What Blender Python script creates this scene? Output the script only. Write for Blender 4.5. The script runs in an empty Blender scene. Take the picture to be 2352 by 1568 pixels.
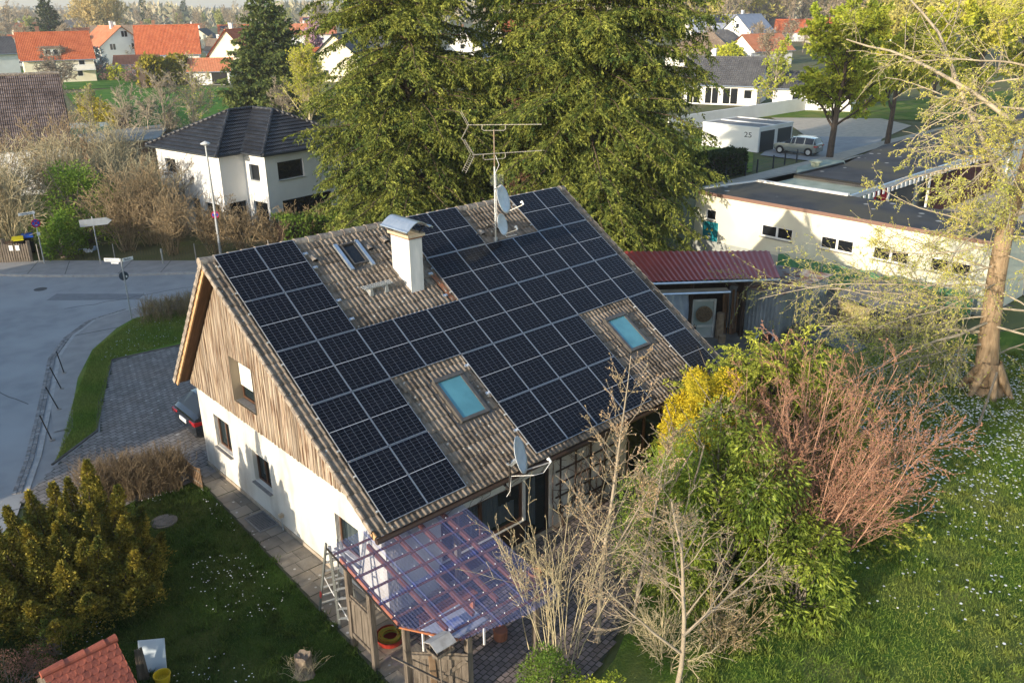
import bpy, math, random
import numpy as np
from mathutils import Vector, Matrix
random.seed(5)
RS = np.random.RandomState(11)
scene = bpy.context.scene
COL = scene.collection
# ---------------------------------------------------------------- camera, world, sun
CAM = np.array([-8.7362, -21.3010, 13.554])
YAW, PITCH, ROLL = math.radians(42.06672), math.radians(21.54346), math.radians(-0.62142)
FPX = 1961.4                      # focal length in pixels of a 2352 px wide picture
fw = np.array([math.sin(YAW)*math.cos(PITCH), math.cos(YAW)*math.cos(PITCH), -math.sin(PITCH)])
r0 = np.array([math.cos(YAW), -math.sin(YAW), 0.0]); u0 = np.cross(r0, fw)
rt = r0*math.cos(ROLL)+u0*math.sin(ROLL); up = -r0*math.sin(ROLL)+u0*math.cos(ROLL)
cam = bpy.data.cameras.new('camera'); cam.sensor_width = 36; cam.lens = 36*FPX/2352
cam.clip_end = 9000; cam.clip_start = 0.3
co = bpy.data.objects.new('camera', cam); COL.objects.link(co)
co.matrix_world = Matrix(((rt[0], up[0], -fw[0], CAM[0]), (rt[1], up[1], -fw[1], CAM[1]), (rt[2], up[2], -fw[2], CAM[2]), (0, 0, 0, 1)))
scene.camera = co
def ray(x, y): return fw+rt*(x-1176)/FPX-up*(y-784)/FPX
def at(x, y, z=0.0):              # the ground point (or point at height z) seen at a spot of the photograph
    d = ray(x, y); return CAM+d*(z-CAM[2])/d[2]
def viewaz(x): return YAW+math.atan((x-1176)/FPX)

SUN_EL, SUN_AZ = math.radians(12.4), math.radians(5.4)
w = bpy.data.worlds.new('World'); scene.world = w; w.use_nodes = True
nt = w.node_tree; bg = nt.nodes['Background']; sky = nt.nodes.new('ShaderNodeTexSky')
sky.sky_type = 'NISHITA'; sky.sun_disc = False; sky.sun_elevation = SUN_EL; sky.sun_rotation = math.radians(264.6)
sky.air_density = 1.0; sky.dust_density = 1.0; sky.ozone_density = 1.5
nt.links.new(sky.outputs[0], bg.inputs[0]); bg.inputs[1].default_value = 0.135
sl = bpy.data.lights.new('sun', 'SUN'); sl.energy = 3.0; sl.angle = math.radians(0.6); sl.color = (1, .87, .68)
so = bpy.data.objects.new('sun', sl); COL.objects.link(so)
sd = Vector((math.cos(SUN_EL)*math.cos(SUN_AZ), math.cos(SUN_EL)*math.sin(SUN_AZ), -math.sin(SUN_EL)))
so.rotation_euler = sd.to_track_quat('-Z', 'Y').to_euler(); so.location = (-30, 0, 30)
vs = scene.view_settings; vs.view_transform = 'Standard'; vs.look = 'None'; vs.exposure = 1.25; vs.gamma = 1; vs.use_curve_mapping = False
scene.cycles.max_bounces = 6; scene.cycles.diffuse_bounces = 2; scene.cycles.glossy_bounces = 3
scene.cycles.transparent_max_bounces = 12; scene.cycles.transmission_bounces = 4; scene.cycles.use_denoising = True
scene.cycles.sample_clamp_indirect = 6
# ---------------------------------------------------------------- materials
def mat(name, c, c2=None, rough=.8, scale=4, detail=4, bump=0, bscale=30, metal=0, spec=.3, stretch=(1, 1, 1), island=0, trans=0, emit=0, contrast=(.35, .65), c3=None, s3=.6, spots=0, coat=0, alpha=1):
    m = bpy.data.materials.new(name); m.use_nodes = True; n = m.node_tree; N = n.nodes; L = n.links
    b = N['Principled BSDF']; b.inputs['Roughness'].default_value = rough; b.inputs['Metallic'].default_value = metal
    b.inputs['Specular IOR Level'].default_value = spec; b.inputs['Coat Weight'].default_value = coat; b.inputs['Alpha'].default_value = alpha
    c = (*c[:3], 1); out = None
    b.inputs['Base Color'].default_value = c
    tc = N.new('ShaderNodeTexCoord'); mp = N.new('ShaderNodeMapping'); mp.inputs['Scale'].default_value = stretch
    L.new(tc.outputs['Object'], mp.inputs[0]); src = mp.outputs[0]
    def mix(fac, a, bb):
        x = N.new('ShaderNodeMix'); x.data_type = 'RGBA'
        if isinstance(fac, float): x.inputs[0].default_value = fac
        else: L.new(fac, x.inputs[0])
        if isinstance(a, tuple): x.inputs[6].default_value = a
        else: L.new(a, x.inputs[6])
        if isinstance(bb, tuple): x.inputs[7].default_value = bb
        else: L.new(bb, x.inputs[7])
        return x.outputs[2]
    def noise(sc, dt, lo, hi):
        t = N.new('ShaderNodeTexNoise'); t.inputs['Scale'].default_value = sc; t.inputs['Detail'].default_value = dt; L.new(src, t.inputs[0])
        r = N.new('ShaderNodeMapRange'); r.inputs[1].default_value = lo; r.inputs[2].default_value = hi; L.new(t.outputs[0], r.inputs[0]); return r.outputs[0]
    if c2: out = mix(noise(scale, detail, *contrast), c, (*c2[:3], 1))
    if c3: out = mix(noise(s3, 3, .45, .62), out if out else c, (*c3[:3], 1))
    if spots:
        v = N.new('ShaderNodeTexVoronoi'); v.inputs['Scale'].default_value = spots; L.new(src, v.inputs[0])
        r = N.new('ShaderNodeMapRange'); r.inputs[1].default_value = .16; r.inputs[2].default_value = .10; L.new(v.outputs[0], r.inputs[0])
        out = mix(r.outputs[0], out if out else c, (.42, .41, .38, 1))
    if island:
        g = N.new('ShaderNodeNewGeometry'); h = N.new('ShaderNodeHueSaturation')
        r = N.new('ShaderNodeMapRange'); r.inputs[3].default_value = 1-island; r.inputs[4].default_value = 1+island; L.new(g.outputs['Random Per Island'], r.inputs[0])
        L.new(r.outputs[0], h.inputs['Value'])
        if out: L.new(out, h.inputs['Color'])
        else: h.inputs['Color'].default_value = c
        out = h.outputs[0]
    if out: L.new(out, b.inputs['Base Color'])
    if bump:
        t = N.new('ShaderNodeTexNoise'); t.inputs['Scale'].default_value = bscale; t.inputs['Detail'].default_value = 4; L.new(src, t.inputs[0])
        bp = N.new('ShaderNodeBump'); bp.inputs['Strength'].default_value = min(bump, 1); bp.inputs['Distance'].default_value = .02*max(bump, 1); L.new(t.outputs[0], bp.inputs['Height']); L.new(bp.outputs[0], b.inputs['Normal'])
    if trans:
        tr = N.new('ShaderNodeBsdfTranslucent'); ms = N.new('ShaderNodeMixShader'); ms.inputs[0].default_value = trans
        if out: L.new(out, tr.inputs[0])
        else: tr.inputs[0].default_value = c
        L.new(b.outputs[0], ms.inputs[1]); L.new(tr.outputs[0], ms.inputs[2]); L.new(ms.outputs[0], N['Material Output'].inputs[0])
    return m
def tilemat(name, c, c2, tw=.3, th=.335, wave=0, rough=.85, lichen=0, var=.35, off=0):
    """roof tiles: UV in metres, a random shade per tile, the tile's rolls as bump for far roofs"""
    m = bpy.data.materials.new(name); m.use_nodes = True; n = m.node_tree; N = n.nodes; L = n.links
    b = N['Principled BSDF']; b.inputs['Roughness'].default_value = rough; b.inputs['Specular IOR Level'].default_value = .25
    uv = N.new('ShaderNodeUVMap'); sn = N.new('ShaderNodeVectorMath'); sn.operation = 'SNAP'; sn.inputs[1].default_value = (tw, th, 1)
    ad = N.new('ShaderNodeVectorMath'); ad.operation = 'ADD'; ad.inputs[1].default_value = (off, 50.*th, 0); L.new(uv.outputs[0], ad.inputs[0]); L.new(ad.outputs[0], sn.inputs[0])
    wn = N.new('ShaderNodeTexWhiteNoise'); wn.noise_dimensions = '2D'; L.new(sn.outputs[0], wn.inputs[0])
    ns = N.new('ShaderNodeTexNoise'); ns.inputs['Scale'].default_value = 9; ns.inputs['Detail'].default_value = 6; L.new(uv.outputs[0], ns.inputs[0])
    n2 = N.new('ShaderNodeTexNoise'); n2.inputs['Scale'].default_value = .7; n2.inputs['Detail'].default_value = 3; L.new(uv.outputs[0], n2.inputs[0])
    a1 = N.new('ShaderNodeMath'); a1.operation = 'MULTIPLY_ADD'; L.new(wn.outputs[0], a1.inputs[0]); a1.inputs[1].default_value = var; L.new(ns.outputs[0], a1.inputs[2])
    a2 = N.new('ShaderNodeMath'); a2.operation = 'ADD'; L.new(a1.outputs[0], a2.inputs[0]); L.new(n2.outputs[0], a2.inputs[1])
    r = N.new('ShaderNodeMapRange'); r.inputs[1].default_value = .85; r.inputs[2].default_value = 1.4; L.new(a2.outputs[0], r.inputs[0])
    x = N.new('ShaderNodeMix'); x.data_type = 'RGBA'; x.inputs[6].default_value = (*c, 1); x.inputs[7].default_value = (*c2, 1); L.new(r.outputs[0], x.inputs[0])
    out = x.outputs[2]
    if lichen:
        v = N.new('ShaderNodeTexVoronoi'); v.inputs['Scale'].default_value = lichen; L.new(uv.outputs[0], v.inputs[0])
        q = N.new('ShaderNodeMapRange'); q.inputs[1].default_value = .17; q.inputs[2].default_value = .1; L.new(v.outputs[0], q.inputs[0])
        y = N.new('ShaderNodeMix'); y.data_type = 'RGBA'; L.new(q.outputs[0], y.inputs[0]); L.new(out, y.inputs[6]); y.inputs[7].default_value = (.40, .39, .35, 1); out = y.outputs[2]
    L.new(out, b.inputs['Base Color'])
    bp = N.new('ShaderNodeBump'); bp.inputs['Strength'].default_value = .8; bp.inputs['Distance'].default_value = .03 if wave else .006
    if wave:
        sx = N.new('ShaderNodeSeparateXYZ'); L.new(uv.outputs[0], sx.inputs[0])
        mm = N.new('ShaderNodeMath'); mm.operation = 'MULTIPLY'; mm.inputs[1].default_value = 2*math.pi/wave; L.new(sx.outputs[0], mm.inputs[0])
        sn2 = N.new('ShaderNodeMath'); sn2.operation = 'SINE'; L.new(mm.outputs[0], sn2.inputs[0]); L.new(sn2.outputs[0], bp.inputs['Height'])
    else: L.new(ns.outputs[0], bp.inputs['Height'])
    L.new(bp.outputs[0], b.inputs['Normal'])
    return m
# ---------------------------------------------------------------- mesh helpers
class MB:
    def __init__(s): s.v = []; s.f = []; s.m = []; s.u = []
    def add(s, vs, fs, mi=0, uv=None):
        o = len(s.v); s.v += [tuple(map(float, p)) for p in vs]
        for f in fs: s.f.append(tuple(i+o for i in f)); s.m.append(mi)
        s.u += list(uv) if uv is not None else [(p[0]+.31*p[1], p[2]+.17*p[1]) for p in vs]
        return s
    def poly(s, pts, mi=0, uv=None): return s.add(pts, [tuple(range(len(pts)))], mi, uv)
    def box(s, x0, x1, y0, y1, z0, z1, mi=0):
        return s.add([(x0,y0,z0),(x1,y0,z0),(x1,y1,z0),(x0,y1,z0),(x0,y0,z1),(x1,y0,z1),(x1,y1,z1),(x0,y1,z1)],
            [(0,3,2,1),(4,5,6,7),(0,1,5,4),(1,2,6,5),(2,3,7,6),(3,0,4,7)], mi)
    def bar(s, a, b, w, h=None, mi=0, upv=(0,0,1)):
        a = Vector(a); b = Vector(b); h = h or w; d = (b-a).normalized(); sdv = d.cross(Vector(upv))
        if sdv.length < 1e-3: sdv = d.cross(Vector((0,1,0)))
        sdv.normalize(); t = sdv.cross(d).normalized(); sdv = sdv*w/2; t = t*h/2
        return s.add([a-sdv-t, a+sdv-t, a+sdv+t, a-sdv+t, b-sdv-t, b+sdv-t, b+sdv+t, b-sdv+t],
            [(0,1,2,3),(7,6,5,4),(0,4,5,1),(1,5,6,2),(2,6,7,3),(3,7,4,0)], mi)
    def tube(s, pts, r, n=8, mi=0, cap=True):
        pts = [Vector(p) for p in pts]; rs = r if isinstance(r, (list, tuple)) else [r]*len(pts); vs = []; fs = []
        pu = None
        for i, p in enumerate(pts):
            d = (pts[min(i+1, len(pts)-1)]-pts[max(i-1, 0)])
            d = d.normalized() if d.length > 1e-9 else Vector((0, 0, 1))
            if pu is None:
                pu = d.cross(Vector((0,0,1)))
                if pu.length < .05: pu = d.cross(Vector((1,0,0)))
            pu = (pu-d*pu.dot(d)).normalized(); q = d.cross(pu)
            for k in range(n):
                a = 2*math.pi*k/n; vs.append(p+pu*rs[i]*math.cos(a)+q*rs[i]*math.sin(a))
        for i in range(len(pts)-1):
            for k in range(n): fs.append((i*n+k, i*n+(k+1)%n, (i+1)*n+(k+1)%n, (i+1)*n+k))
        if cap: fs += [tuple(range(n))[::-1], tuple((len(pts)-1)*n+k for k in range(n))]
        return s.add(vs, fs, mi)
    def lathe(s, prof, n=16, c=(0,0,0), mi=0):
        vs = [(c[0]+r*math.cos(2*math.pi*k/n), c[1]+r*math.sin(2*math.pi*k/n), c[2]+z) for r, z in prof for k in range(n)]
        fs = [(i*n+k, i*n+(k+1)%n, (i+1)*n+(k+1)%n, (i+1)*n+k) for i in range(len(prof)-1) for k in range(n)]
        return s.add(vs, fs+[tuple(range(n))[::-1], tuple((len(prof)-1)*n+k for k in range(n))], mi)
    def prism(s, poly, z0, z1, mi=0):
        n = len(poly); A = sum(poly[i][0]*poly[(i+1)%n][1]-poly[(i+1)%n][0]*poly[i][1] for i in range(n))
        if A < 0: poly = poly[::-1]
        return s.add([(x,y,z0) for x,y in poly]+[(x,y,z1) for x,y in poly], [tuple(range(n))[::-1], tuple(range(n, 2*n))]+[(i,(i+1)%n,(i+1)%n+n,i+n) for i in range(n)], mi)
    def xf(s, M, st=0):
        for i in range(st, len(s.v)): s.v[i] = tuple(M@Vector(s.v[i]))
        return s
    def build(s, name, mats, parent=None, smooth=False):
        me = bpy.data.meshes.new(name); me.from_pydata(s.v, [], s.f)
        for m in (mats if isinstance(mats, (list, tuple)) else [mats]): me.materials.append(m)
        if any(s.m): me.polygons.foreach_set('material_index', s.m)
        ul = me.uv_layers.new(name='UVMap'); vi = np.empty(len(me.loops), dtype=np.int32); me.loops.foreach_get('vertex_index', vi)
        ul.data.foreach_set('uv', np.array(s.u, dtype=np.float32)[vi].ravel())
        if smooth: me.polygons.foreach_set('use_smooth', [True]*len(me.polygons))
        me.update(); return link(name, me, parent)
def link(name, me, parent=None):
    o = bpy.data.objects.new(name, me); COL.objects.link(o)
    if parent is not None:
        o.parent = parent
        if parent.get('_w'): o.location = [-c for c in parent.location]      # parts drawn in world coordinates
    return o
def rawmesh(name, V, F, mats, parent=None, uv=None, smooth=False, mi=None):
    """numpy mesh: V (n,3), F (m,k) with k = 3 or 4"""
    me = bpy.data.meshes.new(name); k = F.shape[1]; m = len(F)
    me.vertices.add(len(V)); me.vertices.foreach_set('co', np.asarray(V, np.float32).ravel())
    me.loops.add(m*k); me.loops.foreach_set('vertex_index', np.asarray(F, np.int32).ravel())
    me.polygons.add(m); me.polygons.foreach_set('loop_start', np.arange(0, m*k, k, dtype=np.int32)); me.polygons.foreach_set('loop_total', np.full(m, k, np.int32))
    for q in (mats if isinstance(mats, (list, tuple)) else [mats]): me.materials.append(q)
    if mi is not None: me.polygons.foreach_set('material_index', np.asarray(mi, np.int32))
    if smooth: me.polygons.foreach_set('use_smooth', np.ones(m, bool))
    if uv is not None:
        ul = me.uv_layers.new(name='UVMap'); ul.data.foreach_set('uv', np.asarray(uv, np.float32)[np.asarray(F).ravel()].ravel())
    me.update(calc_edges=True); me.validate(); return link(name, me, parent)
def tag(o, label=None, cat=None, group=None, kind=None):
    if label: o['label'] = label
    if cat: o['category'] = cat
    if group: o['group'] = group
    if kind: o['kind'] = kind
    return o
def thing(name, label, cat, loc=(0,0,0), rz=0, group=None, world=True):
    o = bpy.data.objects.new(name, None); COL.objects.link(o); o.location = tuple(map(float, loc)); o.rotation_euler = (0,0,rz); o.empty_display_size = .2
    if world and not rz: o['_w'] = 1
    return tag(o, label, cat, group)
def struct(o): o['kind'] = 'structure'; return o
def copy_tree(o, loc=None, rz=None, label=None, parent=None):
    c = o.copy(); COL.objects.link(c)
    if parent is not None: c.parent = parent
    if loc is not None: c.location = tuple(map(float, loc))
    if rz is not None: c.rotation_euler = (0,0,rz)
    if label: c['label'] = label
    for ch in list(o.children): copy_tree(ch, parent=c)
    return c
def rot2(x, y, a): return x*math.cos(a)-y*math.sin(a), x*math.sin(a)+y*math.cos(a)
# ---------------------------------------------------------------- shared materials
AL = math.radians(31.9864); CA, SA = math.cos(AL), math.sin(AL)
BE = math.radians(52.4); CB, SB = math.cos(BE), math.sin(BE)
RY, RZ = 0.064, 7.398            # the ridge line of the tiles
def RP(x, s, h=0): return (x, -s*CA-(h)*SA, 7.5-s*SA+h*CA)      # h = 0 is the plane of the solar panels, tiles lie 0.12 below
def BP(x, s, h=0): return (x, RY+s*CB+h*SB, RZ-s*SB+h*CB)
M = {}
M['tile'] = tilemat('concrete_tile', (.08,.064,.052), (.265,.215,.17), .15, .335, lichen=6, var=.4)
M['ridge'] = mat('ridge_tile', (.17,.14,.12), (.36,.31,.25), scale=7, bump=.6, spots=5)
M['plaster'] = mat('rough_plaster', (.60,.575,.52), (.45,.42,.37), scale=2.2, bump=1.3, bscale=11, rough=.9, stretch=(1,1,.5), c3=(.65,.63,.57), s3=.8)
M['plinth'] = mat('plinth', (.30,.24,.18), (.42,.36,.28), scale=6)
M['cladding'] = mat('weathered_cladding', (.38,.305,.22), (.11,.06,.035), scale=2.8, detail=9, stretch=(1,8,.5), contrast=(.40,.56), rough=.85, bump=.7, bscale=8, c3=(.34,.28,.22), s3=1.6, island=.34)
M['barge'] = mat('barge_board', (.58,.38,.20), (.42,.24,.12), scale=3, stretch=(1,2,2))
M['soffit'] = mat('soffit_wood', (.10,.055,.03), (.16,.09,.05), scale=2, stretch=(6,.6,.6))
M['brown'] = mat('brown_frame', (.075,.035,.02), (.11,.055,.03), scale=5, rough=.5)
M['darkwood'] = mat('dark_wood', (.035,.022,.016), (.06,.04,.03), scale=4, rough=.6)
M['greywood'] = mat('grey_wood', (.20,.165,.13), (.09,.072,.055), scale=2.5, detail=8, stretch=(6,6,.6), bump=.6, bscale=10)
M['orangewood'] = mat('stained_beam', (.40,.15,.07), (.30,.10,.045), scale=3, stretch=(1,1,2))
M['sill'] = mat('grey_sill', (.17,.17,.17), (.24,.23,.22), scale=9, rough=.5)
M['cell'] = mat('solar_cell', (.003,.004,.008), (.005,.006,.011), scale=3, rough=.14, spec=.2)
M['grid'] = mat('cell_grid', (.20,.215,.25), rough=.4); M['grid2'] = mat('busbar_gap', (.5,.52,.56), rough=.4)
M['alu'] = mat('aluminium', (.72,.74,.76), rough=.3, metal=.85)
M['zinc'] = mat('zinc_sheet', (.62,.67,.72), (.50,.56,.62), scale=5, rough=.32, metal=.75)
M['steel'] = mat('galvanised_steel', (.42,.44,.45), (.55,.57,.58), scale=12, rough=.45, metal=.6)
M['iron'] = mat('dark_iron', (.03,.028,.027), rough=.6, metal=.3)
M['skyframe'] = mat('skylight_frame', (.13,.12,.11), (.09,.085,.08), scale=5, rough=.4, metal=.3)
M['skyglass'] = mat('skylight_glass', (.07,.22,.27), (.10,.30,.36), scale=1.5, rough=.12, spec=.5, coat=1)
M['dishpaint'] = mat('dish_paint', (.60,.64,.68), (.50,.54,.58), scale=6, rough=.4)
M['white'] = mat('white_paint', (.80,.79,.77), rough=.5)
M['whiteplastic'] = mat('cream_shutter', (.80,.78,.70), rough=.5)
M['concrete'] = mat('concrete', (.36,.33,.29), (.26,.24,.21), scale=5, bump=.5)
M['chimney'] = mat('painted_sheet', (.66,.66,.64), (.55,.56,.56), scale=1.6, rough=.5, stretch=(3,3,.6), c3=(.48,.50,.50), s3=1.5)
M['cap'] = mat('cap_stone', (.52,.43,.30), (.40,.33,.24), scale=9, bump=.5)
M['copper'] = mat('rusty_flashing', (.30,.12,.06), (.20,.09,.05), scale=8)
M['black'] = mat('black_rubber', (.012,.012,.013), rough=.6)
M['curtain'] = mat('net_curtain', (.50,.56,.56), (.36,.42,.44), scale=5, stretch=(9,9,.5), rough=.9)
def glassmat(name, tint, op=.35, rough=.03):
    m = bpy.data.materials.new(name); m.use_nodes = True; N = m.node_tree.nodes; L = m.node_tree.links
    b = N['Principled BSDF']; b.inputs['Base Color'].default_value = (*tint, 1); b.inputs['Roughness'].default_value = rough; b.inputs['Specular IOR Level'].default_value = .6
    t = N.new('ShaderNodeBsdfTransparent'); t.inputs[0].default_value = tuple(min(1, .6+.5*c) for c in tint)+(1,); x = N.new('ShaderNodeMixShader'); x.inputs[0].default_value = op
    L.new(t.outputs[0], x.inputs[1]); L.new(b.outputs[0], x.inputs[2]); L.new(x.outputs[0], N['Material Output'].inputs[0]); return m
M['glass'] = glassmat('window_glass', (.03,.05,.06), .4)
M['darkglass'] = mat('dark_window_glass', (.012,.014,.017), rough=.06, spec=.5)
# ---------------------------------------------------------------- main house
H = thing('house', 'gabled house with brown tiled roof covered in black solar panels', 'house', (6.5, -2, 0))
X0, X1, YF, YB, XV0, XV1 = .10, 12.72, -7.10, 3.0, -.34, 13.08
def rooftop(y):                   # underside of the roof over a wall
    return (RZ-.30)-(RY-y)*SA/CA if y < RY else (RZ-.38)-(y-RY)*SB/CB
def wallgrid(mb, y0, y1, z0, z1, holes, plane, flip=False, depth=.2, mi=0, mr=0):
    """rectangular wall with openings; plane(a, z, d) -> point, d = depth into the wall"""
    ys = sorted({y0, y1, *[h[0] for h in holes], *[h[1] for h in holes]}); zs = sorted({z0, z1, *[h[2] for h in holes], *[h[3] for h in holes]})
    for a, b in zip(ys, ys[1:]):
        for c, d in zip(zs, zs[1:]):
            if any(h[0] <= a and b <= h[1] and h[2] <= c and d <= h[3] for h in holes): continue
            mb.poly([plane(a,c,0), plane(b,c,0), plane(b,d,0), plane(a,d,0)], mi)
    for a, b, c, d in holes:
        for p, q in (((a,c),(b,c)), ((b,c),(b,d)), ((b,d),(a,d)), ((a,d),(a,c))):
            mb.poly([plane(*p,0), plane(*q,0), plane(*q,depth), plane(*p,depth)], mr)
GH = [(.93,2.0,1.10,2.17), (-1.47,-.45,.93,1.92), (-5.95,-4.88,.92,1.92)]
def PG(y, z, d): return (X0+d, y, z)
def PF(x, z, d): return (x, YF+d, z)
mb = MB(); wallgrid(mb, YF, YB, 0, 2.80, GH, PG)
FH = [(1.7,4.42,.80,2.0), (4.5,5.42,0.02,2.02), (8.55,10.28,.35,2.25), (10.42,11.25,1.15,1.95)]
wallgrid(mb, X0, X1, 0, 2.80, FH, PF)
mb.poly([(X1,YF,0),(X1,YB,0),(X1,YB,2.8),(X1,YF,2.8)]); mb.poly([(X0,YB,0),(X0,YB,3.1),(X1,YB,3.1),(X1,YB,0)])
mb.poly([(X1,YF,2.8),(X1,YB,2.8),(X1,YB,rooftop(YB)),(X1,RY,rooftop(RY)),(X1,YF,rooftop(YF))])
wall = mb.build('wall', M['plaster'], H)
mb = MB(); mb.box(X0-.03, X0, YF-.03, YB, -.1, .14); mb.box(X0, X1, YF-.03, YF, -.1, .14); mb.build('plinth', M['plinth'], wall)
# timber gable with real boards
mb = MB(); y = YF+.02; k = 0
while y < YB+.42:
    y1_ = min(y+.098, YB+.42); t = (k*7 % 5)*.004
    lo = 2.76-.02*(k % 2); seg = [(lo, None)]
    if y1_ > -1.24 and y < .06: seg = [(lo, 3.28), (4.63, None)]
    for a, b in seg:
        za = rooftop(y)+.05 if b is None else b; zb = rooftop(y1_-.006)+.05 if b is None else b
        if min(za, zb) <= a: continue
        xa = X0-.045-t
        mb.add([(xa,y,a),(xa,y1_-.006,a),(xa,y1_-.006,zb),(xa,y,za),(X0+.02,y,a),(X0+.02,y1_-.006,a),(X0+.02,y1_-.006,zb),(X0+.02,y,za)],
               [(0,3,2,1),(0,1,5,4),(1,2,6,5),(0,4,7,3),(3,7,6,2)])
    y += .1; k += 1
gab = mb.build('timber_gable', M['cladding'], H)
mb = MB()
for ya, yb_ in ((YF,-1.24),(-1.24,RY),(RY,YB)):
    for lo_, hi_ in (((2.8,3.28),(4.63,None)) if ya == -1.24 else ((2.8,None),)): mb.poly([(X0+.03,yb_,lo_),(X0+.03,ya,lo_),(X0+.03,ya,hi_ or rooftop(ya)),(X0+.03,yb_,hi_ or rooftop(yb_))])
mb.build('backing', M['soffit'], gab)
# gable windows
def win_x(name, y0, y1, z0, z1, x, fr=.06, mull=0, mf='brown', curtain=True, shutter=0):
    mb = MB()
    mb.box(x,x+.07,y0,y0+fr,z0,z1); mb.box(x,x+.07,y1-fr,y1,z0,z1); mb.box(x,x+.07,y0+fr,y1-fr,z0,z0+fr); mb.box(x,x+.07,y0+fr,y1-fr,z1-fr,z1)
    for i in range(mull):
        c = y0+(y1-y0)*(i+1)/(mull+1); mb.box(x-.004,x+.066,c-.035,c+.035,z0+fr,z1-fr)
    f = mb.build('window', M[mf], H)
    g = MB(); g.poly([(x+.03,y1,z0),(x+.03,y0,z0),(x+.03,y0,z1),(x+.03,y1,z1)]); g.build('pane', M['glass'], f)
    if curtain:
        c = MB(); n = 40
        P = [(x+.16+.03*math.sin(i*1.9)+.01*math.sin(i*.7), y0+(y1-y0)*i/n) for i in range(n+1)]
        for i in range(n): c.poly([(*P[i],z0+.1),(*P[i+1],z0+.1),(*P[i+1],z1),(*P[i],z1)])
        c.build('curtain', M['curtain'], f)
    s = MB(); s.box(x-.22,x,y0-.03,y1+.03,z0-.05,z0-.02); s.build('sill', M['sill'], f)
    if shutter:
        s = MB(); k = 0; zz = z1
        while zz > z1-shutter: s.box(x-.03,x-.012,y0+.01,y1-.01,zz-.047,zz-.004); zz -= .05
        s.build('roller_shutter', M['whiteplastic'], f)
for i, (a, b, c, d) in enumerate(GH): win_x('w', a, b, c, d, X0+.12, mull=0 if i == 2 else 1, shutter=.12 if i == 1 else 0)
mb = MB(); a, b, c, d = -1.24, .06, 3.28, 4.63
for q0, q1 in (((a,c),(a,d)), ((a,d),(b,d)), ((b,d),(b,c)), ((b,c),(a,c))): mb.poly([(X0-.07,*q0),(X0-.07,*q1),(X0+.26,*q1),(X0+.26,*q0)])
mb.build('window_reveal', mat('reveal_paint', (.27,.22,.16), rough=.7), H)
win_x('w', a+.01, b-.01, c+.03, d-.01, X0+.2, mf='brown', curtain=False, shutter=.86)
# front windows, terrace door
def win_y(x0, x1, z0, z1, y, fr=.07, mull=(), mf='brown', curtain=None, low=None, name='window', shutter=0):
    mb = MB(); mb.box(x0,x0+fr,y-.07,y,z0,z1); mb.box(x1-fr,x1,y-.07,y,z0,z1); mb.box(x0+fr,x1-fr,y-.07,y,z0,z0+fr); mb.box(x0+fr,x1-fr,y-.07,y,z1-fr,z1)
    for c in mull: mb.box(c-.04,c+.04,y-.074,y-.004,z0+fr,z1-fr)
    f = mb.build(name, M[mf], H); g = MB(); g.poly([(x0,y-.03,z0),(x1,y-.03,z0),(x1,y-.03,z1),(x0,y-.03,z1)]); g.build('pane', M['glass'], f)
    for cc in ((curtain, low) if curtain else ()):
        if not cc: continue
        a, b, c, d = cc; cm = MB(); n = int((b-a)*26); ph = a*7
        P = [(a+(b-a)*i/n, y+.1+.03*math.sin(i*1.7+ph)) for i in range(n+1)]
        for i in range(n): cm.poly([(*P[i],c+.02*math.sin(i*1.7)),(*P[i+1],c+.02*math.sin(i*1.7+1.7)),(*P[i+1],d),(*P[i],d)])
        cm.build('curtain', M['curtain'], f)
    if shutter:
        s = MB(); zz = z1
        while zz > z1-shutter: s.box(x0+.01,x1-.01,y-.11,y-.09,zz-.047,zz-.004); zz -= .05
        s.build('roller_shutter', M['white'], f)
    return f
win_y(1.7,4.42,.80,2.0,YF+.12,mull=(3.0,),curtain=(2.2,3.75,.9,1.95),low=(3.2,4.3,.88,1.42))
win_y(4.5,5.42,.02,2.02,YF+.14,fr=.1,name='terrace_door',curtain=(4.65,5.1,.3,1.9),low=None,mf='darkwood')
win_y(8.55,10.28,.35,2.25,YF+.12,mull=(9.4,)); win_y(10.42,11.25,1.15,1.95,YF+.12,mf='white',shutter=.7)
mb = MB(); mb.box(1.6,4.5,YF-.16,YF-.002,.74,.78); mb.build('window_ledge', M['darkwood'], H)
mb = MB(); mb.box(1.6,4.46,YF-.02,YF-.003,.16,.735); mb.build('brown_panelling', M['darkwood'], H)
# roof: real pan tiles in courses
def tilefield(P, x0, x1, slen, name, h0=-.12, course=.335, period=.15, per=6, amp=.027):
    nx = int(round((x1-x0)/period*per)); xs = x0+np.arange(nx+1)*(x1-x0)/nx
    prof = amp*np.clip(np.cos(2*np.pi*(xs-x0)/period)*1.25+.15, -.55, 1)
    nc = int(math.ceil(slen/course)); V = []; F = []; UV = []
    for c in range(nc):
        s0 = c*course; s1 = min(s0+course+.03, slen+.05); base = len(V)
        jit = RS.uniform(-.004, .004, size=nx//12+2)
        for (s, h) in ((s0, 0.0), (s1, .034), (s1+.001, .006)):
            for i in range(nx+1): V.append(P(xs[i], s, h0+h+prof[i]+jit[i//12])); UV.append((xs[i]-x0+.037, (nc-c)*course-.02+ (0 if s == s0 else -.3)))
        for rrow in range(2):
            for i in range(nx): a = base+rrow*(nx+1)+i; F.append((a, a+nx+1, a+nx+2, a+1))
    return np.array(V), np.array(F), np.array(UV)
V, F, UV = tilefield(RP, XV0, XV1, 8.87, 'front_roof')
roof = rawmesh('roof', V, F, M['tile'], H, UV)
V, F, UV = tilefield(BP, XV0, XV1, 5.72, 'rear_roof', h0=0)
rawmesh('rear_roof', V, F[:, ::-1], M['tile'], H, UV)
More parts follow.
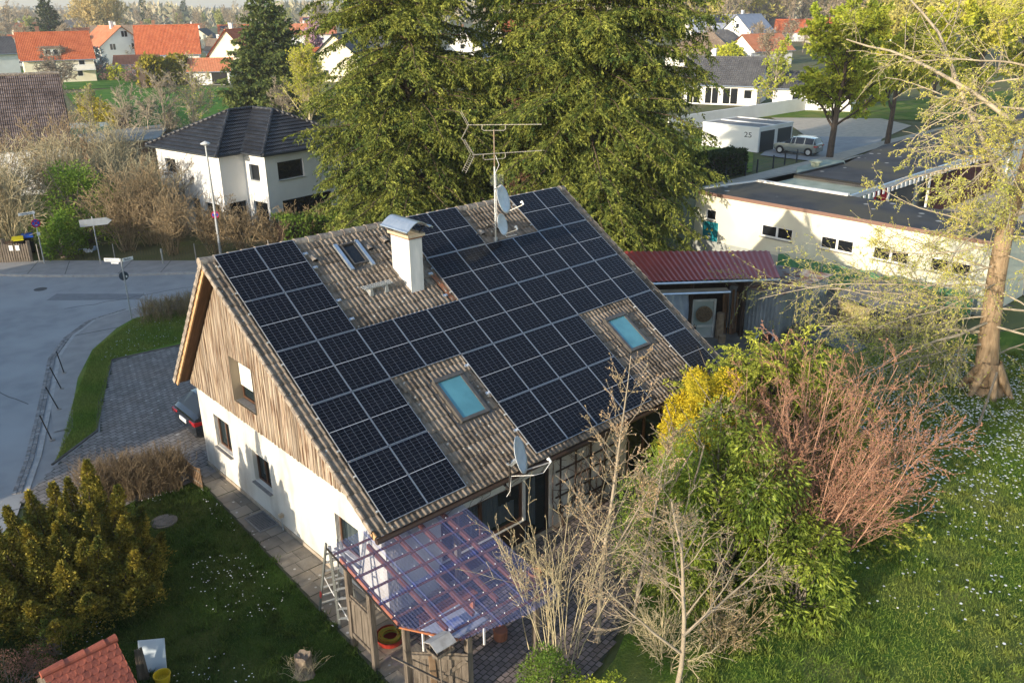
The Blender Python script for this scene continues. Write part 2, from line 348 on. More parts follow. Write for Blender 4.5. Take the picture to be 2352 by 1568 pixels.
mb = MB()                         # roof deck (board underside)
mb.poly([RP(XV0+.05,0,-.17),RP(XV1-.05,0,-.17),RP(XV1-.05,8.75,-.17),RP(XV0+.05,8.75,-.17)]); mb.poly([RP(XV0+.05,0,-.27),RP(XV0+.05,8.75,-.27),RP(XV1-.05,8.75,-.27),RP(XV1-.05,0,-.27)])
mb.poly([BP(XV0+.05,0,-.05),BP(XV0+.05,5.65,-.05),BP(XV1-.05,5.65,-.05),BP(XV1-.05,0,-.05)]); mb.poly([BP(XV0+.05,0,-.16),BP(XV1-.05,0,-.16),BP(XV1-.05,5.65,-.16),BP(XV0+.05,5.65,-.16)])
mb.build('soffit', M['soffit'], H)
for x in (XV0+.035, XV1-.035):
    mb = MB(); mb.bar(RP(x,-.05,-.24), RP(x,8.86,-.24), .045, .17, upv=(0,-SA,CA)); mb.bar(BP(x,-.02,-.12), BP(x,5.7,-.12), .045, .17, upv=(0,SB,CB)); mb.build('barge_board', M['barge'], H)
for x in (XV0, XV1):               # verge tiles hang over the edge
    mb = MB()
    for c in range(27):
        s = c*.335; d = .022*(1 if x > 5 else -1)
        for PP, lim, o in ((RP, 26, -.12), (BP, 17, 0)):
            if c >= lim: continue
            mb.bar(PP(x+d,s,o-.05+.0), PP(x+d,s+.355,o-.05+.03), .035, .14, upv=(0,0,1), mi=0)
    mb.build('verge_tiles', M['ridge'], H)
mb = MB(); x = XV0-.03; k = 0
while x < XV1:
    xe = min(x+.43, XV1+.05); vs = []; fs = []; n = 8
    for (xx, rr) in ((x, .145), (xe, .118)):
        for i in range(n+1):
            a = math.pi*(-.12+1.24*i/n); vs.append((xx, RY-.0-rr*math.cos(a)*1.05, RZ-.03+rr*math.sin(a)))
    for i in range(n): fs.append((i, i+1, n+2+i, n+1+i))
    fs.append(tuple(range(n+1))[::-1]); mb.add(vs, fs); x += .39; k += 1
mb.tube([(XV0-.06,RY,RZ-.03),(XV0-.03,RY,RZ-.03)], .15, 12)
mb.build('ridge_tiles', M['ridge'], H, smooth=False)
mb = MB(); mb.tube([RP(XV0,8.95,-.24), RP(XV1,8.95,-.24)], .07, 8); mb.bar(RP(XV0,8.78,-.27), RP(XV1,8.78,-.27), .03, .16); mb.build('gutter', mat('brown_gutter', (.06,.04,.032), rough=.5), H)
# solar panels: one built, 38 copied
PW, PH, CPX, CPS = 1.134, 1.722, 1.154, 1.752
def panel_parts():
    mb = MB(); P = lambda u, s, h: RP(u, s, h)
    mb.poly([P(.008,.008,0),P(.008,PH-.008,0),P(PW-.008,PH-.008,0),P(PW-.008,.008,0)])
    mb.poly([P(0,0,-.034),P(PW,0,-.034),P(PW,PH,-.034),P(0,PH,-.034)])
    def strip(u0,u1,s0,s1,h,mi): mb.poly([P(u0,s0,h),P(u0,s1,h),P(u1,s1,h),P(u1,s0,h)], mi)
    m = .016; cw = (PW-2*m)/6; ch = (PH/2-.011-m)/9
    for i in range(1, 6): strip(m+i*cw-.0022, m+i*cw+.0022, m, PH-m, .0012, 1)
    for half in (0, 1):
        o = m if half == 0 else PH/2+.011
        for j in range(1, 9): strip(m, PW-m, o+j*ch-.0012, o+j*ch+.0012, .0008, 1)
    strip(m, PW-m, PH/2-.007, PH/2+.007, .0016, 2)
    return mb
root_h = H
pm = panel_parts(); p0 = pm.build('solar_panel', [M['cell'], M['grid'], M['grid2']], H)
fm = MB()
for (a,b,c,d) in ((0,PW,0,.009),(0,PW,PH-.009,PH),(0,.009,.009,PH-.009),(PW-.009,PW,.009,PH-.009)):
    q = [RP(a,c,.003),RP(b,c,.003),RP(b,d,.003),RP(a,d,.003),RP(a,c,-.034),RP(b,c,-.034),RP(b,d,-.034),RP(a,d,-.034)]
    fm.add(q, [(0,3,2,1),(4,5,6,7),(0,1,5,4),(1,2,6,5),(2,3,7,6),(3,0,4,7)])
fr = fm.build('panel_frame', M['alu'], p0)
layout = {0: [0,1,5,6,9,10], 1: [0,1,5,6,7,8,9,10], 2: list(range(11)), 3: [0,1,4,5,6,7,10], 4: [0,1,4,5,6,7,10]}
first = True
for rr_, cs in layout.items():
    for c_ in cs:
        o = p0
        if not first: o = p0.copy(); COL.objects.link(o); o.parent = H; f2 = fr.copy(); COL.objects.link(f2); f2.parent = o
        dx, dy, dz = c_*CPX, -rr_*CPS*CA, -rr_*CPS*SA
        if rr_ == 0 and c_ in (5, 6): dx += .04
        o.location = (dx-H.location.x, dy-H.location.y, dz-H.location.z); first = False
mb = MB()                         # mounting rails and clamps poking out beside the panels
for rr_, cs in layout.items():
    for fq in (.36, 1.36):
        s = rr_*CPS+fq; runs = []
        for c_ in cs:
            if runs and runs[-1][1] == c_: runs[-1][1] = c_+1
            else: runs.append([c_, c_+1])
        for a, b in runs: mb.bar(RP(a*CPX-.05, s, -.06), RP(b*CPX+.03, s, -.06), .04, .04, upv=(0,-SA,CA))
mb.build('mounting_rails', M['steel'], H)
# chimney with an arched hood
ch = MB(); cx0, cx1, cy0, cy1 = 4.62, 5.06, -2.28, -1.40
ch.box(cx0,cx1,cy0,cy1,5.7,7.55); chim = ch.build('chimney', M['chimney'], H)
mb = MB(); mb.box(cx0-.07,cx1+.07,cy0-.07,cy1+.07,7.552,7.63); mb.build('chimney_cap', M['cap'], chim)
mb = MB(); mb.box(cx0-.02,cx1+.02,cy0-.02,cy1+.02,5.80,5.95); mb.box(cx0-.015,cx1+.015,cy0-.015,cy1+.015,7.50,7.55); mb.build('flashing', M['copper'], chim)
mb = MB(); n = 12; arc = [(-.42,-.03)]+[(-.36+.72*i/n, .20*math.sin(math.pi*i/n)) for i in range(n+1)]+[(.42,.03),(.45,.0)]
hc = (cx0+cx1)/2
for i in range(len(arc)-1):
    (a,b),(c,d) = arc[i], arc[i+1]
    mb.add([(hc+a,cy0-.22,7.80+b),(hc+c,cy0-.22,7.80+d),(hc+c,cy1+.2,7.80+d),(hc+a,cy1+.2,7.80+b),(hc+a,cy0-.22,7.815+b),(hc+c,cy0-.22,7.815+d),(hc+c,cy1+.2,7.815+d),(hc+a,cy1+.2,7.815+b)],[(0,3,2,1),(4,5,6,7),(0,1,5,4),(2,3,7,6)])
mb.tube([(hc-.41,cy0-.22,7.77),(hc-.41,cy1+.2,7.77)], .022, 8); mb.tube([(hc+.45,cy0-.22,7.80),(hc+.45,cy1+.2,7.80)], .022, 8)
mb.build('chimney_hood', M['zinc'], chim)
mb = MB()
for yy in (cy0+.08, cy1-.08):
    for sx in (-1, 1): mb.bar((hc+sx*.2,yy,7.63), (hc+sx*.36,yy,7.79), .025, .025)
    mb.bar((hc-.4,yy,7.785),(hc+.4,yy,7.785), .03, .012)
mb.build('hood_brackets', M['iron'], chim)
# skylights
def skylight(x0, x1, s0, s1, fr, frame, glass, up_=.02):
    mb = MB()
    def slab(a,b,c,d,h0,h1): mb.add([RP(a,c,h0),RP(b,c,h0),RP(b,d,h0),RP(a,d,h0),RP(a,c,h1),RP(b,c,h1),RP(b,d,h1),RP(a,d,h1)],[(0,1,2,3),(4,7,6,5),(0,4,5,1),(1,5,6,2),(2,6,7,3),(3,7,4,0)])
    slab(x0,x1,s0,s0+fr*1.3,-.14,up_+.04); slab(x0,x1,s1-fr,s1,-.14,up_); slab(x0,x0+fr,s0+fr*1.3,s1-fr,-.14,up_); slab(x1-fr,x1,s0+fr*1.3,s1-fr,-.14,up_)
    f = mb.build('skylight', frame, H)
    g = MB(); g.poly([RP(x0+fr*.6,s0+fr,up_-.025),RP(x0+fr*.6,s1-fr*.6,up_-.025),RP(x1-fr*.6,s1-fr*.6,up_-.025),RP(x1-fr*.6,s0+fr,up_-.025)]); g.build('pane', glass, f)
    b = MB(); b.poly([RP(x0-.13,s0-.1,-.085),RP(x0-.13,s1+.22,-.085),RP(x1+.13,s1+.22,-.085),RP(x1+.13,s0-.1,-.085)]); b.build('flashing_apron', M['skyframe'], f)
    return f
skylight(3.30,4.24,5.72,7.13,.09,M['skyframe'],M['skyglass']); skylight(9.94,10.87,5.70,7.07,.09,M['skyframe'],M['skyglass'])
sf = skylight(3.53,3.98,.52,1.34,.04,M['skyframe'],M['darkglass'],up_=-.01)
for x in (3.37, 4.07):
    mb = MB(); mb.add([RP(x-.05,.47,-.06),RP(x+.07,.47,-.06),RP(x+.07,1.5,-.06),RP(x-.05,1.5,-.06),RP(x-.05,.47,.02),RP(x+.07,.47,.0),RP(x+.07,1.5,.0),RP(x-.05,1.5,.02)],[(0,1,2,3),(4,7,6,5),(0,4,5,1),(1,5,6,2),(2,6,7,3),(3,7,4,0)]); mb.build('side_flashing', M['zinc'], sf)
# roof step, vent tiles, eave bracket
mb = MB()
for i in range(14): mb.bar(RP(3.2+i*.07,2.22,.05), RP(3.2+i*.07,2.40,.13), .012, .02)
for s in (2.22, 2.31, 2.40): mb.bar(RP(3.18,s,.05+(s-2.22)*.44), RP(4.13,s,.05+(s-2.22)*.44), .015, .03)
for x in (3.42, 3.92): mb.add([RP(x-.05,2.15,-.1),RP(x+.05,2.15,-.1),RP(x+.06,2.52,-.08),RP(x-.06,2.52,-.08),RP(x-.03,2.22,.05),RP(x+.03,2.22,.05),RP(x+.03,2.4,.13),RP(x-.03,2.4,.13)],[(0,1,2,3),(0,4,5,1),(1,5,6,2),(2,6,7,3),(3,7,4,0)])
mb.build('roof_step', M['steel'], H)
for (x, s) in ((2.55,.72),(4.35,.75),(9.05,1.05),(8.1,1.15),(8.35,1.15),(9.3,1.0),(5.0,.6)):
    mb = MB(); vs = [RP(x-.09,s-.12,-.08),RP(x+.09,s-.12,-.08),RP(x+.09,s+.15,-.08),RP(x-.09,s+.15,-.08),RP(x,s-.1,-.06),RP(x+.07,s+.14,.0),RP(x,s+.16,.03),RP(x-.07,s+.14,.0)]
    mb.add(vs, [(0,4,1),(0,3,7,4),(1,4,5,2),(4,7,6),(4,6,5)]); mb.add([RP(x+.07,s+.14,.0),RP(x,s+.16,.03),RP(x-.07,s+.14,.0),RP(x-.08,s+.15,-.08),RP(x+.08,s+.15,-.08)],[(0,1,2,3,4)],1); mb.build('vent_tile', [M['ridge'],M['black']], H)
mb = MB(); mb.add([RP(5.55,2.3,-.075),RP(5.74,2.3,-.075),RP(5.74,3.4,-.075),RP(5.6,3.4,-.075)],[(0,3,2,1)]); mb.build('exposed_battens', M['copper'], H)
for (x,s) in ((5.52,2.30),(5.45,3.18),(2.35,.55),(2.36,1.1),(2.36,2.4),(2.36,3.1),(4.52,5.6),(4.52,6.6),(4.52,7.9)):
    mb = MB(); mb.bar(RP(x-.02,s,-.05), RP(x+.12,s,-.05), .07, .05, upv=(0,-SA,CA)); mb.bar(RP(x+.05,s-.03,-.06), RP(x+.05,s+.05,-.02), .03, .05); mb.build('roof_hook', M['alu'], H)
# trellis with creeper stems on the front wall
tr = thing('trellis', 'dark wooden wall trellis with leafless creeper beside the terrace door', 'trellis', (7, -7.2, .2))
mb = MB()
for x in (5.75,6.35,6.95,7.55,8.15): mb.box(x-.02,x+.02,YF-.07,YF-.04,.35,2.62)
for z in (.6,1.0,1.4,1.8,2.2): mb.box(5.6,8.35,YF-.04,YF-.012,z-.02,z+.02)
mb.build('lattice', M['darkwood'], tr)
mb = MB()
for k in range(26):
    x = RS.uniform(5.6, 8.2); z = .0; pts = [(x, YF-.1, z)]; a = RS.uniform(-.5,.5)
    for j in range(22):
        a += RS.uniform(-.5,.5); a *= .9; x += .12*math.sin(a*1.6); z += .12*math.cos(a); pts.append((min(max(x,5.4),8.5), YF-.09-RS.uniform(0,.05), min(z, 2.62)))
    mb.tube(pts, [.016-.0005*j for j in range(len(pts))], 4, cap=False)
mb.build('creeper_stems', mat('creeper', (.10,.065,.045)), tr)
mb = MB()
for k in range(40):
    x = RS.uniform(2.2, 8.4); z = 2.45; pts = [(x, YF-.12, z)]; a = RS.uniform(-1.5,1.5)
    for j in range(8): a += RS.uniform(-.7,.7); x += .09*math.sin(a)*1.4; z += .05*math.cos(a*1.3)-.02; pts.append((x, YF-.12-RS.uniform(0,.12), z))
    mb.tube(pts, .007, 3, cap=False)
mb.build('creeper_tendrils', mat('tendril', (.09,.06,.045)), tr)
# aerial mast
def dish_mb(c, nrm, R, depth=.09):
    nv = Vector(nrm).normalized(); a = nv.cross(Vector((0,0,1))).normalized(); b = a.cross(nv); mb = MB(); vs = []; fs = []; n = 28; rings = 6
    for t in (0, 1):
        for i in range(rings+1):
            q = i/rings
            for k in range(n):
                th = 2*math.pi*k/n; p = Vector(c)+a*R*q*math.cos(th)+b*R*1.08*q*math.sin(th)+nv*(depth*q*q-.012*t); vs.append(p)
    N1 = (rings+1)*n
    for i in range(rings):
        for k in range(n):
            f = (i*n+k, i*n+(k+1)%n, (i+1)*n+(k+1)%n, (i+1)*n+k); fs.append(f); fs.append(tuple(N1+v for v in f[::-1]))
    for k in range(n): fs.append((rings*n+k, rings*n+(k+1)%n, N1+rings*n+(k+1)%n, N1+rings*n+k))
    mb.add(vs, fs); return mb, nv, a, b
def add_dish(root, c, nrm, R, armlen, rusty=False):
    mb, nv, a, b = dish_mb(c, nrm, R); d = mb.build('dish', M['dishpaint'], root, smooth=True)
    f = Vector(c)+nv*armlen*.9-b*R*.75; st = Vector(c)-b*R*1.0
    m2 = MB(); m2.bar(st, f, .025, .025); m2.build('feed_arm', M['alu'], d)
    m2 = MB(); m2.tube([f, f+b*.08-nv*.02], .03, 8); m2.tube([f+b*.08-nv*.07, f+b*.1+nv*.0], .03, 8); m2.build('receiver', M['white'], d)
    return d, f
mx, my = 8.64, -1.33
am = thing('antenna_mast', 'steel roof mast with two long aerials and two satellite dishes', 'antenna', (mx, my, 6.5))
mb = MB(); mb.tube([(mx,my,6.4),(mx,my,8.9)], .028, 8); mb.tube([(mx,my,8.9),(mx,my,10.02)], .02, 8, mi=1); mb.tube([(mx,my,6.5),(mx,my,6.66)], .06, 10, mi=0)
mb.build('pole', [M['steel'], mat('rusty_pole', (.30,.24,.18), (.22,.15,.1), scale=9)], am)
add_dish(am, (mx+.12,my-.16,7.88), (.42,-.86,.30), .42, .75); add_dish(am, (mx+.08,my-.14,7.08), (.40,-.88,.26), .325, .6)
def yagi(name, z, th, l0, l1, step, elen, vert, refl, zt=0, tone='antenna_alu'):
    d = Vector((math.cos(th), math.sin(th), zt)); sdv = Vector((-math.sin(th), math.cos(th), 0)) if not vert else Vector((0,0,1))
    mb = MB(); c = Vector((mx,my,z)); mb.bar(c+d*l0, c+d*l1, .02, .02); n = int((l1-l0)/step)
    for i in range(n+1):
        p = c+d*(l0+.1+i*step); e = elen*(1-.35*i/n)
        if vert: 
            for sg in (-1, 1): mb.bar(p, p+sdv*sg*e*.5+d*(.04), .008, .008)
        else: mb.bar(p-sdv*e, p+sdv*e, .008, .008)
    side = Vector((-math.sin(th), math.cos(th), 0))
    for sg in (-1, 1):
        for j in range(refl):
            for kk in (-1, 0, 1):
                pass
        base = c+d*l0
        for j in range(refl):
            o = base-d*(.035*j)+Vector((0,0,sg*(.07+.055*j)))
            mb.bar(o-side*.22, o+side*.22, .007, .007)
        for q in (-.2, .2): mb.bar(base+side*q, base-d*(.035*refl)+Vector((0,0,sg*(.07+.055*refl)))+side*q, .01, .01)
    # the U-shaped bracket that carries the boom
    mb.tube([c+d*-.35+Vector((0,0,-.0)), c+d*-.36+Vector((0,0,-.13)), c+d*-.3+Vector((0,0,-.17)), c+d*.3+Vector((0,0,-.17)), c+d*.36+Vector((0,0,-.13)), c+d*.35], .011, 6)
    return mb.build(name, mat(tone, (.50,.47,.40), (.38,.34,.28), scale=12, rough=.45, metal=.3), am)
yagi('aerial', 10.16, math.radians(-43), -.78, 1.45, .085, .07, False, 6)
yagi('aerial', 9.30, math.radians(-24), -.70, 1.55, .085, .09, False, 8, zt=.0)
mb = MB()
for j in range(9): mb.bar((mx-.22,my-.05,8.36+j*.038), (mx+.16,my-.24,8.36+j*.038), .006, .006)
mb.bar((mx-.03,my-.1,8.34),(mx-.03,my-.1,8.7), .012, .012); mb.build('grid_reflector', M['steel'], am)
mb = MB()
for sg in (-1, 1):
    for j in range(5): mb.bar((mx-.05,my-.2,8.26), (mx-.3+.04*j,my-.3+.1*j*sg*.4,8.30-.03*sg*j), .012, .012)
mb.bar((mx,my,8.28),(mx-.1,my-.2,8.26), .02, .02); mb.build('bowtie_aerial', M['white'], am)
mb = MB(); mb.tube([(mx+.02,my-.03,9.25),(mx+.1,my-.1,8.95),(mx-.02,my-.05,8.7),(mx+.03,my-.03,8.0),(mx+.05,my-.03,7.0),(mx+.2,my-.3,6.7),(mx+.5,my-.45,6.75)], .008, 4); mb.build('cable', M['white'], am)
# dish at the eaves
ed = thing('satellite_dish', 'white satellite dish on a short post at the front eaves', 'satellite dish', (3.49, -7.62, 2.3))
mb = MB(); mb.tube([(3.49,-7.62,2.2),(3.49,-7.62,3.18)], .028, 8); mb.bar((3.49,-7.62,2.35),(3.49,-7.3,2.45), .04, .04); mb.bar((3.49,-7.62,2.25),(3.6,-7.2,2.5), .03, .03); mb.build('post', M['iron'], ed)
mb = MB(); mb.bar((3.49,-7.62,3.05),(3.66,-7.66,3.15), .07, .09); mb.bar((3.42,-7.62,3.1),(3.56,-7.62,3.1), .1, .03); mb.build('clamp', M['steel'], ed)
d, f = add_dish(ed, (3.70,-7.68,3.27), (.54,-.74,.28), .44, .85)
mb = MB(); mb.tube([f, f+Vector((-.25,.0,-.2)), f+Vector((-.55,.02,-.16)), (3.52,-7.64,2.75), (3.46,-7.66,2.35),(3.4,-7.6,2.2)], .008, 4); mb.build('cable', M['white'], ed)
# ---------------------------------------------------------------- ground, roads, lawns
def gx(pts, z=0): return [tuple(at(x, y, z)[:2]) for x, y in pts]
def cr(a, b): return (1493+.3662*a, .3662*b)      # a spot of the upper right of the photograph
def cl(a, b): return (.31865*a, .31865*b)         # and of the upper left
M['earth'] = mat('earth', (.16,.13,.07), (.09,.11,.035), scale=.35, detail=6, bump=1, bscale=3, rough=1, c3=(.13,.15,.05), s3=.02)
M['asphalt'] = mat('asphalt', (.33,.335,.335), (.275,.28,.285), scale=1.2, detail=8, bump=.4, bscale=60, rough=.85, c3=(.36,.365,.365), s3=.25)
M['asphalt2'] = mat('walk_asphalt', (.34,.325,.31), (.28,.27,.26), scale=1.5, detail=6, bump=.4, bscale=50, rough=.9)
M['kerb'] = mat('kerb_stone', (.42,.41,.39), (.33,.32,.31), scale=4, bump=.4)
M['setts'] = mat('granite_setts', (.30,.29,.28), (.20,.19,.185), scale=6, island=.25)
M['dirt'] = mat('dark_yard', (.15,.14,.13), (.09,.083,.075), scale=1.3, detail=7, bump=1, bscale=8, rough=1, c3=(.16,.15,.13), s3=.8)
M['gravel'] = mat('gravel', (.52,.46,.37), (.42,.37,.30), scale=1.5, detail=8, bump=1, bscale=20, rough=1)
def grassmat(name, a, b, c): return mat(name, a, b, scale=1.1, detail=8, bump=2.5, bscale=14, rough=1, c3=c, s3=.35, spec=.1)
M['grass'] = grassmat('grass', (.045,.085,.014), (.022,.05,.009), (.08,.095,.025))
M['grass2'] = grassmat('sunny_grass', (.13,.21,.032), (.08,.145,.022), (.19,.21,.055))  # brighter copy of the grass, sunlight put into the colour
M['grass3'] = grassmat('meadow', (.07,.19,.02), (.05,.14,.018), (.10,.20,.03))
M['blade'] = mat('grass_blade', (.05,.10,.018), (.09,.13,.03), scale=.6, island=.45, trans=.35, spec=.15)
M['blade2'] = mat('grass_blade_sunny', (.16,.25,.04), (.27,.31,.07), scale=.5, island=.4, trans=.4, spec=.15)  # brighter copy of the blades, with the sunlit tone in the colour
M['daisy'] = mat('daisy_petal', (.85,.85,.82), rough=.7, island=.1)
def sheet(name, pts, z, m, kind='structure'):
    mb = MB(); n = len(pts); A = sum(pts[i][0]*pts[(i+1)%n][1]-pts[(i+1)%n][0]*pts[i][1] for i in range(n))
    if A < 0: pts = pts[::-1]
    mb.poly([(x,y,z) for x,y in pts]); o = mb.build(name, m); o['kind'] = kind; return o
mb = MB(); mb.poly([(-900,-500,-.06),(2600,-500,-.06),(2600,3200,-.06),(-900,3200,-.06)]); struct(mb.build('ground', M['earth']))
inner = [(9.5,16.6),(6.3,18.9),(5.3,19.6),(3.7,20.05),(1.9,19.6),(.5,18.1),(-.7,16),(-1.5,13.7),(-2.6,10.6),(-3.8,7.3),(-4.7,5.2),(-6.3,1.5),(-9,-5)]
outer = [(-16,50),(-4,36.5),(.6,30.8),(2.4,28.8),(4.5,26.8),(8.7,23.5),(14,20.2),(17,18.5)]
sheet('road', [(-20,-5),(-22,50)]+outer+inner, -.02, M['asphalt'])
def kerb(name, pts, wd=.14, z0=-.02, z1=.10, side=1, m='kerb'):
    mb = MB()
    for (a, b) in zip(pts, pts[1:]):
        A = Vector((*a,0)); B = Vector((*b,0)); L = (B-A).length; n = max(1, int(L/1.0)); nn = Vector((-(B-A).y,(B-A).x,0)).normalized()*side
        for i in range(n):
            p = A.lerp(B, i/n); q = A.lerp(B, (i+.985)/n); r = [p,q,q+nn*wd,p+nn*wd]
            mb.add([(v.x,v.y,z0) for v in r]+[(v.x,v.y,z1) for v in r], [(4,5,6,7),(0,1,5,4),(1,2,6,5),(2,3,7,6),(3,0,4,7)] if side > 0 else [(7,6,5,4),(4,5,1,0),(5,6,2,1),(6,7,3,2),(7,4,0,3)])
    return struct(mb.build(name, M[m]))
kerb('kerb', outer, side=1); kerb('kerb', inner[:-2], side=1, z1=.07)
back = [(-14,53),(-2.4,39.5),(1.3,34.2),(2.7,32.6),(6,29.3),(9.4,26.0),(15,22.5),(18,20.6)]
o14 = []
for i, p in enumerate(outer):
    a = outer[max(i-1,0)]; b = outer[min(i+1,len(outer)-1)]; d = math.hypot(b[0]-a[0], b[1]-a[1]); o14.append((p[0]-(b[1]-a[1])/d*.14, p[1]+(b[0]-a[0])/d*.14))
sheet('pavement', o14+back[::-1], .085, M['asphalt2'])
mb = MB()
for (a, b) in (((3.2,28.3),(4.2,30.9)), ((5.3,26.3),(6.9,28.5)), ((1.7,29.8),(2.9,32.2)), ((7.1,24.9),(8.5,26.9))): mb.bar((*a,.087),(*b,.087),.03,.004)
struct(mb.build('pavement_joint', mat('joint', (.09,.085,.08))))
# setts beside the inner kerb
mb = MB()
def offs(pts, d):
    out = []
    for i, p in enumerate(pts):
        a = pts[max(i-1,0)]; b = pts[min(i+1,len(pts)-1)]; L = math.hypot(b[0]-a[0], b[1]-a[1]); out.append((p[0]-(b[1]-a[1])/L*d, p[1]+(b[0]-a[0])/L*d))
    return out
for row in range(2):
    P_ = offs(inner[3:11], -.02-.14*(row+1))
    for a, b in zip(P_, P_[1:]):
        L = math.hypot(b[0]-a[0], b[1]-a[1]); n = int(L/.17); dx, dy = (b[0]-a[0])/L, (b[1]-a[1])/L
        for i in range(n):
            x = a[0]+dx*(i+.5)*L/n; y = a[1]+dy*(i+.5)*L/n; h = .012+RS.uniform(0,.012)
            c = [(x+dx*sx*.075-dy*sy*.06, y+dy*sx*.075+dx*sy*.06) for sx, sy in ((-1,-1),(1,-1),(1,1),(-1,1))]; mb.prism(c, -.02, h-.015)
o = mb.build('gutter_setts', M['setts']); o['kind'] = 'structure'
inl = offs(inner, .14)
lawnB = [(3.3,18.45),(2.3,17.7),(.6,15.7),(-.8,13.0),(-1.7,10.6),(-2.3,8.6)]
sheet('corner_pavement', inl[1:9]+[(-2.9,8.7),(-2.3,8.6)]+lawnB[::-1][1:]+[(4.6,18.6),(6,17.6)], .065, M['asphalt2'])
sheet('kerb_strip_bed', inner[:11]+[(-5.0,4.6),(-3.5,6.2),(-1.7,7.7),(.85,13.9),(3.6,13.6),(7.5,13.8),(9.5,16.6)], .03, M['asphalt2'])
sheet('verge_strip', inner[7:11]+[(-5.0,4.6),(-3.5,6.2),(-2.2,8.6),(-1.6,10.6),(-.8,13.0)], .036, M['asphalt2'])
mb = MB(); mb.bar((*inl[5],.069),(2.4,17.75,.069),.035,.004); struct(mb.build('pavement_joint', mat('joint', (.06,.06,.06))))
isl = [(3.3,18.45),(2.3,17.7),(.6,15.7),(-.8,13.0),(-1.7,10.6),(-2.3,8.6),(-3.6,6.3),(-1.75,7.75),(-.9,10.2),(.85,13.95),(3.6,13.65),(7.5,13.8),(8,17.2),(4.6,18.6)]
sheet('lawn_island', isl, .07, M['grass2'])
for k, (pts, m_) in enumerate((([(-9.5,13),(-7.6,13.4),(-6.9,10.2),(-9.0,9.7)],(.20,.205,.215)),([(1.2,24.5),(4.6,21.4),(5.2,22.1),(1.9,25.3)],(.23,.235,.245)),([(-4.6,16.2),(-3.7,16.6),(-3.1,14.9),(-4.0,14.5)],(.31,.31,.32)))): sheet('road_patch', pts, -.016+.0005*k, mat('asphalt_patch', m_, tuple(c*.85 for c in m_), scale=3, detail=8, bump=.4, bscale=50))
mb = MB(); r = np.random.RandomState(31)
for (a, b) in (((-8,3.5),(-4.2,4.6)), ((-7,20),(-1,27)), ((-3,12),(-4.5,20)), ((1.5,22.5),(8,21.5)), ((-10,26),(-4,31))):
    n = 14; P_ = [(a[0]+(b[0]-a[0])*i/n+r.normal(0,.07), a[1]+(b[1]-a[1])*i/n+r.normal(0,.07), -.0145) for i in range(n+1)]
    for p, q in zip(P_, P_[1:]): mb.bar(p, q, .035, .003)
struct(mb.build('road_seams', mat('tar_seam', (.07,.07,.075), rough=.6)))
# drive of concrete pavers, each paver its own face
M['paver'] = mat('driveway_pavers', (.26,.24,.225), (.19,.175,.165), scale=1.0, detail=5, island=.18, bump=.5, bscale=30, c3=(.24,.21,.19), s3=.5, spots=3)
M['joint'] = mat('paver_joint', (.05,.055,.035))
drive = [(-3.55,6.25),(-5.0,4.6),(-3.6,2.3),(.1,2.3),(.1,3.0),(12.7,3.0),(12.7,13.8),(7.5,13.75),(3.6,13.6),(.85,13.88),(-.85,10.15),(-1.7,7.7)]
def inside(px, py, poly):
    c = False; n = len(poly)
    for i in range(n):
        x1, y1 = poly[i]; x2, y2 = poly[(i+1)%n]
        if (y1 > py) != (y2 > py) and px < (x2-x1)*(py-y1)/(y2-y1)+x1: c = not c
    return c
def inside_np(P, poly):
    c = np.zeros(len(P), bool); n = len(poly)
    for i in range(n):
        x1, y1 = poly[i]; x2, y2 = poly[(i+1)%n]
        if y1 == y2: continue
        t = ((y1 > P[:,1]) != (y2 > P[:,1])) & (P[:,0] < (x2-x1)*(P[:,1]-y1)/(y2-y1)+x1); c ^= t
    return c
def pave(name, poly, px, py, ang, z, m, mj, joint=.012, brick=True, x0=-20, x1=30, y0=-20, y1=30):
    V = []; F = []
    cx = sum(p[0] for p in poly)/len(poly); cy = sum(p[1] for p in poly)/len(poly)
    for j in range(-60, 61):
        for i in range(-60, 61):
            u = (i+(.5 if (j % 2 and brick) else 0))*px; v = j*py; x, y = rot2(u, v, ang); x += cx; y += cy
            if not inside(x, y, poly): continue
            h = z+RS.uniform(0,.006); o = len(V)
            for sx, sy in ((-1,-1),(1,-1),(1,1),(-1,1)):
                a, b = rot2(u+sx*(px/2-joint/2), v+sy*(py/2-joint/2), ang); V.append((a+cx, b+cy, h))
            F.append((o,o+1,o+2,o+3))
    o = rawmesh(name, np.array(V), np.array(F), m); o['kind'] = 'structure'
    sheet(name+'_bed', poly, z-.012, mj); return o
pave('driveway', drive, .26, .20, math.radians(18), .045, M['paver'], M['joint'], joint=.022)
kerb('kerb', [(-3.6,6.3),(-1.75,7.75),(-.9,10.2),(.85,13.95),(3.6,13.65),(7.5,13.8)], wd=.06, z0=0, z1=.085, side=1, m='dirt')
# garden lawn, slab path, terrace
garden = [(-14,-40),(-14,5),(-6.6,2.6),(-5,3.9),(-3.4,2.2),(-.62,2.25),(-.62,.7),(-1.12,-8.3),(-1.2,-9.4),(-3,-40)]
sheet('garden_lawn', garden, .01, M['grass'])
M['slab'] = mat('path_slab', (.22,.20,.17), (.15,.135,.115), scale=2.5, detail=8, island=.22, bump=.8, bscale=14, c3=(.24,.20,.15), s3=.7, spots=4)
V = []; F = []; y = 2.9; k = 0
while y > -9.4:
    xl = -.5-.6*(2.9-y)/11.2; xs = [xl, xl+(.36 if k % 2 else .52), .07]
    for a, b in zip(xs, xs[1:]):
        o = len(V); h = .03+RS.uniform(0,.012); t = RS.uniform(-.006,.006)
        V += [(a+.006,y-.49+t,h),(b-.006,y-.49+t,h),(b-.006,y-.008,h+t),(a+.006,y-.008,h+t)]; F.append((o,o+1,o+2,o+3))
    y -= .5; k += 1
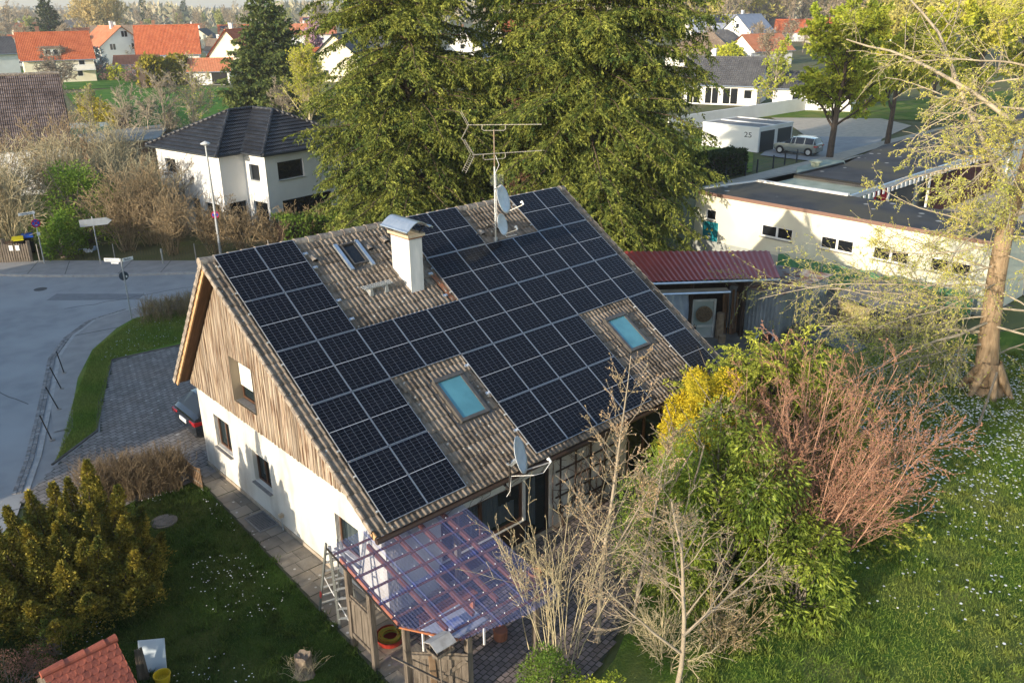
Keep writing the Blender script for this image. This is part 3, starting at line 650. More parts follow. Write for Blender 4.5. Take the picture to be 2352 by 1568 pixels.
o = rawmesh('path', np.array(V), np.array(F), M['slab']); o['kind'] = 'structure'
sheet('path_bed', [(-.52,2.92),(.1,2.92),(.1,-7.1),(-1.2,-9.4),(-1.15,-8.3)], .02, M['joint'])
M['cobble'] = mat('terrace_pavers', (.24,.19,.17), (.17,.14,.13), scale=2, island=.25, bump=.5)
pave('terrace', [(-1.1,-9.4),(-.4,-7.1),(.1,-7.1),(9,-7.1),(8,-9.2),(3,-11.4),(-1.0,-12.4)], .17, .14, math.radians(8), .03, M['cobble'], M['joint'], joint=.02)
rl = [(-3,-40),(-1.2,-12.6),(3,-11.6),(8,-9.2),(13,-7),(16,-5.6),(23,-5.2),(30,-9.5),(48,-20),(40,-48),(10,-48)]
sheet('rear_lawn', rl, .012, M['grass2'])
sheet('yard', [(12.9,-7.3),(13,3.5),(22,6),(31,7.5),(34.6,-9),(24,-5),(16.3,-5.4)], .016, M['dirt'])
# blades and daisies: one object of stuff each
def scatter(poly, n, seed=1):
    r = np.random.RandomState(seed); P = np.array(poly); lo = P.min(0); hi = P.max(0); out = np.empty((0, 2))
    while len(out) < n:
        q = r.uniform(lo, hi, (n, 2)); out = np.vstack([out, q[inside_np(q, poly)]])
    return out[:n], r
def blades(name, poly, n, h, wd, m, z, seed, clump=None):
    P, r = scatter(poly, n, seed)
    if clump is not None:
        C_, _ = scatter(poly, clump, seed+1); P = C_[r.randint(0, clump, n)]+r.normal(0, .07, (n, 2))
    a = r.uniform(0, 2*np.pi, n); hh = h*r.uniform(.4, 1.3, n); ln = hh*r.uniform(.2, 1.0, n); b = r.uniform(0, 2*np.pi, n)
    V = np.zeros((n, 3, 3)); V[:, 0, :2] = P+np.c_[np.cos(a), np.sin(a)]*wd; V[:, 1, :2] = P-np.c_[np.cos(a), np.sin(a)]*wd; V[:, 2, :2] = P+np.c_[np.cos(b), np.sin(b)]*ln[:, None]
    V[:, :2, 2] = z; V[:, 2, 2] = z+hh
    o = rawmesh(name, V.reshape(-1, 3), np.arange(3*n).reshape(-1, 3), m); o['kind'] = 'stuff'; return o
def daisies(name, P, r, m, z, rad=.014):
    n = len(P); V = np.zeros((n, 5, 3)); a = r.uniform(0, 6.28, n); rr = rad*r.uniform(.6, 1.3, n); zz = z+r.uniform(.03, .09, n); F = []
    for k in range(5): V[:, k, 0] = P[:, 0]+rr*np.cos(a+k*1.2566); V[:, k, 1] = P[:, 1]+rr*np.sin(a+k*1.2566); V[:, k, 2] = zz+r.uniform(-.006, .006, n)
    F = np.vstack([np.arange(n)[:, None]*5+np.array([0, 1, 2]), np.arange(n)[:, None]*5+np.array([0, 2, 3]), np.arange(n)[:, None]*5+np.array([0, 3, 4])])
    o = rawmesh(name, V.reshape(-1, 3), F, m); o['kind'] = 'stuff'; return o
gn = [(-7.6,-6),(-6.5,1.6),(-3.6,2.2),(-.66,2.2),(-.64,.7),(-1.14,-8.3),(-1.2,-10.4),(-5,-9)]
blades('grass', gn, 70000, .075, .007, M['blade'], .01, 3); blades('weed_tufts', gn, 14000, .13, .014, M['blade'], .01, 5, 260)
blades('grass', [(-3.4,6.5),(-1.7,7.9),(.85,14.05),(7,13.9),(7.6,17),(3.3,18.3),(.6,15.6),(-1.7,10.6)], 40000, .10, .009, M['blade2'], .07, 4)
P, r = scatter(gn, 1500, 6); k = (np.sin(P[:,0]*1.7+2)*np.cos(P[:,1]*.9) > .12); daisies('daisies', P[k], r, M['daisy'], .01, .017)
P, r = scatter([(.2,13.9),(3.5,14),(5.5,16.5),(3,17.8)], 150, 7); daisies('daisies', P, r, M['daisy'], .07, .02)
near = [(2,-14),(9,-19.5),(16,-17.5),(26,-15.5),(32,-13),(25,-9),(18,-6.5),(12,-9)]
blades('grass', near, 110000, .085, .011, M['blade2'], .012, 8); blades('weed_tufts', near, 22000, .15, .02, M['blade2'], .012, 9, 420)
P, r = scatter([(8,-12),(10,-19),(22,-17),(31,-14),(24,-7.5),(15,-8)], 16000, 10)
dn = np.exp(-((P[:,0]-21)/6.0)**2-((P[:,1]+11.5)/3.2)**2); k = r.uniform(0, 1, len(P)) < (.06+.85*dn)*(np.sin(P[:,0]*2.1+P[:,1])*.35+.75); daisies('daisies', P[k], r, M['daisy'], .03, .034)
# middle distance
sheet('meadow', gx([(150,215),(330,196),(440,196),(545,205),(560,290),(300,300),(215,262),(170,240)]), .02, M['grass3'])
sheet('front_garden_lawn', gx([cr(180,880),cr(330,860),cr(650,960),cr(640,1080),cr(300,1130),cr(200,1000)]), .02, M['grass2'])
sheet('lawn_patch', gx([cr(640,740),cr(1000,690),cr(2346,560),cr(2346,700),cr(1900,760),cr(1000,740)]), .02, M['grass2'])
sheet('gravel_lot', gx([cr(760,740),cr(1450,745),cr(1640,790),cr(1440,880),cr(1010,880),cr(900,800)]), .03, M['gravel'])
sheet('forecourt', gx([cr(690,975),cr(760,920),cr(900,860),cr(1460,860),cr(1440,905),cr(1000,1010)]), .034, M['asphalt'])
sheet('side_street', gx([cr(300,1215),cr(1100,1045),cr(1900,805),cr(2346,680),cr(2500,640),cr(2500,700),cr(2346,760),cr(1500,1010),cr(700,1230),cr(300,1330)]), .02, M['asphalt2'])
sheet('side_pavement', gx([cr(330,1175),cr(1100,985),cr(1450,890),cr(1900,785),cr(1900,800),cr(1450,925),cr(1100,1038),cr(330,1208)]), .06, M['gravel'])
sheet('car_park', [(36,-10),(46,16),(60,18),(110,12),(90,-30),(44,-30)], .02, M['gravel'])
# ---------------------------------------------------------------- plants
def norm(v): return v/np.maximum(np.linalg.norm(v, axis=-1, keepdims=True), 1e-9)
def skeleton(P, D, L, R, levels, r):
    """vectorised branching; returns all segments and, per level, sample points with directions"""
    S = []; pts = []
    P = np.atleast_2d(np.asarray(P, float)); D = norm(np.atleast_2d(np.asarray(D, float))); L = np.atleast_1d(np.asarray(L, float)); R = np.atleast_1d(np.asarray(R, float))
    for lv in levels:
        k = lv.get('k', 6); n = len(P); wob = lv.get('wob', .15); upv = np.array(lv.get('up', (0, 0, 0))); tp = lv.get('taper', .35)
        Q = np.zeros((n, k+1, 3)); DD = np.zeros((n, k+1, 3)); Q[:, 0] = P; DD[:, 0] = D; d = D.copy()
        for i in range(k):
            d = norm(d+r.normal(0, wob, (n, 3))+upv*(1 if not lv.get('late') else i/k)); Q[:, i+1] = Q[:, i]+d*(L/k)[:, None]; DD[:, i+1] = d
            ra = R*(1-(1-tp)*i/k); rb = R*(1-(1-tp)*(i+1)/k)
            S.append(np.hstack([Q[:, i], Q[:, i+1], ra[:, None], rb[:, None]]))
        pts.append((Q, DD, L, R))
        m = lv.get('n', 0)
        if not m: break
        if lv.get('bylen'): cnt = np.maximum(1, (L*m).astype(int))
        else: cnt = np.maximum(0, np.round(m*r.uniform(.7, 1.3, n))).astype(int)
        idx = np.repeat(np.arange(n), cnt); t = r.uniform(lv.get('t0', .25), lv.get('t1', 1.0), len(idx))
        f = t*k; i0 = np.minimum(f.astype(int), k-1); fr_ = (f-i0)[:, None]
        cp = Q[idx, i0]*(1-fr_)+Q[idx, i0+1]*fr_; cd = DD[idx, i0+1]
        ang = np.radians(r.normal(lv.get('ang', 45), lv.get('asd', 10), len(idx)))[:, None]
        side = norm(np.cross(cd, r.normal(0, 1, (len(idx), 3))))
        if lv.get('flat'):
            hz = norm(np.cross(cd, np.array([0, 0, 1.])))*np.where(r.uniform(size=len(idx)) < .5, -1, 1)[:, None]; side = norm(hz+side*.25)
        P = cp; D = norm(cd*np.cos(ang)+side*np.sin(ang)); L = L[idx]*lv.get('lr', .5)*(1-lv.get('ltap', .5)*t)*r.uniform(.7, 1.25, len(idx))
        R = np.maximum(R[idx]*(1-(1-tp)*t)*lv.get('rr', .5), lv.get('rmin', .003))
    return np.vstack(S), pts
def tubes(name, S, m, parent, sides=4, smooth=True):
    n = len(S); a, b = S[:, :3], S[:, 3:6]; d = norm(b-a); ref = np.where(np.abs(d[:, 2:3]) > .9, np.array([[1., 0, 0]]), np.array([[0, 0, 1.]]))
    u = norm(np.cross(d, ref)); v = np.cross(d, u); V = np.zeros((n, 2*sides, 3)); F = []
    for k in range(sides):
        c, s = math.cos(2*math.pi*k/sides), math.sin(2*math.pi*k/sides); o = u*c+v*s
        V[:, k] = a+o*S[:, 6:7]; V[:, sides+k] = b+o*S[:, 7:8]
        F.append(np.stack([np.arange(n)*2*sides+j for j in (k, (k+1) % sides, sides+(k+1) % sides, sides+k)], 1))
    return rawmesh(name, V.reshape(-1, 3), np.vstack(F), m, parent, smooth=smooth)
def leafcloud(name, P, D, ln, wd, m, parent, r, jitter=.5, droop=0, mi=None, fold=False):
    n = len(P); a = norm(D+r.normal(0, jitter, (n, 3))+np.array([0, 0, -droop])); b = norm(np.cross(a, r.normal(0, 1, (n, 3))))
    l = ln*r.uniform(.6, 1.4, (n, 1)); w_ = wd*r.uniform(.6, 1.4, (n, 1)); V = np.zeros((n, 4, 3))
    V[:, 0] = P; V[:, 1] = P+a*l*.45+b*w_*.5; V[:, 2] = P+a*l; V[:, 3] = P+a*l*.45-b*w_*.5
    return rawmesh(name, V.reshape(-1, 3), np.arange(4*n).reshape(-1, 4), m, parent, mi=mi)
def along(pt, n, r, t0=0, t1=1, bylen=False):
    Q, DD, L, R = pt; N, k = Q.shape[0], Q.shape[1]-1
    cnt = np.maximum(1, np.round(L*n*r.uniform(.7, 1.3, N))).astype(int) if bylen else np.full(N, n)
    idx = np.repeat(np.arange(N), cnt); t = r.uniform(t0, t1, len(idx))*k; i = np.minimum(t.astype(int), k-1); f = (t-i)[:, None]
    return Q[idx, i]*(1-f)+Q[idx, i+1]*f, DD[idx, i+1], idx
def leafmat(name, a, b=None, isl=.3, trans=.35, sc=.5, rough=.7): return mat(name, a, b, scale=sc, island=isl, trans=trans, rough=rough, spec=.2)
M['bark'] = mat('brown_bark', (.14,.10,.07), (.08,.06,.045), scale=3, stretch=(4,4,1), bump=.8, bscale=12)
M['bark_pale'] = mat('pale_bark', (.42,.36,.27), (.29,.245,.18), scale=4)
M['bark_grey'] = mat('grey_bark', (.26,.22,.17), (.17,.145,.115), scale=4)
M['bark_larch'] = mat('reddish_bark', (.36,.26,.16), (.22,.15,.09), scale=2, stretch=(5,5,.6), bump=1.2, bscale=9)
M['twig_red'] = mat('reddish_twig', (.44,.26,.18), (.34,.19,.13), scale=3, island=.2)
M['spruce'] = leafmat('spruce_needles', (.05,.09,.02), (.30,.32,.06), .55, .3, 1.3)
M['fir'] = leafmat('fir_needles', (.05,.09,.03), (.17,.20,.05), .4, .3, .9)
M['darkfir'] = leafmat('dark_needles', (.03,.05,.018), (.06,.08,.02), .4, .2, .8)
M['dead'] = mat('dead_twigs', (.16,.09,.05), (.10,.06,.035), scale=3, island=.3)
M['yewgold'] = leafmat('yew_needles', (.34,.27,.04), (.09,.11,.022), .5, .25, 2.6)
M['hemlock'] = leafmat('hemlock_needles', (.20,.26,.035), (.48,.50,.075), .4, .4, 1.2)
M['gold'] = leafmat('golden_foliage', (.72,.55,.03), (.50,.44,.04), .25, .35, 1.5)
M['leaf'] = leafmat('green_leaf', (.11,.19,.03), (.20,.28,.045), .35, .4, 1)
M['leaf_dark'] = leafmat('evergreen_leaf', (.11,.18,.03), (.34,.40,.06), .45, .4, 1.2, .4)
M['leaf_lime'] = leafmat('young_leaf', (.46,.50,.045), (.66,.62,.07), .3, .4, .25)
M['leaf_spring'] = leafmat('spring_leaf', (.38,.46,.05), (.56,.56,.07), .3, .4, .3)
M['leaf_fresh'] = leafmat('fresh_leaf', (.22,.34,.045), (.40,.50,.08), .3, .4, .5)
M['larchtuft'] = leafmat('larch_tuft', (.66,.60,.13), (.46,.50,.10), .3, .4, .6)
M['bud_red'] = leafmat('reddish_bud', (.46,.22,.15), (.36,.19,.12), .3, .35, 2)
M['bud_pale'] = leafmat('pale_bud', (.56,.38,.24), (.42,.33,.17), .3, .3, 2)
M['seedhead'] = leafmat('seed_head', (.36,.30,.18), (.24,.20,.12), .3, .1, 2)
M['blossom'] = leafmat('pink_blossom', (.62,.42,.50), (.50,.33,.42), .2, .4, 1)
M['haze_twig'] = mat('far_twigs', (.30,.23,.15), (.22,.17,.11), scale=.3, island=.35)

def conifer(name, label, loc, H_, Rb, seed, m_leaf='spruce', group=None, zmin=.4, step=.45, per=8, dens=9, ln=.26, wd=.10, droop=.9, tw=6.5, prof=.75, dead=0, el0=15, trunk=None, cat='conifer', gap=0, tip=.45, sub=.34, zmax=1e9):
    r = np.random.RandomState(seed); root = thing(name, label, cat, loc, group=group, world=False)
    tr_ = trunk or H_*.017
    S, pt = skeleton([(0, 0, -.2)], [(0, 0, 1)], [H_+.2], [tr_], [dict(k=14, wob=.012, taper=.06)], r)
    tubes('trunk', S, M['bark'], root, 9)
    Q = pt[0][0][0]
    zz = np.arange(zmin, H_*.985, step); zz = np.concatenate([zz+r.normal(0, .12, len(zz)) for _ in range(1)]); A = []; B = []; LL = []; RR = []
    for z in zz:
        if z > zmax and r.uniform() > .45: continue
        f = min(max(z/H_, 0), .995); R_ = Rb*(1-f)**prof
        if f < .12: R_ *= .75+.25*f/.12
        n = max(4, int(per*(.5+.5*(1-f))))
        for k in range(n):
            if r.uniform() < gap: continue
            az = r.uniform(0, 2*math.pi); e = math.radians(el0+35*f-10+r.normal(0, 6)); i = min(int(f*14), 13)
            A.append(Q[i]*(1-(f*14-i))+Q[i+1]*(f*14-i)); B.append((math.cos(az)*math.cos(e), math.sin(az)*math.cos(e), math.sin(e))); LL.append(R_*r.uniform(.72, 1.18)+.15); RR.append(max(.012, .022*R_*.55))
    lv = [dict(k=7, wob=.06, up=(0, 0, -.075*(droop+.3)), taper=.2, n=tw, bylen=True, t0=.12, ang=55, asd=12, lr=sub, ltap=.55, rr=.35, flat=True, rmin=.004),
          dict(k=4, wob=.12, up=(0, 0, -.16*droop), taper=.4)]
    S, pt = skeleton(A, B, LL, RR, lv, r)
    nl = len(pt[0][0]); tubes('limbs', S[:nl*7], M['bark'], root, 4)
    p1, d1, i1 = along(pt[1], dens, r, .05, 1, True); p0, d0, i0 = along(pt[0], dens*.8, r, tip, 1, True)
    P = np.vstack([p1, p0]); D = np.vstack([d1, d0])
    if dead:
        k = np.zeros(len(P), int); dz = [(x, y, z, q) for x, y, z, q in dead]
        for x, y, z, q in dz: k |= (((P-np.array([x, y, z]))**2).sum(1) < q*q).astype(int)
        leafcloud('foliage', P, D, ln, wd, [M[m_leaf], M['dead']], root, r, .62, droop*.35, mi=k)
    else: leafcloud('foliage', P, D, ln, wd, M[m_leaf], root, r, .62, droop*.35)
    return root
def twiggy(name, label, cat, loc, seed, levels, stems, m_bark='bark_grey', m_leaf=None, leafper=6, ln=.05, wd=.03, lev=-1, group=None, sides=4, trunkname='branches', jitter=.8, droop=0, t0=0, minr=0, leafname='buds', bylen=False, drooplv=0):
    """stems: list of (offset, direction, length, radius)"""
    r = np.random.RandomState(seed); root = thing(name, label, cat, loc, group=group, world=False)
    A = [s[0] for s in stems]; B = [s[1] for s in stems]; C_ = [s[2] for s in stems]; R_ = [s[3] for s in stems]
    S, pt = skeleton(A, B, C_, R_, levels, r); S[:, 6:8] = np.maximum(S[:, 6:8], minr)
    k0 = len(stems)*levels[0].get('k', 6)
    tubes('trunk', S[:k0], M[m_bark], root, 7); tubes('branches', S[k0:], M[m_bark], root, sides)
    if m_leaf:
        p, d_, _ = along(pt[lev], leafper, r, t0, 1, bylen); leafcloud(leafname, p, d_, ln, wd, M[m_leaf], root, r, jitter, droop)
    return root, pt, r
def shrub(name, label, cat, loc, rx, ry, h, seed, m_leaf='leaf', m_bark='bark_grey', n=6000, ln=.07, wd=.045, group=None, zb=.1, nst=26, shape=1.0, lumps=26, jitter=1.0, up=.2, shell=.55, droop=0):
    """leafy bush: stems from the base into lumps of leaves of uneven size"""
    r = np.random.RandomState(seed); root = thing(name, label, cat, loc, group=group, world=False)
    th = r.uniform(0, 2*np.pi, lumps); ph = np.arccos(r.uniform(-.15, 1, lumps)); rr = r.uniform(.45, .95, lumps)**.6
    C_ = np.c_[np.cos(th)*np.sin(ph)*rx*rr, np.sin(th)*np.sin(ph)*ry*rr, zb*h+(h*(1-zb))*np.maximum(np.cos(ph), 0)**shape*rr*.88+r.uniform(0, .12*h, lumps)]
    sz = min(rx, ry, h)*r.uniform(.22, .42, lumps); k = r.choice(lumps, n, p=sz**2/np.sum(sz**2))
    v = norm(r.normal(0, 1, (n, 3))); P = C_[k]+v*(sz[k]*r.uniform(shell, 1.12, n))[:, None]*np.array([1, 1, 1.05]); P[:, 2] = np.maximum(P[:, 2], .03)
    st = r.choice(lumps, nst); A = np.c_[r.normal(0, rx*.08, nst), r.normal(0, ry*.08, nst), np.zeros(nst)]; T = C_[st]-A
    S, _ = skeleton(A, T, np.linalg.norm(T, axis=1)*1.1, np.full(nst, .012*h), [dict(k=6, wob=.08, taper=.4, n=3, t0=.4, ang=35, lr=.45, rr=.5), dict(k=3, wob=.1)], r)
    tubes('stems', S, M[m_bark], root, 4); leafcloud('foliage', P, norm(v+np.array([0, 0, up])), ln, wd, M[m_leaf], root, r, jitter*.5, droop)
    return root
def bareshrub(name, label, loc, R_, h, seed, nst=34, m_bark='twig_brown', group=None, m_leaf=None, thick=.012, dens=1.0, leafper=5, ln=.04, wd=.03, cat='shrub', minr=.004, wob=.13, spread=.5):
    r = np.random.RandomState(seed); st = []
    for i in range(nst):
        az = r.uniform(0, 6.283); t = abs(r.normal(0, spread)); q = R_*.35*r.uniform(0, 1)
        st.append(((q*math.cos(az), q*math.sin(az), 0), (math.cos(az)*t*R_/h*1.6, math.sin(az)*t*R_/h*1.6, 1), h*r.uniform(.6, 1.05), thick))
    lv = [dict(k=6, wob=wob*.7, taper=.4, n=6*dens, t0=.2, ang=32, asd=12, lr=.5, rr=.55), dict(k=4, wob=wob, taper=.5, n=4*dens, t0=.1, ang=38, asd=14, lr=.55, rr=.6, rmin=.003), dict(k=3, wob=wob, taper=.5)]
    return twiggy(name, label, cat, loc, seed, lv, st, m_bark, m_leaf, leafper, ln, wd, group=group, minr=minr, sides=3)
M['twig_brown'] = mat('brown_twigs', (.36,.27,.155), (.25,.185,.105), scale=2, island=.3)
M['twig_pale'] = mat('pale_twigs', (.50,.43,.27), (.38,.32,.19), scale=2, island=.3)
# --- the two tall spruces behind the house
conifer('spruce_tree', 'tall spruce behind the roof, left one of the two, beside the hip-roofed white house', (20.3,19,0), 25, 5.9, 21, group='tall spruces behind the house', dens=25, per=12, step=.36, tw=9, ln=.17, wd=.06, prof=.27, zmin=.3, gap=.2, droop=1.1, zmax=19)
conifer('spruce_tree', 'tall spruce right behind the antenna mast, with a brown dead patch, near the cream building', (26.8,11.5,0), 26, 6.6, 22, group='tall spruces behind the house', dens=25, per=12, step=.36, tw=9, ln=.17, wd=.06, prof=.27, zmin=.3, gap=.2, droop=1.1, zmax=19, dead=[(-3.6,1.5,3.6,1.5),(-3.4,2.2,8.2,.9),(-4.2,.6,2.6,1.2)])
conifer('spruce_tree', 'slimmer spruce standing back in the gap between the two tall spruces', (29.5,20.5,0), 21, 4.6, 23, group='tall spruces behind the house', dens=18, per=9, step=.42, tw=8, ln=.19, wd=.07, prof=.4, zmin=.3, gap=.25, droop=1.1, zmax=17)
# --- blue-green fir behind the white house
conifer('fir_tree', 'broad dark fir between the lawn field and the tall spruces', (45.5,83.5,0), 16.2, 7.6, 31, 'fir', dens=5.5, per=12, step=.42, tw=4.2, ln=.5, wd=.24, droop=.35, prof=.8, el0=12)
# --- golden yew in the front garden
r = np.random.RandomState(41); yr = thing('yew_bush', 'large multi-tipped golden green yew in the front garden', 'yew', (-5.0,-1.0,0), world=False)
tips = [(.68,-.35,3.62,.42),(-.05,-.6,3.0,.42),(-.55,.2,3.05,.40),(.35,.4,2.95,.36),(-1.1,-.1,3.0,.38),(-1.6,-.6,2.9,.42),(.95,.25,2.8,.36),(1.15,-.7,2.9,.40),(.1,.9,2.7,.42),(.4,-1.1,2.9,.42),(-.4,-1.2,2.8,.44),(1.35,.1,2.3,.4),(-1.0,-1.3,2.6,.42),(.95,-1.5,2.5,.42),(1.5,-1.0,2.3,.4),(.25,-1.8,2.4,.44),(-.6,-1.9,2.2,.42),(-1.5,.5,2.6,.4),(-2.1,-.3,2.3,.44),(-1.9,-1.3,2.2,.44),(.85,.9,2.1,.42),(1.65,-.4,1.8,.42),(.9,-2.0,1.8,.42),(-.9,1.0,2.2,.44),(-.2,-.1,2.6,.5),(.5,-.4,2.5,.5),(-1.4,-2.0,1.6,.44),(1.5,-1.6,1.5,.4),(-2.3,-1.0,2.5,.45),(-1.9,.1,2.9,.42),(-2.5,-.1,2.6,.45),(-.3,-2.3,1.4,.45),(.6,-2.4,1.1,.4),(-1.1,-2.5,1.2,.42),(1.9,-.9,1.3,.4),(-.9,-.7,2.7,.5),(.0,-1.5,2.3,.5),(1.2,-2.3,.9,.4)]
Ps = []; Ds = []; Ss = []
for x, y, z, q in tips:
    nn = int(4200*z/3*q/.4); t = r.uniform(0, 1, nn)**.9; lo = .25; zz = lo+(z-lo)*t; rad = q*1.0*(1.0-.95*t**1.6)*r.uniform(.62, 1.22, nn)*(1+.22*np.sin(zz*9+x*5+y*3))
    az = r.uniform(0, 6.283, nn); rad = rad*(1+.24*np.sin(3*az+zz*4.5+x*7)+.12*np.sin(7*az-zz*9)); cx = x*(.72+.28*t); cy = y*(.72+.28*t)
    Ps.append(np.c_[cx+rad*np.cos(az), cy+rad*np.sin(az), zz]); Ds.append(np.c_[np.cos(az)*.8, np.sin(az)*.8, np.full(nn, .75)])
    Ss.append([x*.3, y*.3, 0, x*.72, y*.72, z*.45, .05, .035]); Ss.append([x*.72, y*.72, z*.45, x, y, z*.97, .035, .008])
tubes('stems', np.array(Ss), M['bark'], yr, 5); leafcloud('foliage', np.vstack(Ps), np.vstack(Ds), .075, .038, M['yewgold'], yr, r, .5)
# --- larch on the right
lr_ = np.random.RandomState(51); lt = thing('larch_tree', 'big larch with reddish trunk and sparse yellow-green tufts at the right lawn', 'larch', (23.6,-11.7,0), world=False)
tp = [(0,0,-.1,.72),(.02,.05,.25,.54),(.1,.15,.9,.40),(.1,.3,2.2,.35),(.05,.42,4.2,.31),(.0,.45,6.2,.28),(-.1,.2,7.6,.24),(-.15,.0,9.5,.27),(-.1,-.1,12,.2),(0,0,15,.12),(.1,.1,18,.03)]
St = np.array([[*tp[i][:3], *tp[i+1][:3], tp[i][3], tp[i+1][3]] for i in range(len(tp)-1)]); tubes('trunk', St, M['bark_larch'], lt, 14)
r = lr_; fl = []
for k in range(7):
    a = k*.9+.2; fl.append([.62*math.cos(a)*1.5, .62*math.sin(a)*1.5, -.05, .2*math.cos(a), .2*math.sin(a), 1.1, .10, .22])
tubes('root_flare', np.array(fl), M['bark_larch'], lt, 6)
st = [((-.1,.2,7.0),(-.05,.55,.62),8.8,.13),((-.1,.1,9.2),(-.1,.62,.5),7.5,.10),((-.1,.3,6.6),(.1,-.7,.5),6,.12)]
for k in range(46):
    z = .9+k*.33; az = r.uniform(0, 6.283)
    if k % 2 == 0: az = math.radians(r.uniform(75, 215))       # many limbs reach over the yard and towards the house
    L_ = (7.4 if 1.2 < z < 6.5 else 5.0)*r.uniform(.55, 1.15)*(1-.45*max(0, z-7)/9)
    st.append(((0,.3,z),(math.cos(az), math.sin(az), r.uniform(-.28,.12)), L_, r.uniform(.026,.05)))
for k in range(6):
    az = math.radians(r.uniform(105, 172)); st.append(((0,.3,1.8+.45*k),(math.cos(az), math.sin(az), r.uniform(-.12,.10)), r.uniform(6.2,9.0), r.uniform(.035,.055)))
lv = [dict(k=9, wob=.085, up=(0,0,-.022), taper=.25, n=20, t0=.10, ang=50, asd=14, lr=.42, ltap=.45, rr=.42, rmin=.008), dict(k=6, wob=.13, up=(0,0,-.05), taper=.4, n=6, t0=.1, ang=45, asd=15, lr=.45, rr=.55, rmin=.005), dict(k=4, wob=.16, up=(0,0,-.10), taper=.6)]
S, pt = skeleton([s[0] for s in st], [s[1] for s in st], [s[2] for s in st], [s[3] for s in st], lv, r)
S[:, 6:8] = np.maximum(S[:, 6:8], .005)
n0 = len(st)*9; tubes('limbs', S[:n0], M['bark_pale'], lt, 6); tubes('branches', S[n0:], M['bark_pale'], lt, 3)
p, d_, _ = along(pt[2], 10, r, .0, 1); p2, d2, _ = along(pt[1], 14, r, .15, 1)
leafcloud('tufts', np.vstack([p, p2]), np.vstack([d_, d2]), .08, .03, M['larchtuft'], lt, r, 1.0, .1)
# --- shrubs in front of the terrace side
def fan(n, seed, spread, L0, r0, lean=(0, 0), base=.25):
    r = np.random.RandomState(seed); o = []
    for i in range(n):
        az = r.uniform(0, 6.283); t = r.uniform(.03, 1)**.8*spread
        o.append(((r.normal(0, base), r.normal(0, base), 0), (math.cos(az)*t+lean[0], math.sin(az)*t+lean[1], 1), L0*r.uniform(.72, 1.08), r0*r.uniform(.6, 1.2)))
    return o
chl = [dict(k=9, wob=.035, up=(0,0,.015), taper=.25, n=15, t0=.25, ang=30, asd=10, lr=.36, ltap=.5, rr=.45, rmin=.005), dict(k=6, wob=.07, taper=.4, n=7, t0=.15, ang=30, asd=12, lr=.42, rr=.6, rmin=.004), dict(k=3, wob=.1, taper=.6)]
for (lab, loc, n, sp, L0, seed, lean) in (('large cherry shrub with fanned reddish twigs, at the edge of the rear lawn', (9.0,-12.6,0), 30, .72, 5.2, 61, (.08,-.08)), ('smaller reddish twigged shrub in front of the dark green hemlock', (9.4,-10.8,0), 6, .30, 4.4, 62, (0,0))):
    rt_, pt, r = twiggy('cherry_shrub', lab, 'shrub', loc, seed, chl, fan(n, seed, sp, L0, .030, lean), 'twig_red', 'bud_red', 5, .042, .026, minr=.0045, sides=3, group='red budded shrubs')
    p, d_, _ = along(pt[1], 10, r, .2, 1); leafcloud('buds', p, d_, .045, .028, M['bud_red'], rt_, r, .9)
conifer('hemlock_tree', 'dark green hemlock with feathery tips behind the reddish shrubs', (11.2,-9.9,0), 4.6, 3.5, 71, 'hemlock', zmin=.2, step=.13, per=12, dens=30, ln=.10, wd=.045, droop=.9, tw=9, prof=.4, el0=14, trunk=.09, tip=.3)
conifer('hemlock_tree', 'lower hemlock spreading behind the large cherry shrub', (11.6,-12.0,0), 3.2, 2.3, 72, 'hemlock', zmin=.2, step=.2, per=9, dens=20, ln=.11, wd=.05, droop=.6, tw=7, prof=.45, el0=20, trunk=.07, tip=.3)
shrub('golden_cypress', 'golden yellow cypress bush against the eaves corner', 'shrub', (9.3,-9.0,0), 1.55, .95, 4.9, 73, 'gold', n=30000, ln=.075, wd=.035, zb=.15, shape=.7, lumps=44, up=-.2)
shrub('viburnum_bush', 'broad evergreen viburnum with brown seed heads in front of the house', 'shrub', (7.0,-11.4,0), 2.1, 1.7, 4.7, 74, 'leaf_dark', n=17000, ln=.13, wd=.045, zb=.05, shape=.8, lumps=50, up=-.9, jitter=.7)
shrub('viburnum_bush', 'lower evergreen viburnum below the reddish cherry shrub', 'shrub', (7.6,-13.4,0), 1.3, 1.1, 2.1, 75, 'leaf_dark', n=7000, ln=.13, wd=.045, zb=.03, shape=.8, lumps=30, up=-.9, jitter=.7)
vb = shrub('pine_bush', 'soft green young pine between the pale sapling and the viburnum', 'pine', (5.9,-10.6,0), 1.15, 1.1, 4.6, 76, 'leaf_fresh', n=26000, ln=.10, wd=.014, zb=.08, shape=.7, lumps=46, up=.5)
r = np.random.RandomState(77); sh = tag(thing('seed_heads', None, None, (7.0,-11.4,0), world=False)); 
n = 150; th = r.uniform(0, 6.283, n); ph = np.arccos(r.uniform(.0, 1, n)); C_ = np.c_[np.cos(th)*np.sin(ph)*2.0, np.sin(th)*np.sin(ph)*1.7, .5+4.1*np.cos(ph)**.8+.1]
k = np.repeat(np.arange(n), 22); P = C_[k]+r.normal(0, .035, (len(k), 3))*np.array([1,1,.5])
bpy.data.objects.remove(sh); vb2 = [o for o in bpy.data.objects if o.name == 'viburnum_bush'][0]
leafcloud('seed_heads', P, r.normal(0, 1, (len(k), 3)), .035, .03, M['seedhead'], vb2, r)
M['twig_grey'] = mat('grey_twigs', (.36,.30,.225), (.25,.21,.155), scale=3)
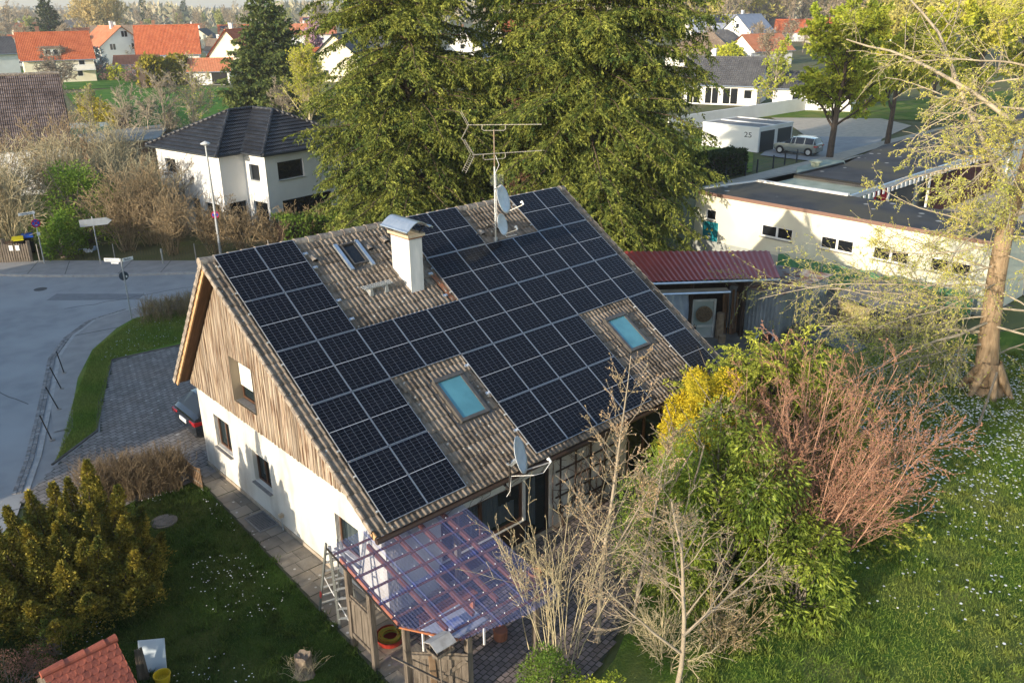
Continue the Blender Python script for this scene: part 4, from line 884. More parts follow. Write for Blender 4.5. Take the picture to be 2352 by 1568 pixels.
# pale sapling, grey twiggy tree, coppiced shrub
sap = [dict(k=12, wob=.022, up=(0,0,.03), taper=.12, n=26, t0=.25, t1=.99, ang=48, asd=9, lr=.25, ltap=.62, rr=.36, rmin=.007), dict(k=7, wob=.07, up=(0,0,.06), taper=.3, n=8, t0=.15, ang=38, asd=10, lr=.40, rr=.5, rmin=.004), dict(k=4, wob=.1, up=(0,0,.05), taper=.5)]
rt_, pt, r = twiggy('plum_sapling', 'tall pale sapling with pinkish buds rising in front of the roof edge', 'sapling', (3.1,-11.0,0), 81, sap, [((0,0,0),(.01,.01,1),7.4,.062),((.12,-.05,2.1),(.32,-.25,.8),3.2,.026)], 'twig_grey', 'bud_pale', 9, .038, .024, minr=.004, sides=3)
p, d_, _ = along(pt[1], 10, r, .3, 1); leafcloud('buds', p, d_, .035, .022, M['bud_pale'], rt_, r, .9)
gt = [dict(k=8, wob=.06, up=(0,0,.02), taper=.3, n=10, t0=.25, ang=52, asd=14, lr=.62, ltap=.45, rr=.48, rmin=.008), dict(k=7, wob=.13, taper=.35, n=6, t0=.15, ang=42, asd=15, lr=.46, rr=.5, rmin=.005), dict(k=5, wob=.17, taper=.5, n=5, t0=.1, ang=40, lr=.5, rr=.6, rmin=.004), dict(k=3, wob=.2)]
twiggy('twiggy_tree', 'pale grey crooked leafless tree at the bottom of the picture', 'tree', (3.35,-13.05,0), 82, gt, [((0,0,0),(.04,.02,1),4.4,.06),((.05,0,1.3),(.75,-.2,.35),2.7,.036),((.0,0,.9),(-.5,.35,.55),2.5,.034),((.03,0,2.0),(.4,.5,.6),2.0,.03)], 'twig_grey', 'bud_pale', 3, .03, .02, minr=.0045, sides=3)
twiggy('leaning_tree', 'leaning brown sapling between the pale sapling and the viburnum', 'sapling', (3.9,-11.3,0), 83, sap, [((0,0,0),(.42,.22,.9),5.0,.055)], 'bark_grey', 'bud_pale', 3, .035, .022, minr=.0045, sides=3)
cp = [dict(k=8, wob=.03, up=(0,0,.02), taper=.3, n=6, t0=.3, ang=24, asd=8, lr=.4, ltap=.4, rr=.55, rmin=.005), dict(k=4, wob=.08, n=4, t0=.2, ang=32, lr=.4, rr=.6, rmin=.004), dict(k=3, wob=.1)]
twiggy('hazel_shrub', 'upright bare hazel rods beside the corner of the plastic canopy', 'shrub', (2.1,-10.8,.2), 84, cp, fan(24, 84, .36, 3.3, .013), 'twig_pale', 'bud_pale', 3, .03, .02, minr=.0045, sides=3)
bareshrub('bare_shrub', 'tangled brown shrub under the pale sapling', (3.9,-12.2,0), 1.5, 1.5, 85, 34, 'twig_pale', minr=.004)
bareshrub('bare_shrub', 'low brown twigs at the foot of the grey crooked tree', (5.1,-12.9,0), 1.2, 1.4, 86, 26, 'twig_brown', minr=.004, m_leaf='seedhead', ln=.04)
shrub('honeysuckle', 'green leafy climber beside the plank gate', 'climber', (.95,-11.55,0), .75, .6, 1.75, 87, 'leaf', n=5200, ln=.055, wd=.03, zb=.02, lumps=24)
shrub('honeysuckle', 'yellow-green low leafy bush at the bottom edge right of the plank gate', 'climber', (1.5,-12.4,0), .9, .7, .9, 88, 'leaf_spring', n=4200, ln=.055, wd=.032, zb=.02, lumps=22)
shrub('barberry_bush', 'low red-leaved bush in the bottom left corner', 'shrub', (-7.15,-3.6,0), 1.0, .9, .95, 89, 'bud_red', n=7000, ln=.035, wd=.022, zb=.02, lumps=26)
shrub('rose_bush', 'thin green leggy bush under the golden yew', 'shrub', (-6.1,-3.0,0), .6, .5, 1.1, 90, 'leaf', n=1300, ln=.05, wd=.03, zb=.1, lumps=16)
# clipped bare hedge and shrub on the island
M['hedge_twig'] = mat('hedge_twigs', (.24,.18,.11), (.16,.12,.075), scale=2, island=.3)
def hedgebox(name, label, pts, wdt, h, seed, m_twig='twig_brown', m_leaf=None, dens=260, cat='hedge', leafn=0, ln=.05, wd=.03, group=None, minr=.004):
    r = np.random.RandomState(seed); c0 = np.mean(pts, 0); root = thing(name, label, cat, (*c0, 0), group=group, world=False); P = []; 
    for a, b in zip(pts, pts[1:]):
        L = math.hypot(b[0]-a[0], b[1]-a[1]); n = int(L*dens*wdt); t = r.uniform(0, 1, n)[:, None]; nn = np.array([-(b[1]-a[1]), b[0]-a[0]])/L
        P.append(np.array(a)*(1-t)+np.array(b)*t+nn*r.uniform(-wdt/2, wdt/2, (n, 1)))
    P = np.vstack(P)-c0; n = len(P); A = np.c_[P, np.zeros(n)]
    S, pt = skeleton(A, np.c_[r.normal(0, .16, (n, 2)), np.ones(n)], h*r.uniform(.75, 1.06, n), np.full(n, .006), [dict(k=4, wob=.12, taper=.5, n=5, t0=.3, ang=32, asd=12, lr=.36, ltap=.3, rr=.7, rmin=.003), dict(k=2, wob=.15)], r)
    S[:, 6:8] = np.maximum(S[:, 6:8], minr); tubes('branches', S, M[m_twig], root, 3)
    if leafn:
        p, d_, _ = along(pt[1], leafn, r); leafcloud('foliage', p, d_, ln, wd, M[m_leaf], root, r, 1)
    return root
hedgebox('clipped_hedge', 'leafless brown clipped hedge between paved drive and front garden', [(-3.5,3.2),(-2.3,2.65),(-1.05,2.35)], .75, 1.25, 91, dens=620, m_twig='hedge_twig')
hedgebox('bare_shrub_row', 'low bare purplish shrub on the corner lawn island', [(3.6,18.0),(4.8,17.4),(6.2,17.6),(8.0,17.0)], 1.5, .95, 92, dens=120, cat='shrub', m_leaf='leaf_dark', leafn=1, ln=.03, wd=.02)
# ---------------------------------------------------------------- small things round the house
M['poly'] = bpy.data.materials.new('corrugated_plastic'); M['poly'].use_nodes = True
N = M['poly'].node_tree.nodes; L = M['poly'].node_tree.links; b = N['Principled BSDF']; b.inputs['Base Color'].default_value = (.34,.38,.72,1); b.inputs['Roughness'].default_value = .12; b.inputs['Specular IOR Level'].default_value = .8
t = N.new('ShaderNodeBsdfTransparent'); t.inputs[0].default_value = (.80,.83,.94,1); x = N.new('ShaderNodeMixShader'); x.inputs[0].default_value = .12
L.new(t.outputs[0], x.inputs[1]); L.new(b.outputs[0], x.inputs[2]); L.new(x.outputs[0], N['Material Output'].inputs[0])
def CZ(y): return 2.42+.205*(y+6.75)
cn = thing('canopy', 'terrace canopy of lilac corrugated plastic on reddish battens and posts', 'canopy', (.5,-8.7,0))
def csheet(x0, x1, ytop, ybot, dz, cut=None):
    n = int((x1-x0)/.0125); V = []; F = []
    for i in range(n+1):
        x = x0+(x1-x0)*i/n; z = .017*math.sin(x*2*math.pi/.076)+dz; ye = ybot
        if cut: ye = max(ybot, cut(x))
        for j in range(5): y = ytop+(ye-ytop)*j/4; V.append((x, y, CZ(y)+z))
    for i in range(n):
        for j in range(4): F.append((i*5+j, i*5+j+1, i*5+j+6, i*5+j+5))
    rawmesh('plastic_sheet', np.array(V), np.array(F), M['poly'], cn, smooth=True)
cut = lambda x: -9.35-(x+1.16)*1.15 if x < -.33 else -10.36-(x+.33)*.20
cut2 = lambda x: cut(x)
for (a, b_) in ((-1.16,-.18),(-.26,.66),(.58,1.50),(1.42,2.26)):
    ytp = -6.72-.16*(max(a,-.5)+.5)
    csheet(a, b_, ytp, -8.72, .02+.004*(a > -.5)); csheet(a, b_, -8.60, -10.66, .008+.004*(a > -.5), cut2)
mb = MB()
for y in (-6.95,-7.36,-7.78,-8.22,-8.66,-9.12,-9.62,-10.05,-10.3):
    xa = -1.12 if y > -9.2 else (-1.12+(-9.3-y)*.8); xb = 2.1
    mb.bar((xa,y,CZ(y)-.03),(xb,y-.1,CZ(y-.1)-.03),.05,.035)
mb.bar((-1.12,-9.35,CZ(-9.35)-.03),(-.35,-10.28,CZ(-10.28)-.03),.05,.04)
bt = mb.build('battens', M['orangewood'], cn)
mb = MB()
for x in (-1.02,-.32,.38,1.05,1.72): mb.bar((x,-7.05,CZ(-7.05)-.11),(x,-9.9 if x > -.9 else -9.2,CZ(-9.9 if x > -.9 else -9.2)-.11),.07,.12)
mb.build('rafters', M['orangewood'], cn)
mb = MB()
for y in (-6.95,-7.36,-7.78,-8.22,-8.66,-9.12,-9.62,-10.05,-10.3):
    k = 0; x = -1.05
    while x < 2.1:
        if y > cut(x)+.1: mb.tube([(x,y-.03*(x+1),CZ(y-.03*(x+1))+.02),(x,y-.03*(x+1),CZ(y-.03*(x+1))+.04)],.011,6)
        x += .38
mb.build('screw_caps', M['white'], cn)
for (x, y) in ((-1.03,-7.3),(-1.08,-8.25),(-.95,-9.32),(-.1,-10.3),(1.9,-10.2),(1.95,-7.4)):
    p = MB(); p.box(x-.06,x+.06,y-.06,y+.06,0,CZ(y)-.08); p.build('post', M['greywood'], cn)
mb = MB(); mb.bar((-1.17,-6.72,CZ(-6.72)),(-1.17,-9.38,CZ(-9.38)),.02,.05); mb.build('edge_strip', M['iron'], cn)
def plank_panel(name, label, a, b, z0, z1, n, cat='gate', brace=True, mt='greywood', dirz=0):
    c = ((a[0]+b[0])/2, (a[1]+b[1])/2, z0); root = thing(name, label, cat, c); A = Vector((*a,0)); B = Vector((*b,0)); d = (B-A)/n; nn = Vector((-(B-A).y,(B-A).x,0)).normalized()
    mb = MB()
    for i in range(n):
        p = A+d*(i+.03); q = A+d*(i+.97); h = z1-RS.uniform(0,.025); o = nn*RS.uniform(-.004,.004)
        mb.add([(*(v+o+nn*s).xy, z) for z in (z0, h) for v, s in ((p,0),(q,0),(q,.022),(p,.022))], [(0,3,2,1),(4,5,6,7),(0,1,5,4),(1,2,6,5),(2,3,7,6),(3,0,4,7)])
    mb.build('planks', M[mt], root); mb = MB()
    for z in (z0+.12, z1-.1): mb.bar((*(A-nn*.02).xy,z),(*(B-nn*.02).xy,z),.035,.09)
    if brace: mb.bar((*(A-nn*.03+d*.4).xy,z0+.1),(*(B-nn*.03-d*.3).xy,z1-.15),.03,.08)
    mb.build('rails', M[mt], root); return root
plank_panel('fence_panel', 'weathered grey board screen between the two left canopy posts', (-1.05,-7.37),(-1.08,-8.19), .3, 1.5, 6, 'fence', False)
g1 = plank_panel('plank_gate', 'weathered plank gate with loose boards leaning on it under the canopy edge', (-.98,-9.55),(-.18,-10.38), .05, 1.28, 8)
mb = MB(); mb.bar((-1.35,-9.35,1.25),(-.45,-10.5,.55),.05,.03); mb.build('loose_board', M['greywood'], g1)
mb = MB(); mb.bar((-.75,-9.98,.1),(-.72,-9.86,1.22),.13,.025); mb.build('loose_board', mat('brown_board', (.22,.13,.07), (.30,.20,.12), scale=4), g1)
bf = thing('bird_feeder', 'small wooden bird feeder on a pole in front of the canopy edge', 'bird feeder', (-.72,-10.2,0))
mb = MB(); mb.tube([(-.72,-10.2,0),(-.74,-10.17,1.55)],.022,7); mb.build('pole', M['greywood'], bf)
mb = MB(); mb.box(-.93,-.51,-10.36,-10.0,1.55,1.575); mb.bar((-.93,-10.36,1.6),(-.51,-10.36,1.6),.02,.05); mb.bar((-.93,-10.0,1.6),(-.51,-10.0,1.6),.02,.05); mb.bar((-.93,-10.36,1.6),(-.93,-10.0,1.6),.02,.05); mb.bar((-.51,-10.36,1.6),(-.51,-10.0,1.6),.02,.05)
mb.build('tray', M['greywood'], bf); mb = MB()
for sx, sy in ((-.88,-10.3),(-.56,-10.3),(-.88,-10.06),(-.56,-10.06)): mb.bar((sx,sy,1.58),(sx,sy,1.76),.02,.02)
mb.build('uprights', M['greywood'], bf); mb = MB()
mb.add([(-.97,-10.4,1.76),(-.47,-10.4,1.76),(-.47,-10.18,1.86),(-.97,-10.18,1.86),(-.97,-9.96,1.76),(-.47,-9.96,1.76),(-.97,-10.4,1.775),(-.47,-10.4,1.775),(-.47,-10.18,1.875),(-.97,-10.18,1.875),(-.97,-9.96,1.775),(-.47,-9.96,1.775)],[(0,3,2,1),(3,4,5,2),(6,7,8,9),(9,8,11,10),(0,1,7,6),(5,4,10,11),(0,6,9,3),(3,9,10,4),(1,2,8,7),(2,5,11,8)])
mb.build('roof', mat('feeder_roof', (.42,.40,.38), (.30,.28,.26), scale=6), bf)
# step ladder
ld = thing('step_ladder', 'tall dark aluminium step ladder standing beside the canopy corner', 'ladder', (-.8,-6.3,0))
top = Vector((-.86,-6.45,2.28)); mb = MB(); F1 = [Vector((-.98,-5.68,0)), Vector((-.52,-5.82,0))]; F2 = [Vector((-.95,-6.55,0)), Vector((-.55,-6.85,0))]
T1 = [top+Vector((-.12,.08,0)), top+Vector((.14,.02,0))]; T2 = [top+Vector((-.12,-.06,0)), top+Vector((.14,-.1,0))]
for F_, T_, k in ((F1,T1,'front_rails'),(F2,T2,'rear_rails')):
    mb = MB()
    for f, t_ in zip(F_, T_): mb.bar(f, t_, .03, .065)
    s = mb.build(k, mat('dark_aluminium', (.20,.21,.20), rough=.45, metal=.5), ld); mb = MB()
    for j in range(1, 8): mb.bar(F_[0].lerp(T_[0], j/8.3), F_[1].lerp(T_[1], j/8.3), .05, .025)
    mb.build('rungs', M['steel'], s)
mb = MB(); mb.bar(F1[0].lerp(T1[0],.22)+Vector((-.02,0,0)), F1[0].lerp(T1[0],.30)+Vector((-.02,0,0)), .012, .07); mb.build('red_label', mat('red_label', (.55,.08,.07)), ld)
mb = MB(); mb.tube([F1[0].lerp(T1[0],.55), Vector((-.85,-6.1,.8)), Vector((-.8,-6.5,.4)), Vector((-.75,-6.8,.05))],.012,5); mb.build('strap', M['white'], ld)
# under the canopy
tb = thing('garden_table', 'white framed table with glass top under the plastic canopy', 'table', (.55,-8.9,0))
mb = MB(); mb.box(-.05,1.2,-9.35,-8.5,.70,.735); mb.build('table_top', mat('pale_board', (.50,.52,.56), (.38,.40,.44), scale=3), tb)
for sx, sy in ((0,-9.3),(1.15,-9.3),(0,-8.55),(1.15,-8.55)): mb = MB(); mb.box(sx-.02,sx+.02,sy-.02,sy+.02,.03,.70); mb.build('leg', M['white'], tb)
o = MB(); o.box(.35,.75,-9.15,-8.85,.737,.80); tag(o.build('folded_cloth', mat('blue_cloth', (.10,.17,.42), (.5,.5,.55), scale=5)), 'blue and white folded cloth on the table under the canopy', 'cloth')
o = MB(); o.lathe([(.10,0),(.16,.02),(.17,.25),(.15,.27),(.14,.24)],14,(1.55,-9.4,.03)); tag(o.build('flower_pot', mat('terracotta', (.34,.13,.07), (.26,.11,.07), scale=8)), 'terracotta pot under the right part of the canopy', 'pot')
o = MB(); o.lathe([(.10,0),(.16,.02),(.18,.25),(.16,.27),(.15,.24)],14,(3.6,-8.4,.03)); tag(o.build('flower_pot', mat('terracotta', (.34,.13,.07), (.26,.11,.07), scale=8)), 'terracotta pot on the terrace in front of the curtained window', 'pot')
o = MB(); o.lathe([(.12,0),(.16,.02),(.19,.28),(.17,.29),(.15,.2)],16,(-.35,-9.1,.03)); tag(o.build('plant_tub', M['black']), 'black plastic tub just inside the plank gate', 'tub')
bk = thing('garden_bench', 'brown wooden bench under the canopy beside the table', 'bench', (1.1,-8.0,0))
mb = MB(); 
for y in (-8.2,-8.08,-7.96): mb.box(.3,1.9,y,y+.09,.42,.45)
mb.build('seat', M['orangewood'], bk)
for x in (.4,1.78): mb = MB(); mb.box(x-.03,x+.03,-8.18,-7.88,.03,.42); mb.build('leg', M['orangewood'], bk)
tub = thing('hose_tub', 'red tub with a coiled green and yellow hose behind the board screen', 'tub', (-.35,-7.75,.03))
mb = MB(); mb.lathe([(.24,0),(.29,.03),(.33,.2),(.34,.2),(.30,.05),(.2,.03)],20,(-.35,-7.75,.03)); mb.build('basin', mat('red_plastic', (.30,.03,.02), rough=.4), tub)
for cc, col, s0 in (((.30,.34,.04),'green_hose',0),((.55,.30,.03),'yellow_hose',9)):
    mb = MB(); pts = []; r = np.random.RandomState(s0+2)
    for i in range(150): a = i*.33; q = .22+.05*math.sin(i*.21+s0); pts.append((-.35+q*math.cos(a)+r.normal(0,.004), -7.75+q*math.sin(a), .15+.0007*i+.02*math.sin(a*.5+s0)))
    mb.tube(pts,.009,5); mb.build(col, mat(col, cc, rough=.5), tub)
# path side bits
o = thing('light_shaft_grate', 'dark steel grate over the cellar light shaft in the slab path', 'grate', (-.22,-1.23,.03))
mb = MB(); mb.box(-.50,.04,-1.70,-.79,.035,.052); mb.build('pit_shade', M['black'], o); mb = MB()  # flat black slab paints the darkness of the shaft below the bars
for i in range(15): mb.box(-.48+i*.036,-.472+i*.036,-1.68,-.81,.054,.068)
for i in range(12): mb.box(-.48,.03,-1.66+i*.075,-1.65+i*.075,.053,.066)
for (a,b_,c_,d_) in ((-.52,.06,-1.72,-1.69),(-.52,.06,-.80,-.77),(-.52,-.49,-1.69,-.80),(.03,.06,-1.69,-.80)): mb.box(a,b_,c_,d_,.03,.07)
mb.build('bars', M['sill'], o)
o = thing('vent_pipe', 'short grey pipe with yellowish head against the gable wall', 'pipe', (.03,-2.0,0))
mb = MB(); mb.tube([(.03,-2.02,0),(.03,-2.0,.46)],.022,8); mb.build('pipe', M['steel'], o); mb = MB(); mb.box(-.04,.08,-2.05,-1.95,.44,.54); mb.build('head', M['cap'], o)
o = thing('manhole_cover', 'round concrete manhole cover in the front garden lawn', 'manhole cover', (-2.24,.69,.02))
mb = MB(); mb.lathe([(.36,0),(.36,.03),(.31,.032)],28,(-2.24,.69,.02)); mb.build('ring', M['dirt'], o); mb = MB(); mb.lathe([(.29,.0),(.29,.045),(.27,.05)],28,(-2.24,.69,.02)); mb.build('lid', mat('lid_concrete', (.16,.15,.14), (.10,.095,.09), scale=9), o)
o = MB(); c = at(93,664,-.015); o.lathe([(.32,0),(.32,.006)],24,(c[0],c[1],-.018)); tag(o.build('road_manhole', mat('cast_iron', (.09,.09,.09))), 'dark round manhole cover in the road asphalt', 'manhole cover')
for (px, py, rr_, colr, cn_, n) in ((640,507,.10,(.80,.78,.62),'pale yellow primrose clump by the manhole cover',30),(625,530,.13,(.78,.77,.60),'cream primrose clump beside the hedge foot',30),(700,452,.10,(.75,.75,.55),'small cream primrose clump nearest to the hedge',22),(628,512,.06,(.42,.15,.45),'tiny violet primrose next to the manhole cover',16)):
    c = at(*((px*.6576+0)/1.7415, (1700+py*.6576)/1.7415)); r = np.random.RandomState(px); root = thing('primrose', cn_, 'flower', (c[0],c[1],0), world=False)
    P = np.c_[r.normal(0,rr_*.6,n), r.normal(0,rr_*.6,n), r.uniform(.06,.1,n)]; leafcloud('blossoms', np.repeat(P,4,0), r.normal(0,1,(4*n,3))*np.array([1,1,.3]), .03, .025, mat('primrose_petal', colr), root, r)
    P = np.c_[r.normal(0,rr_*.7,40), r.normal(0,rr_*.7,40), np.zeros(40)+.01]; leafcloud('leaves', P, r.normal(0,1,(40,3))+np.array([0,0,1]), .09, .03, M['leaf'], root, r)
# wattle fence at the end of the hedge
o = thing('wicker_fence', 'short brown slatted fence between hedge and slab path', 'fence', (-.75,2.2,0))
mb = MB()
for i in range(14): y = 2.95-.1*i; mb.box(-.86+.012*i,-.835+.012*i,y-.035,y+.035,0,.72+.05*math.sin(i*.5))
mb.build('slats', mat('brown_slats', (.26,.17,.10), (.16,.10,.06), scale=5), o); mb = MB(); mb.bar((-.87,2.98,.6),(-.70,1.62,.6),.02,.05); mb.bar((-.87,2.98,.2),(-.70,1.62,.2),.02,.05); mb.build('rails', M['greywood'], o)
# stump
o = thing('tree_stump', 'ragged pale tree stump wrapped in dry stems on the front lawn', 'stump', (-2.3,-7.3,0), world=False); r = np.random.RandomState(3)
mb = MB(); mb.lathe([(.24,0),(.19,.12),(.17,.35),(.18,.50),(.15,.52),(.06,.47)],14); 
for i, v in enumerate(mb.v): mb.v[i] = (v[0]*(1+.12*math.sin(i*2.3)), v[1]*(1+.12*math.cos(i*1.7)), v[2]+.03*math.sin(i*1.1)*(v[2] > .3))
mb.build('trunk', mat('old_wood', (.30,.24,.17), (.16,.12,.09), scale=7, bump=1), o)
st = [((.18*math.cos(a),.18*math.sin(a),0),(.3*math.cos(a),.3*math.sin(a),1),.5,.006) for a in r.uniform(0,6.28,40)]
S, _ = skeleton([s[0] for s in st],[s[1] for s in st],[s[2] for s in st],[s[3] for s in st],[dict(k=6,wob=.3,n=2,ang=50,lr=.5),dict(k=3,wob=.3)],r); tubes('dry_stems', S, M['twig_pale'], o, 3)
# little tiled hut roof at the bottom edge
hz = 2.0; R1 = at(97,1548,hz); R2 = at(264,1466,hz)
hu = thing('garden_hut', 'small hut with red plain-tile roof cut off by the bottom edge', 'hut', ((R1[0]+R2[0])/2,(R1[1]+R2[1])/2-.5,0))
rd = Vector(R2-R1); rd.z = 0; Lr = rd.length; rd.normalize(); sl_ = Vector((rd.y,-rd.x,0)); M['redtile'] = mat('red_plain_tile', (.36,.10,.06), (.26,.075,.05), scale=5, island=.16, rough=.7, bump=.3)
RA = Vector(R1); mb = MB(); dn = (sl_*math.cos(math.radians(38))+Vector((0,0,-math.sin(math.radians(38))))); nr = rd.cross(dn); nr = nr if nr.z > 0 else -nr
for side in (1, -1):
    d2 = dn if side > 0 else (-sl_*math.cos(math.radians(38))+Vector((0,0,-math.sin(math.radians(38))))); n2 = Vector((d2.x*math.tan(math.radians(38))*.99, d2.y*math.tan(math.radians(38))*.99, math.cos(math.radians(38)))).normalized()
    for rr_ in range(7):
        for i in range(int(Lr/.145)+1):
            u = i*.145+(.0725 if rr_ % 2 else 0)
            if u > Lr-.04: continue
            w2 = min(.142, Lr-u); b0 = RA+rd*u+d2*(.02+rr_*.135)+n2*.01; up_ = n2*.018; vs = [b0, b0+rd*w2]; k = 8
            for q in range(k+1): a = math.pi*q/k; vs.append(b0+rd*(w2/2+w2/2*math.cos(a))+d2*(.125+.055*math.sin(a))+up_)
            mb.add(vs, [tuple(range(len(vs)))]); bs = [v-up_*1.0 for v in vs]; mb.add([vs[j] for j in range(2,len(vs))]+[bs[j] for j in range(2,len(vs))],[(j,j+1,k+1+j+1,k+1+j) for j in range(k)])
mb.build('roof', M['redtile'], hu)
mb = MB(); u = -.03
while u < Lr: mb.tube([RA+rd*u+Vector((0,0,.0)), RA+rd*min(u+.42,Lr+.03)+Vector((0,0,.012))],[.075,.088],12); u += .38
mb.build('ridge_tiles', M['redtile'], hu); mb = MB()
for side in (1,-1):
    d2 = dn if side > 0 else (-sl_*math.cos(math.radians(38))+Vector((0,0,-math.sin(math.radians(38)))))
    a0 = RA-Vector((0,0,.02)); mb.poly([a0, a0+rd*Lr, a0+rd*Lr+d2*.98, a0+d2*.98])
for e in (0.02, Lr-.02):
    c0 = RA+rd*e; mb.poly([c0-Vector((0,0,.04)), c0+dn*.9-Vector((0,0,.03)), c0+dn*.9+Vector((0,0,-1.4)), c0-Vector((dn.x,dn.y,0))*.9+Vector((0,0,dn.z*.9-1.4)), c0-Vector((dn.x,dn.y,0))*.9+Vector((0,0,dn.z*.9-.03))])
mb.build('wall', M['greywood'], hu)
c = at(535,1545); o = MB(); Mx = Matrix.Translation((c[0]*0-4.72,-5.0,0))@Matrix.Rotation(math.radians(-35),4,'Z')@Matrix.Rotation(math.radians(-18),4,'X'); o.box(-.28,.28,-.012,.012,0,.75); o.xf(Mx); tag(o.build('leaning_board', mat('blue_white_board', (.55,.62,.68), rough=.5)), 'pale blue board leaning beside the red tiled hut', 'board')
o = MB(); o.lathe([(.10,0),(.14,.01),(.17,.22),(.185,.23),(.18,.25),(.165,.245),(.14,.10),(.0,.10)],20,(-4.68,-5.45,0)); tag(o.build('yellow_bucket', mat('yellow_plastic', (.62,.42,.02), rough=.45)), 'yellow bucket at the bottom edge beside the red tiled hut', 'bucket')
o = MB(); 
for i in range(7): o.bar((-5.05+.03*i,-5.0-.02*i,0),(-5.0+.02*i,-5.02,.8-.05*(i%3)),.05,.03)
tag(o.build('wood_scraps', M['greywood']), 'weathered boards stacked upright against the red tiled hut', 'boards')
# ---------------------------------------------------------------- cars
def car(name, label, loc, rz, paint, sec, lights=(.7,.05), rails=False, wheelr=.33, detail=True, plate=None, xw=(-1.38, 1.42), win=(2,), ws=(6,), rear_glass=.7):
    root = thing(name, label, 'car', loc, rz, world=False); MBd = MB(); nS = len(sec); ring = 12
    def ringpts(s):
        x, w_, zb, zt, zr, wr = s; zm = zb+(zt-zb)*.55
        h = [(w_*.9,zb),(w_,zb+.12),(w_,zm),(w_*.965,zt),(wr,zr),(wr*.55,zr+.03*(zr > zt+.15)+.012)]
        return [(x,a,z) for a,z in h]+[(x,-a,z) for a,z in h[::-1]]
    V = [p for s in sec for p in ringpts(s)]; F = []; MI = []
    for i in range(nS-1):
        green = sec[i][4] > sec[i][3]+.2 or sec[i+1][4] > sec[i+1][3]+.2; both = sec[i][4] > sec[i][3]+.2 and sec[i+1][4] > sec[i+1][3]+.2
        for k in range(ring):
            k2 = (k+1) % ring; f = (i*ring+k, i*ring+k2, (i+1)*ring+k2, (i+1)*ring+k); mi = 0
            if green and k in (3, 7): mi = 1
            if green and not both and k in (4, 5, 6): mi = 1
            F.append(f[::-1]); MI.append(mi)
    b1 = MB(); b1.add(V, [f for f, m_ in zip(F, MI) if m_ == 0]+[tuple(range(ring)), tuple(range((nS-1)*ring, nS*ring))[::-1]]); bo = b1.build('body', paint, root, smooth=True)
    md = bo.modifiers.new('edge', 'EDGE_SPLIT'); md.split_angle = math.radians(38)
    g = MB(); g.add(V, [f for f, m_ in zip(F, MI) if m_ == 1]); g.build('windows', M['darkglass'], root)
    p = MB()
    for i in range(nS):                       # roof pillars
        if sec[i][4] > sec[i][3]+.2:
            for sg in (1, -1):
                x, w_, zb, zt, zr, wr = sec[i]; p.bar((x, sg*(w_*.965+.004), zt), (x, sg*(wr+.006), zr), .07, .012, upv=(0,1,0))
    p.build('pillars', paint, root)
    for wx in xw:
        for sg in (1, -1):
            wy = sg*(sec[nS//2][1]-.09); m_ = MB()
            m_.tube([(wx,wy-.1,wheelr),(wx,wy-.09,wheelr),(wx,wy+.09,wheelr),(wx,wy+.1,wheelr)],[wheelr*.9,wheelr,wheelr,wheelr*.9],20); ty = m_.build('wheel', M['black'], root)
            m_ = MB(); m_.tube([(wx,wy+sg*.085,wheelr),(wx,wy+sg*.106,wheelr)],[wheelr*.66,wheelr*.6],14)
            m_.build('rim', M['alu'], ty)
            m_ = MB(); n = 14; R_ = wheelr*1.16; vs = [(wx+R_*math.cos(math.pi*j/n), sg*(abs(wy)+.088+.01), wheelr+R_*math.sin(math.pi*j/n)) for j in range(n+1)]; m_.poly(vs if sg < 0 else vs[::-1]); m_.build('wheel_arch', M['black'], root)
    xr, xf = sec[1][0], sec[-2][0]; zl = sec[1][3]-.14
    for sg in (1, -1):
        m_ = MB(); m_.box(xr-.05,xr+.22,min(sg*.5,sg*(sec[2][1]+.012)),max(sg*.5,sg*(sec[2][1]+.012)),zl-.05,zl+.07); m_.build('tail_light', mat('tail_light_red', (.45,.01,.01), rough=.2, coat=1), root)
        m_ = MB(); m_.box(xf-.12,xf+.06,min(sg*.45,sg*.76),max(sg*.45,sg*.76),sec[-3][3]-.2,sec[-3][3]-.08); m_.build('headlight', M['alu'], root)
        m_ = MB(); m_.box(sec[-5][0]-.15,sec[-5][0]+.0,min(sg*.9,sg*1.03),max(sg*.9,sg*1.03),sec[-5][3]+.0,sec[-5][3]+.13); m_.build('wing_mirror', paint, root)
    m_ = MB(); m_.box(xr-.075,xr-.05,-.26,.26,zl-.11-.02,zl-.0); m_.build('number_plate', M['white'], root)
    if rails:
        m_ = MB()
        for sg in (1,-1): m_.bar((-1.5,sg*.56,sec[4][4]+.05),(.4,sg*.56,sec[4][4]+.05),.03,.04)
        m_.build('roof_rails', M['alu'], root)
    return root
wagon = [(-2.33,.70,.42,.72,.74,.68),(-2.27,.86,.30,.92,.94,.76),(-2.12,.9,.25,1.0,1.04,.76),(-1.72,.91,.24,1.0,1.38,.60),(-.9,.915,.24,.98,1.44,.60),(.0,.915,.24,.97,1.45,.60),(.5,.915,.24,.96,1.40,.60),(1.2,.91,.24,.94,.97,.72),(1.9,.88,.25,.84,.87,.70),(2.25,.78,.3,.68,.70,.66),(2.35,.66,.42,.6,.61,.60)]
suv = [(-2.12,.70,.5,.8,.82,.68),(-2.08,.86,.35,1.05,1.07,.76),(-2.0,.9,.32,1.08,1.12,.76),(-1.78,.91,.32,1.08,1.58,.64),(-.9,.915,.32,1.06,1.62,.64),(.0,.915,.32,1.05,1.62,.64),(.4,.915,.32,1.04,1.56,.62),(1.05,.91,.32,1.02,1.06,.74),(1.8,.88,.34,.96,.99,.72),(2.1,.8,.38,.80,.82,.66),(2.17,.68,.5,.7,.71,.60)]
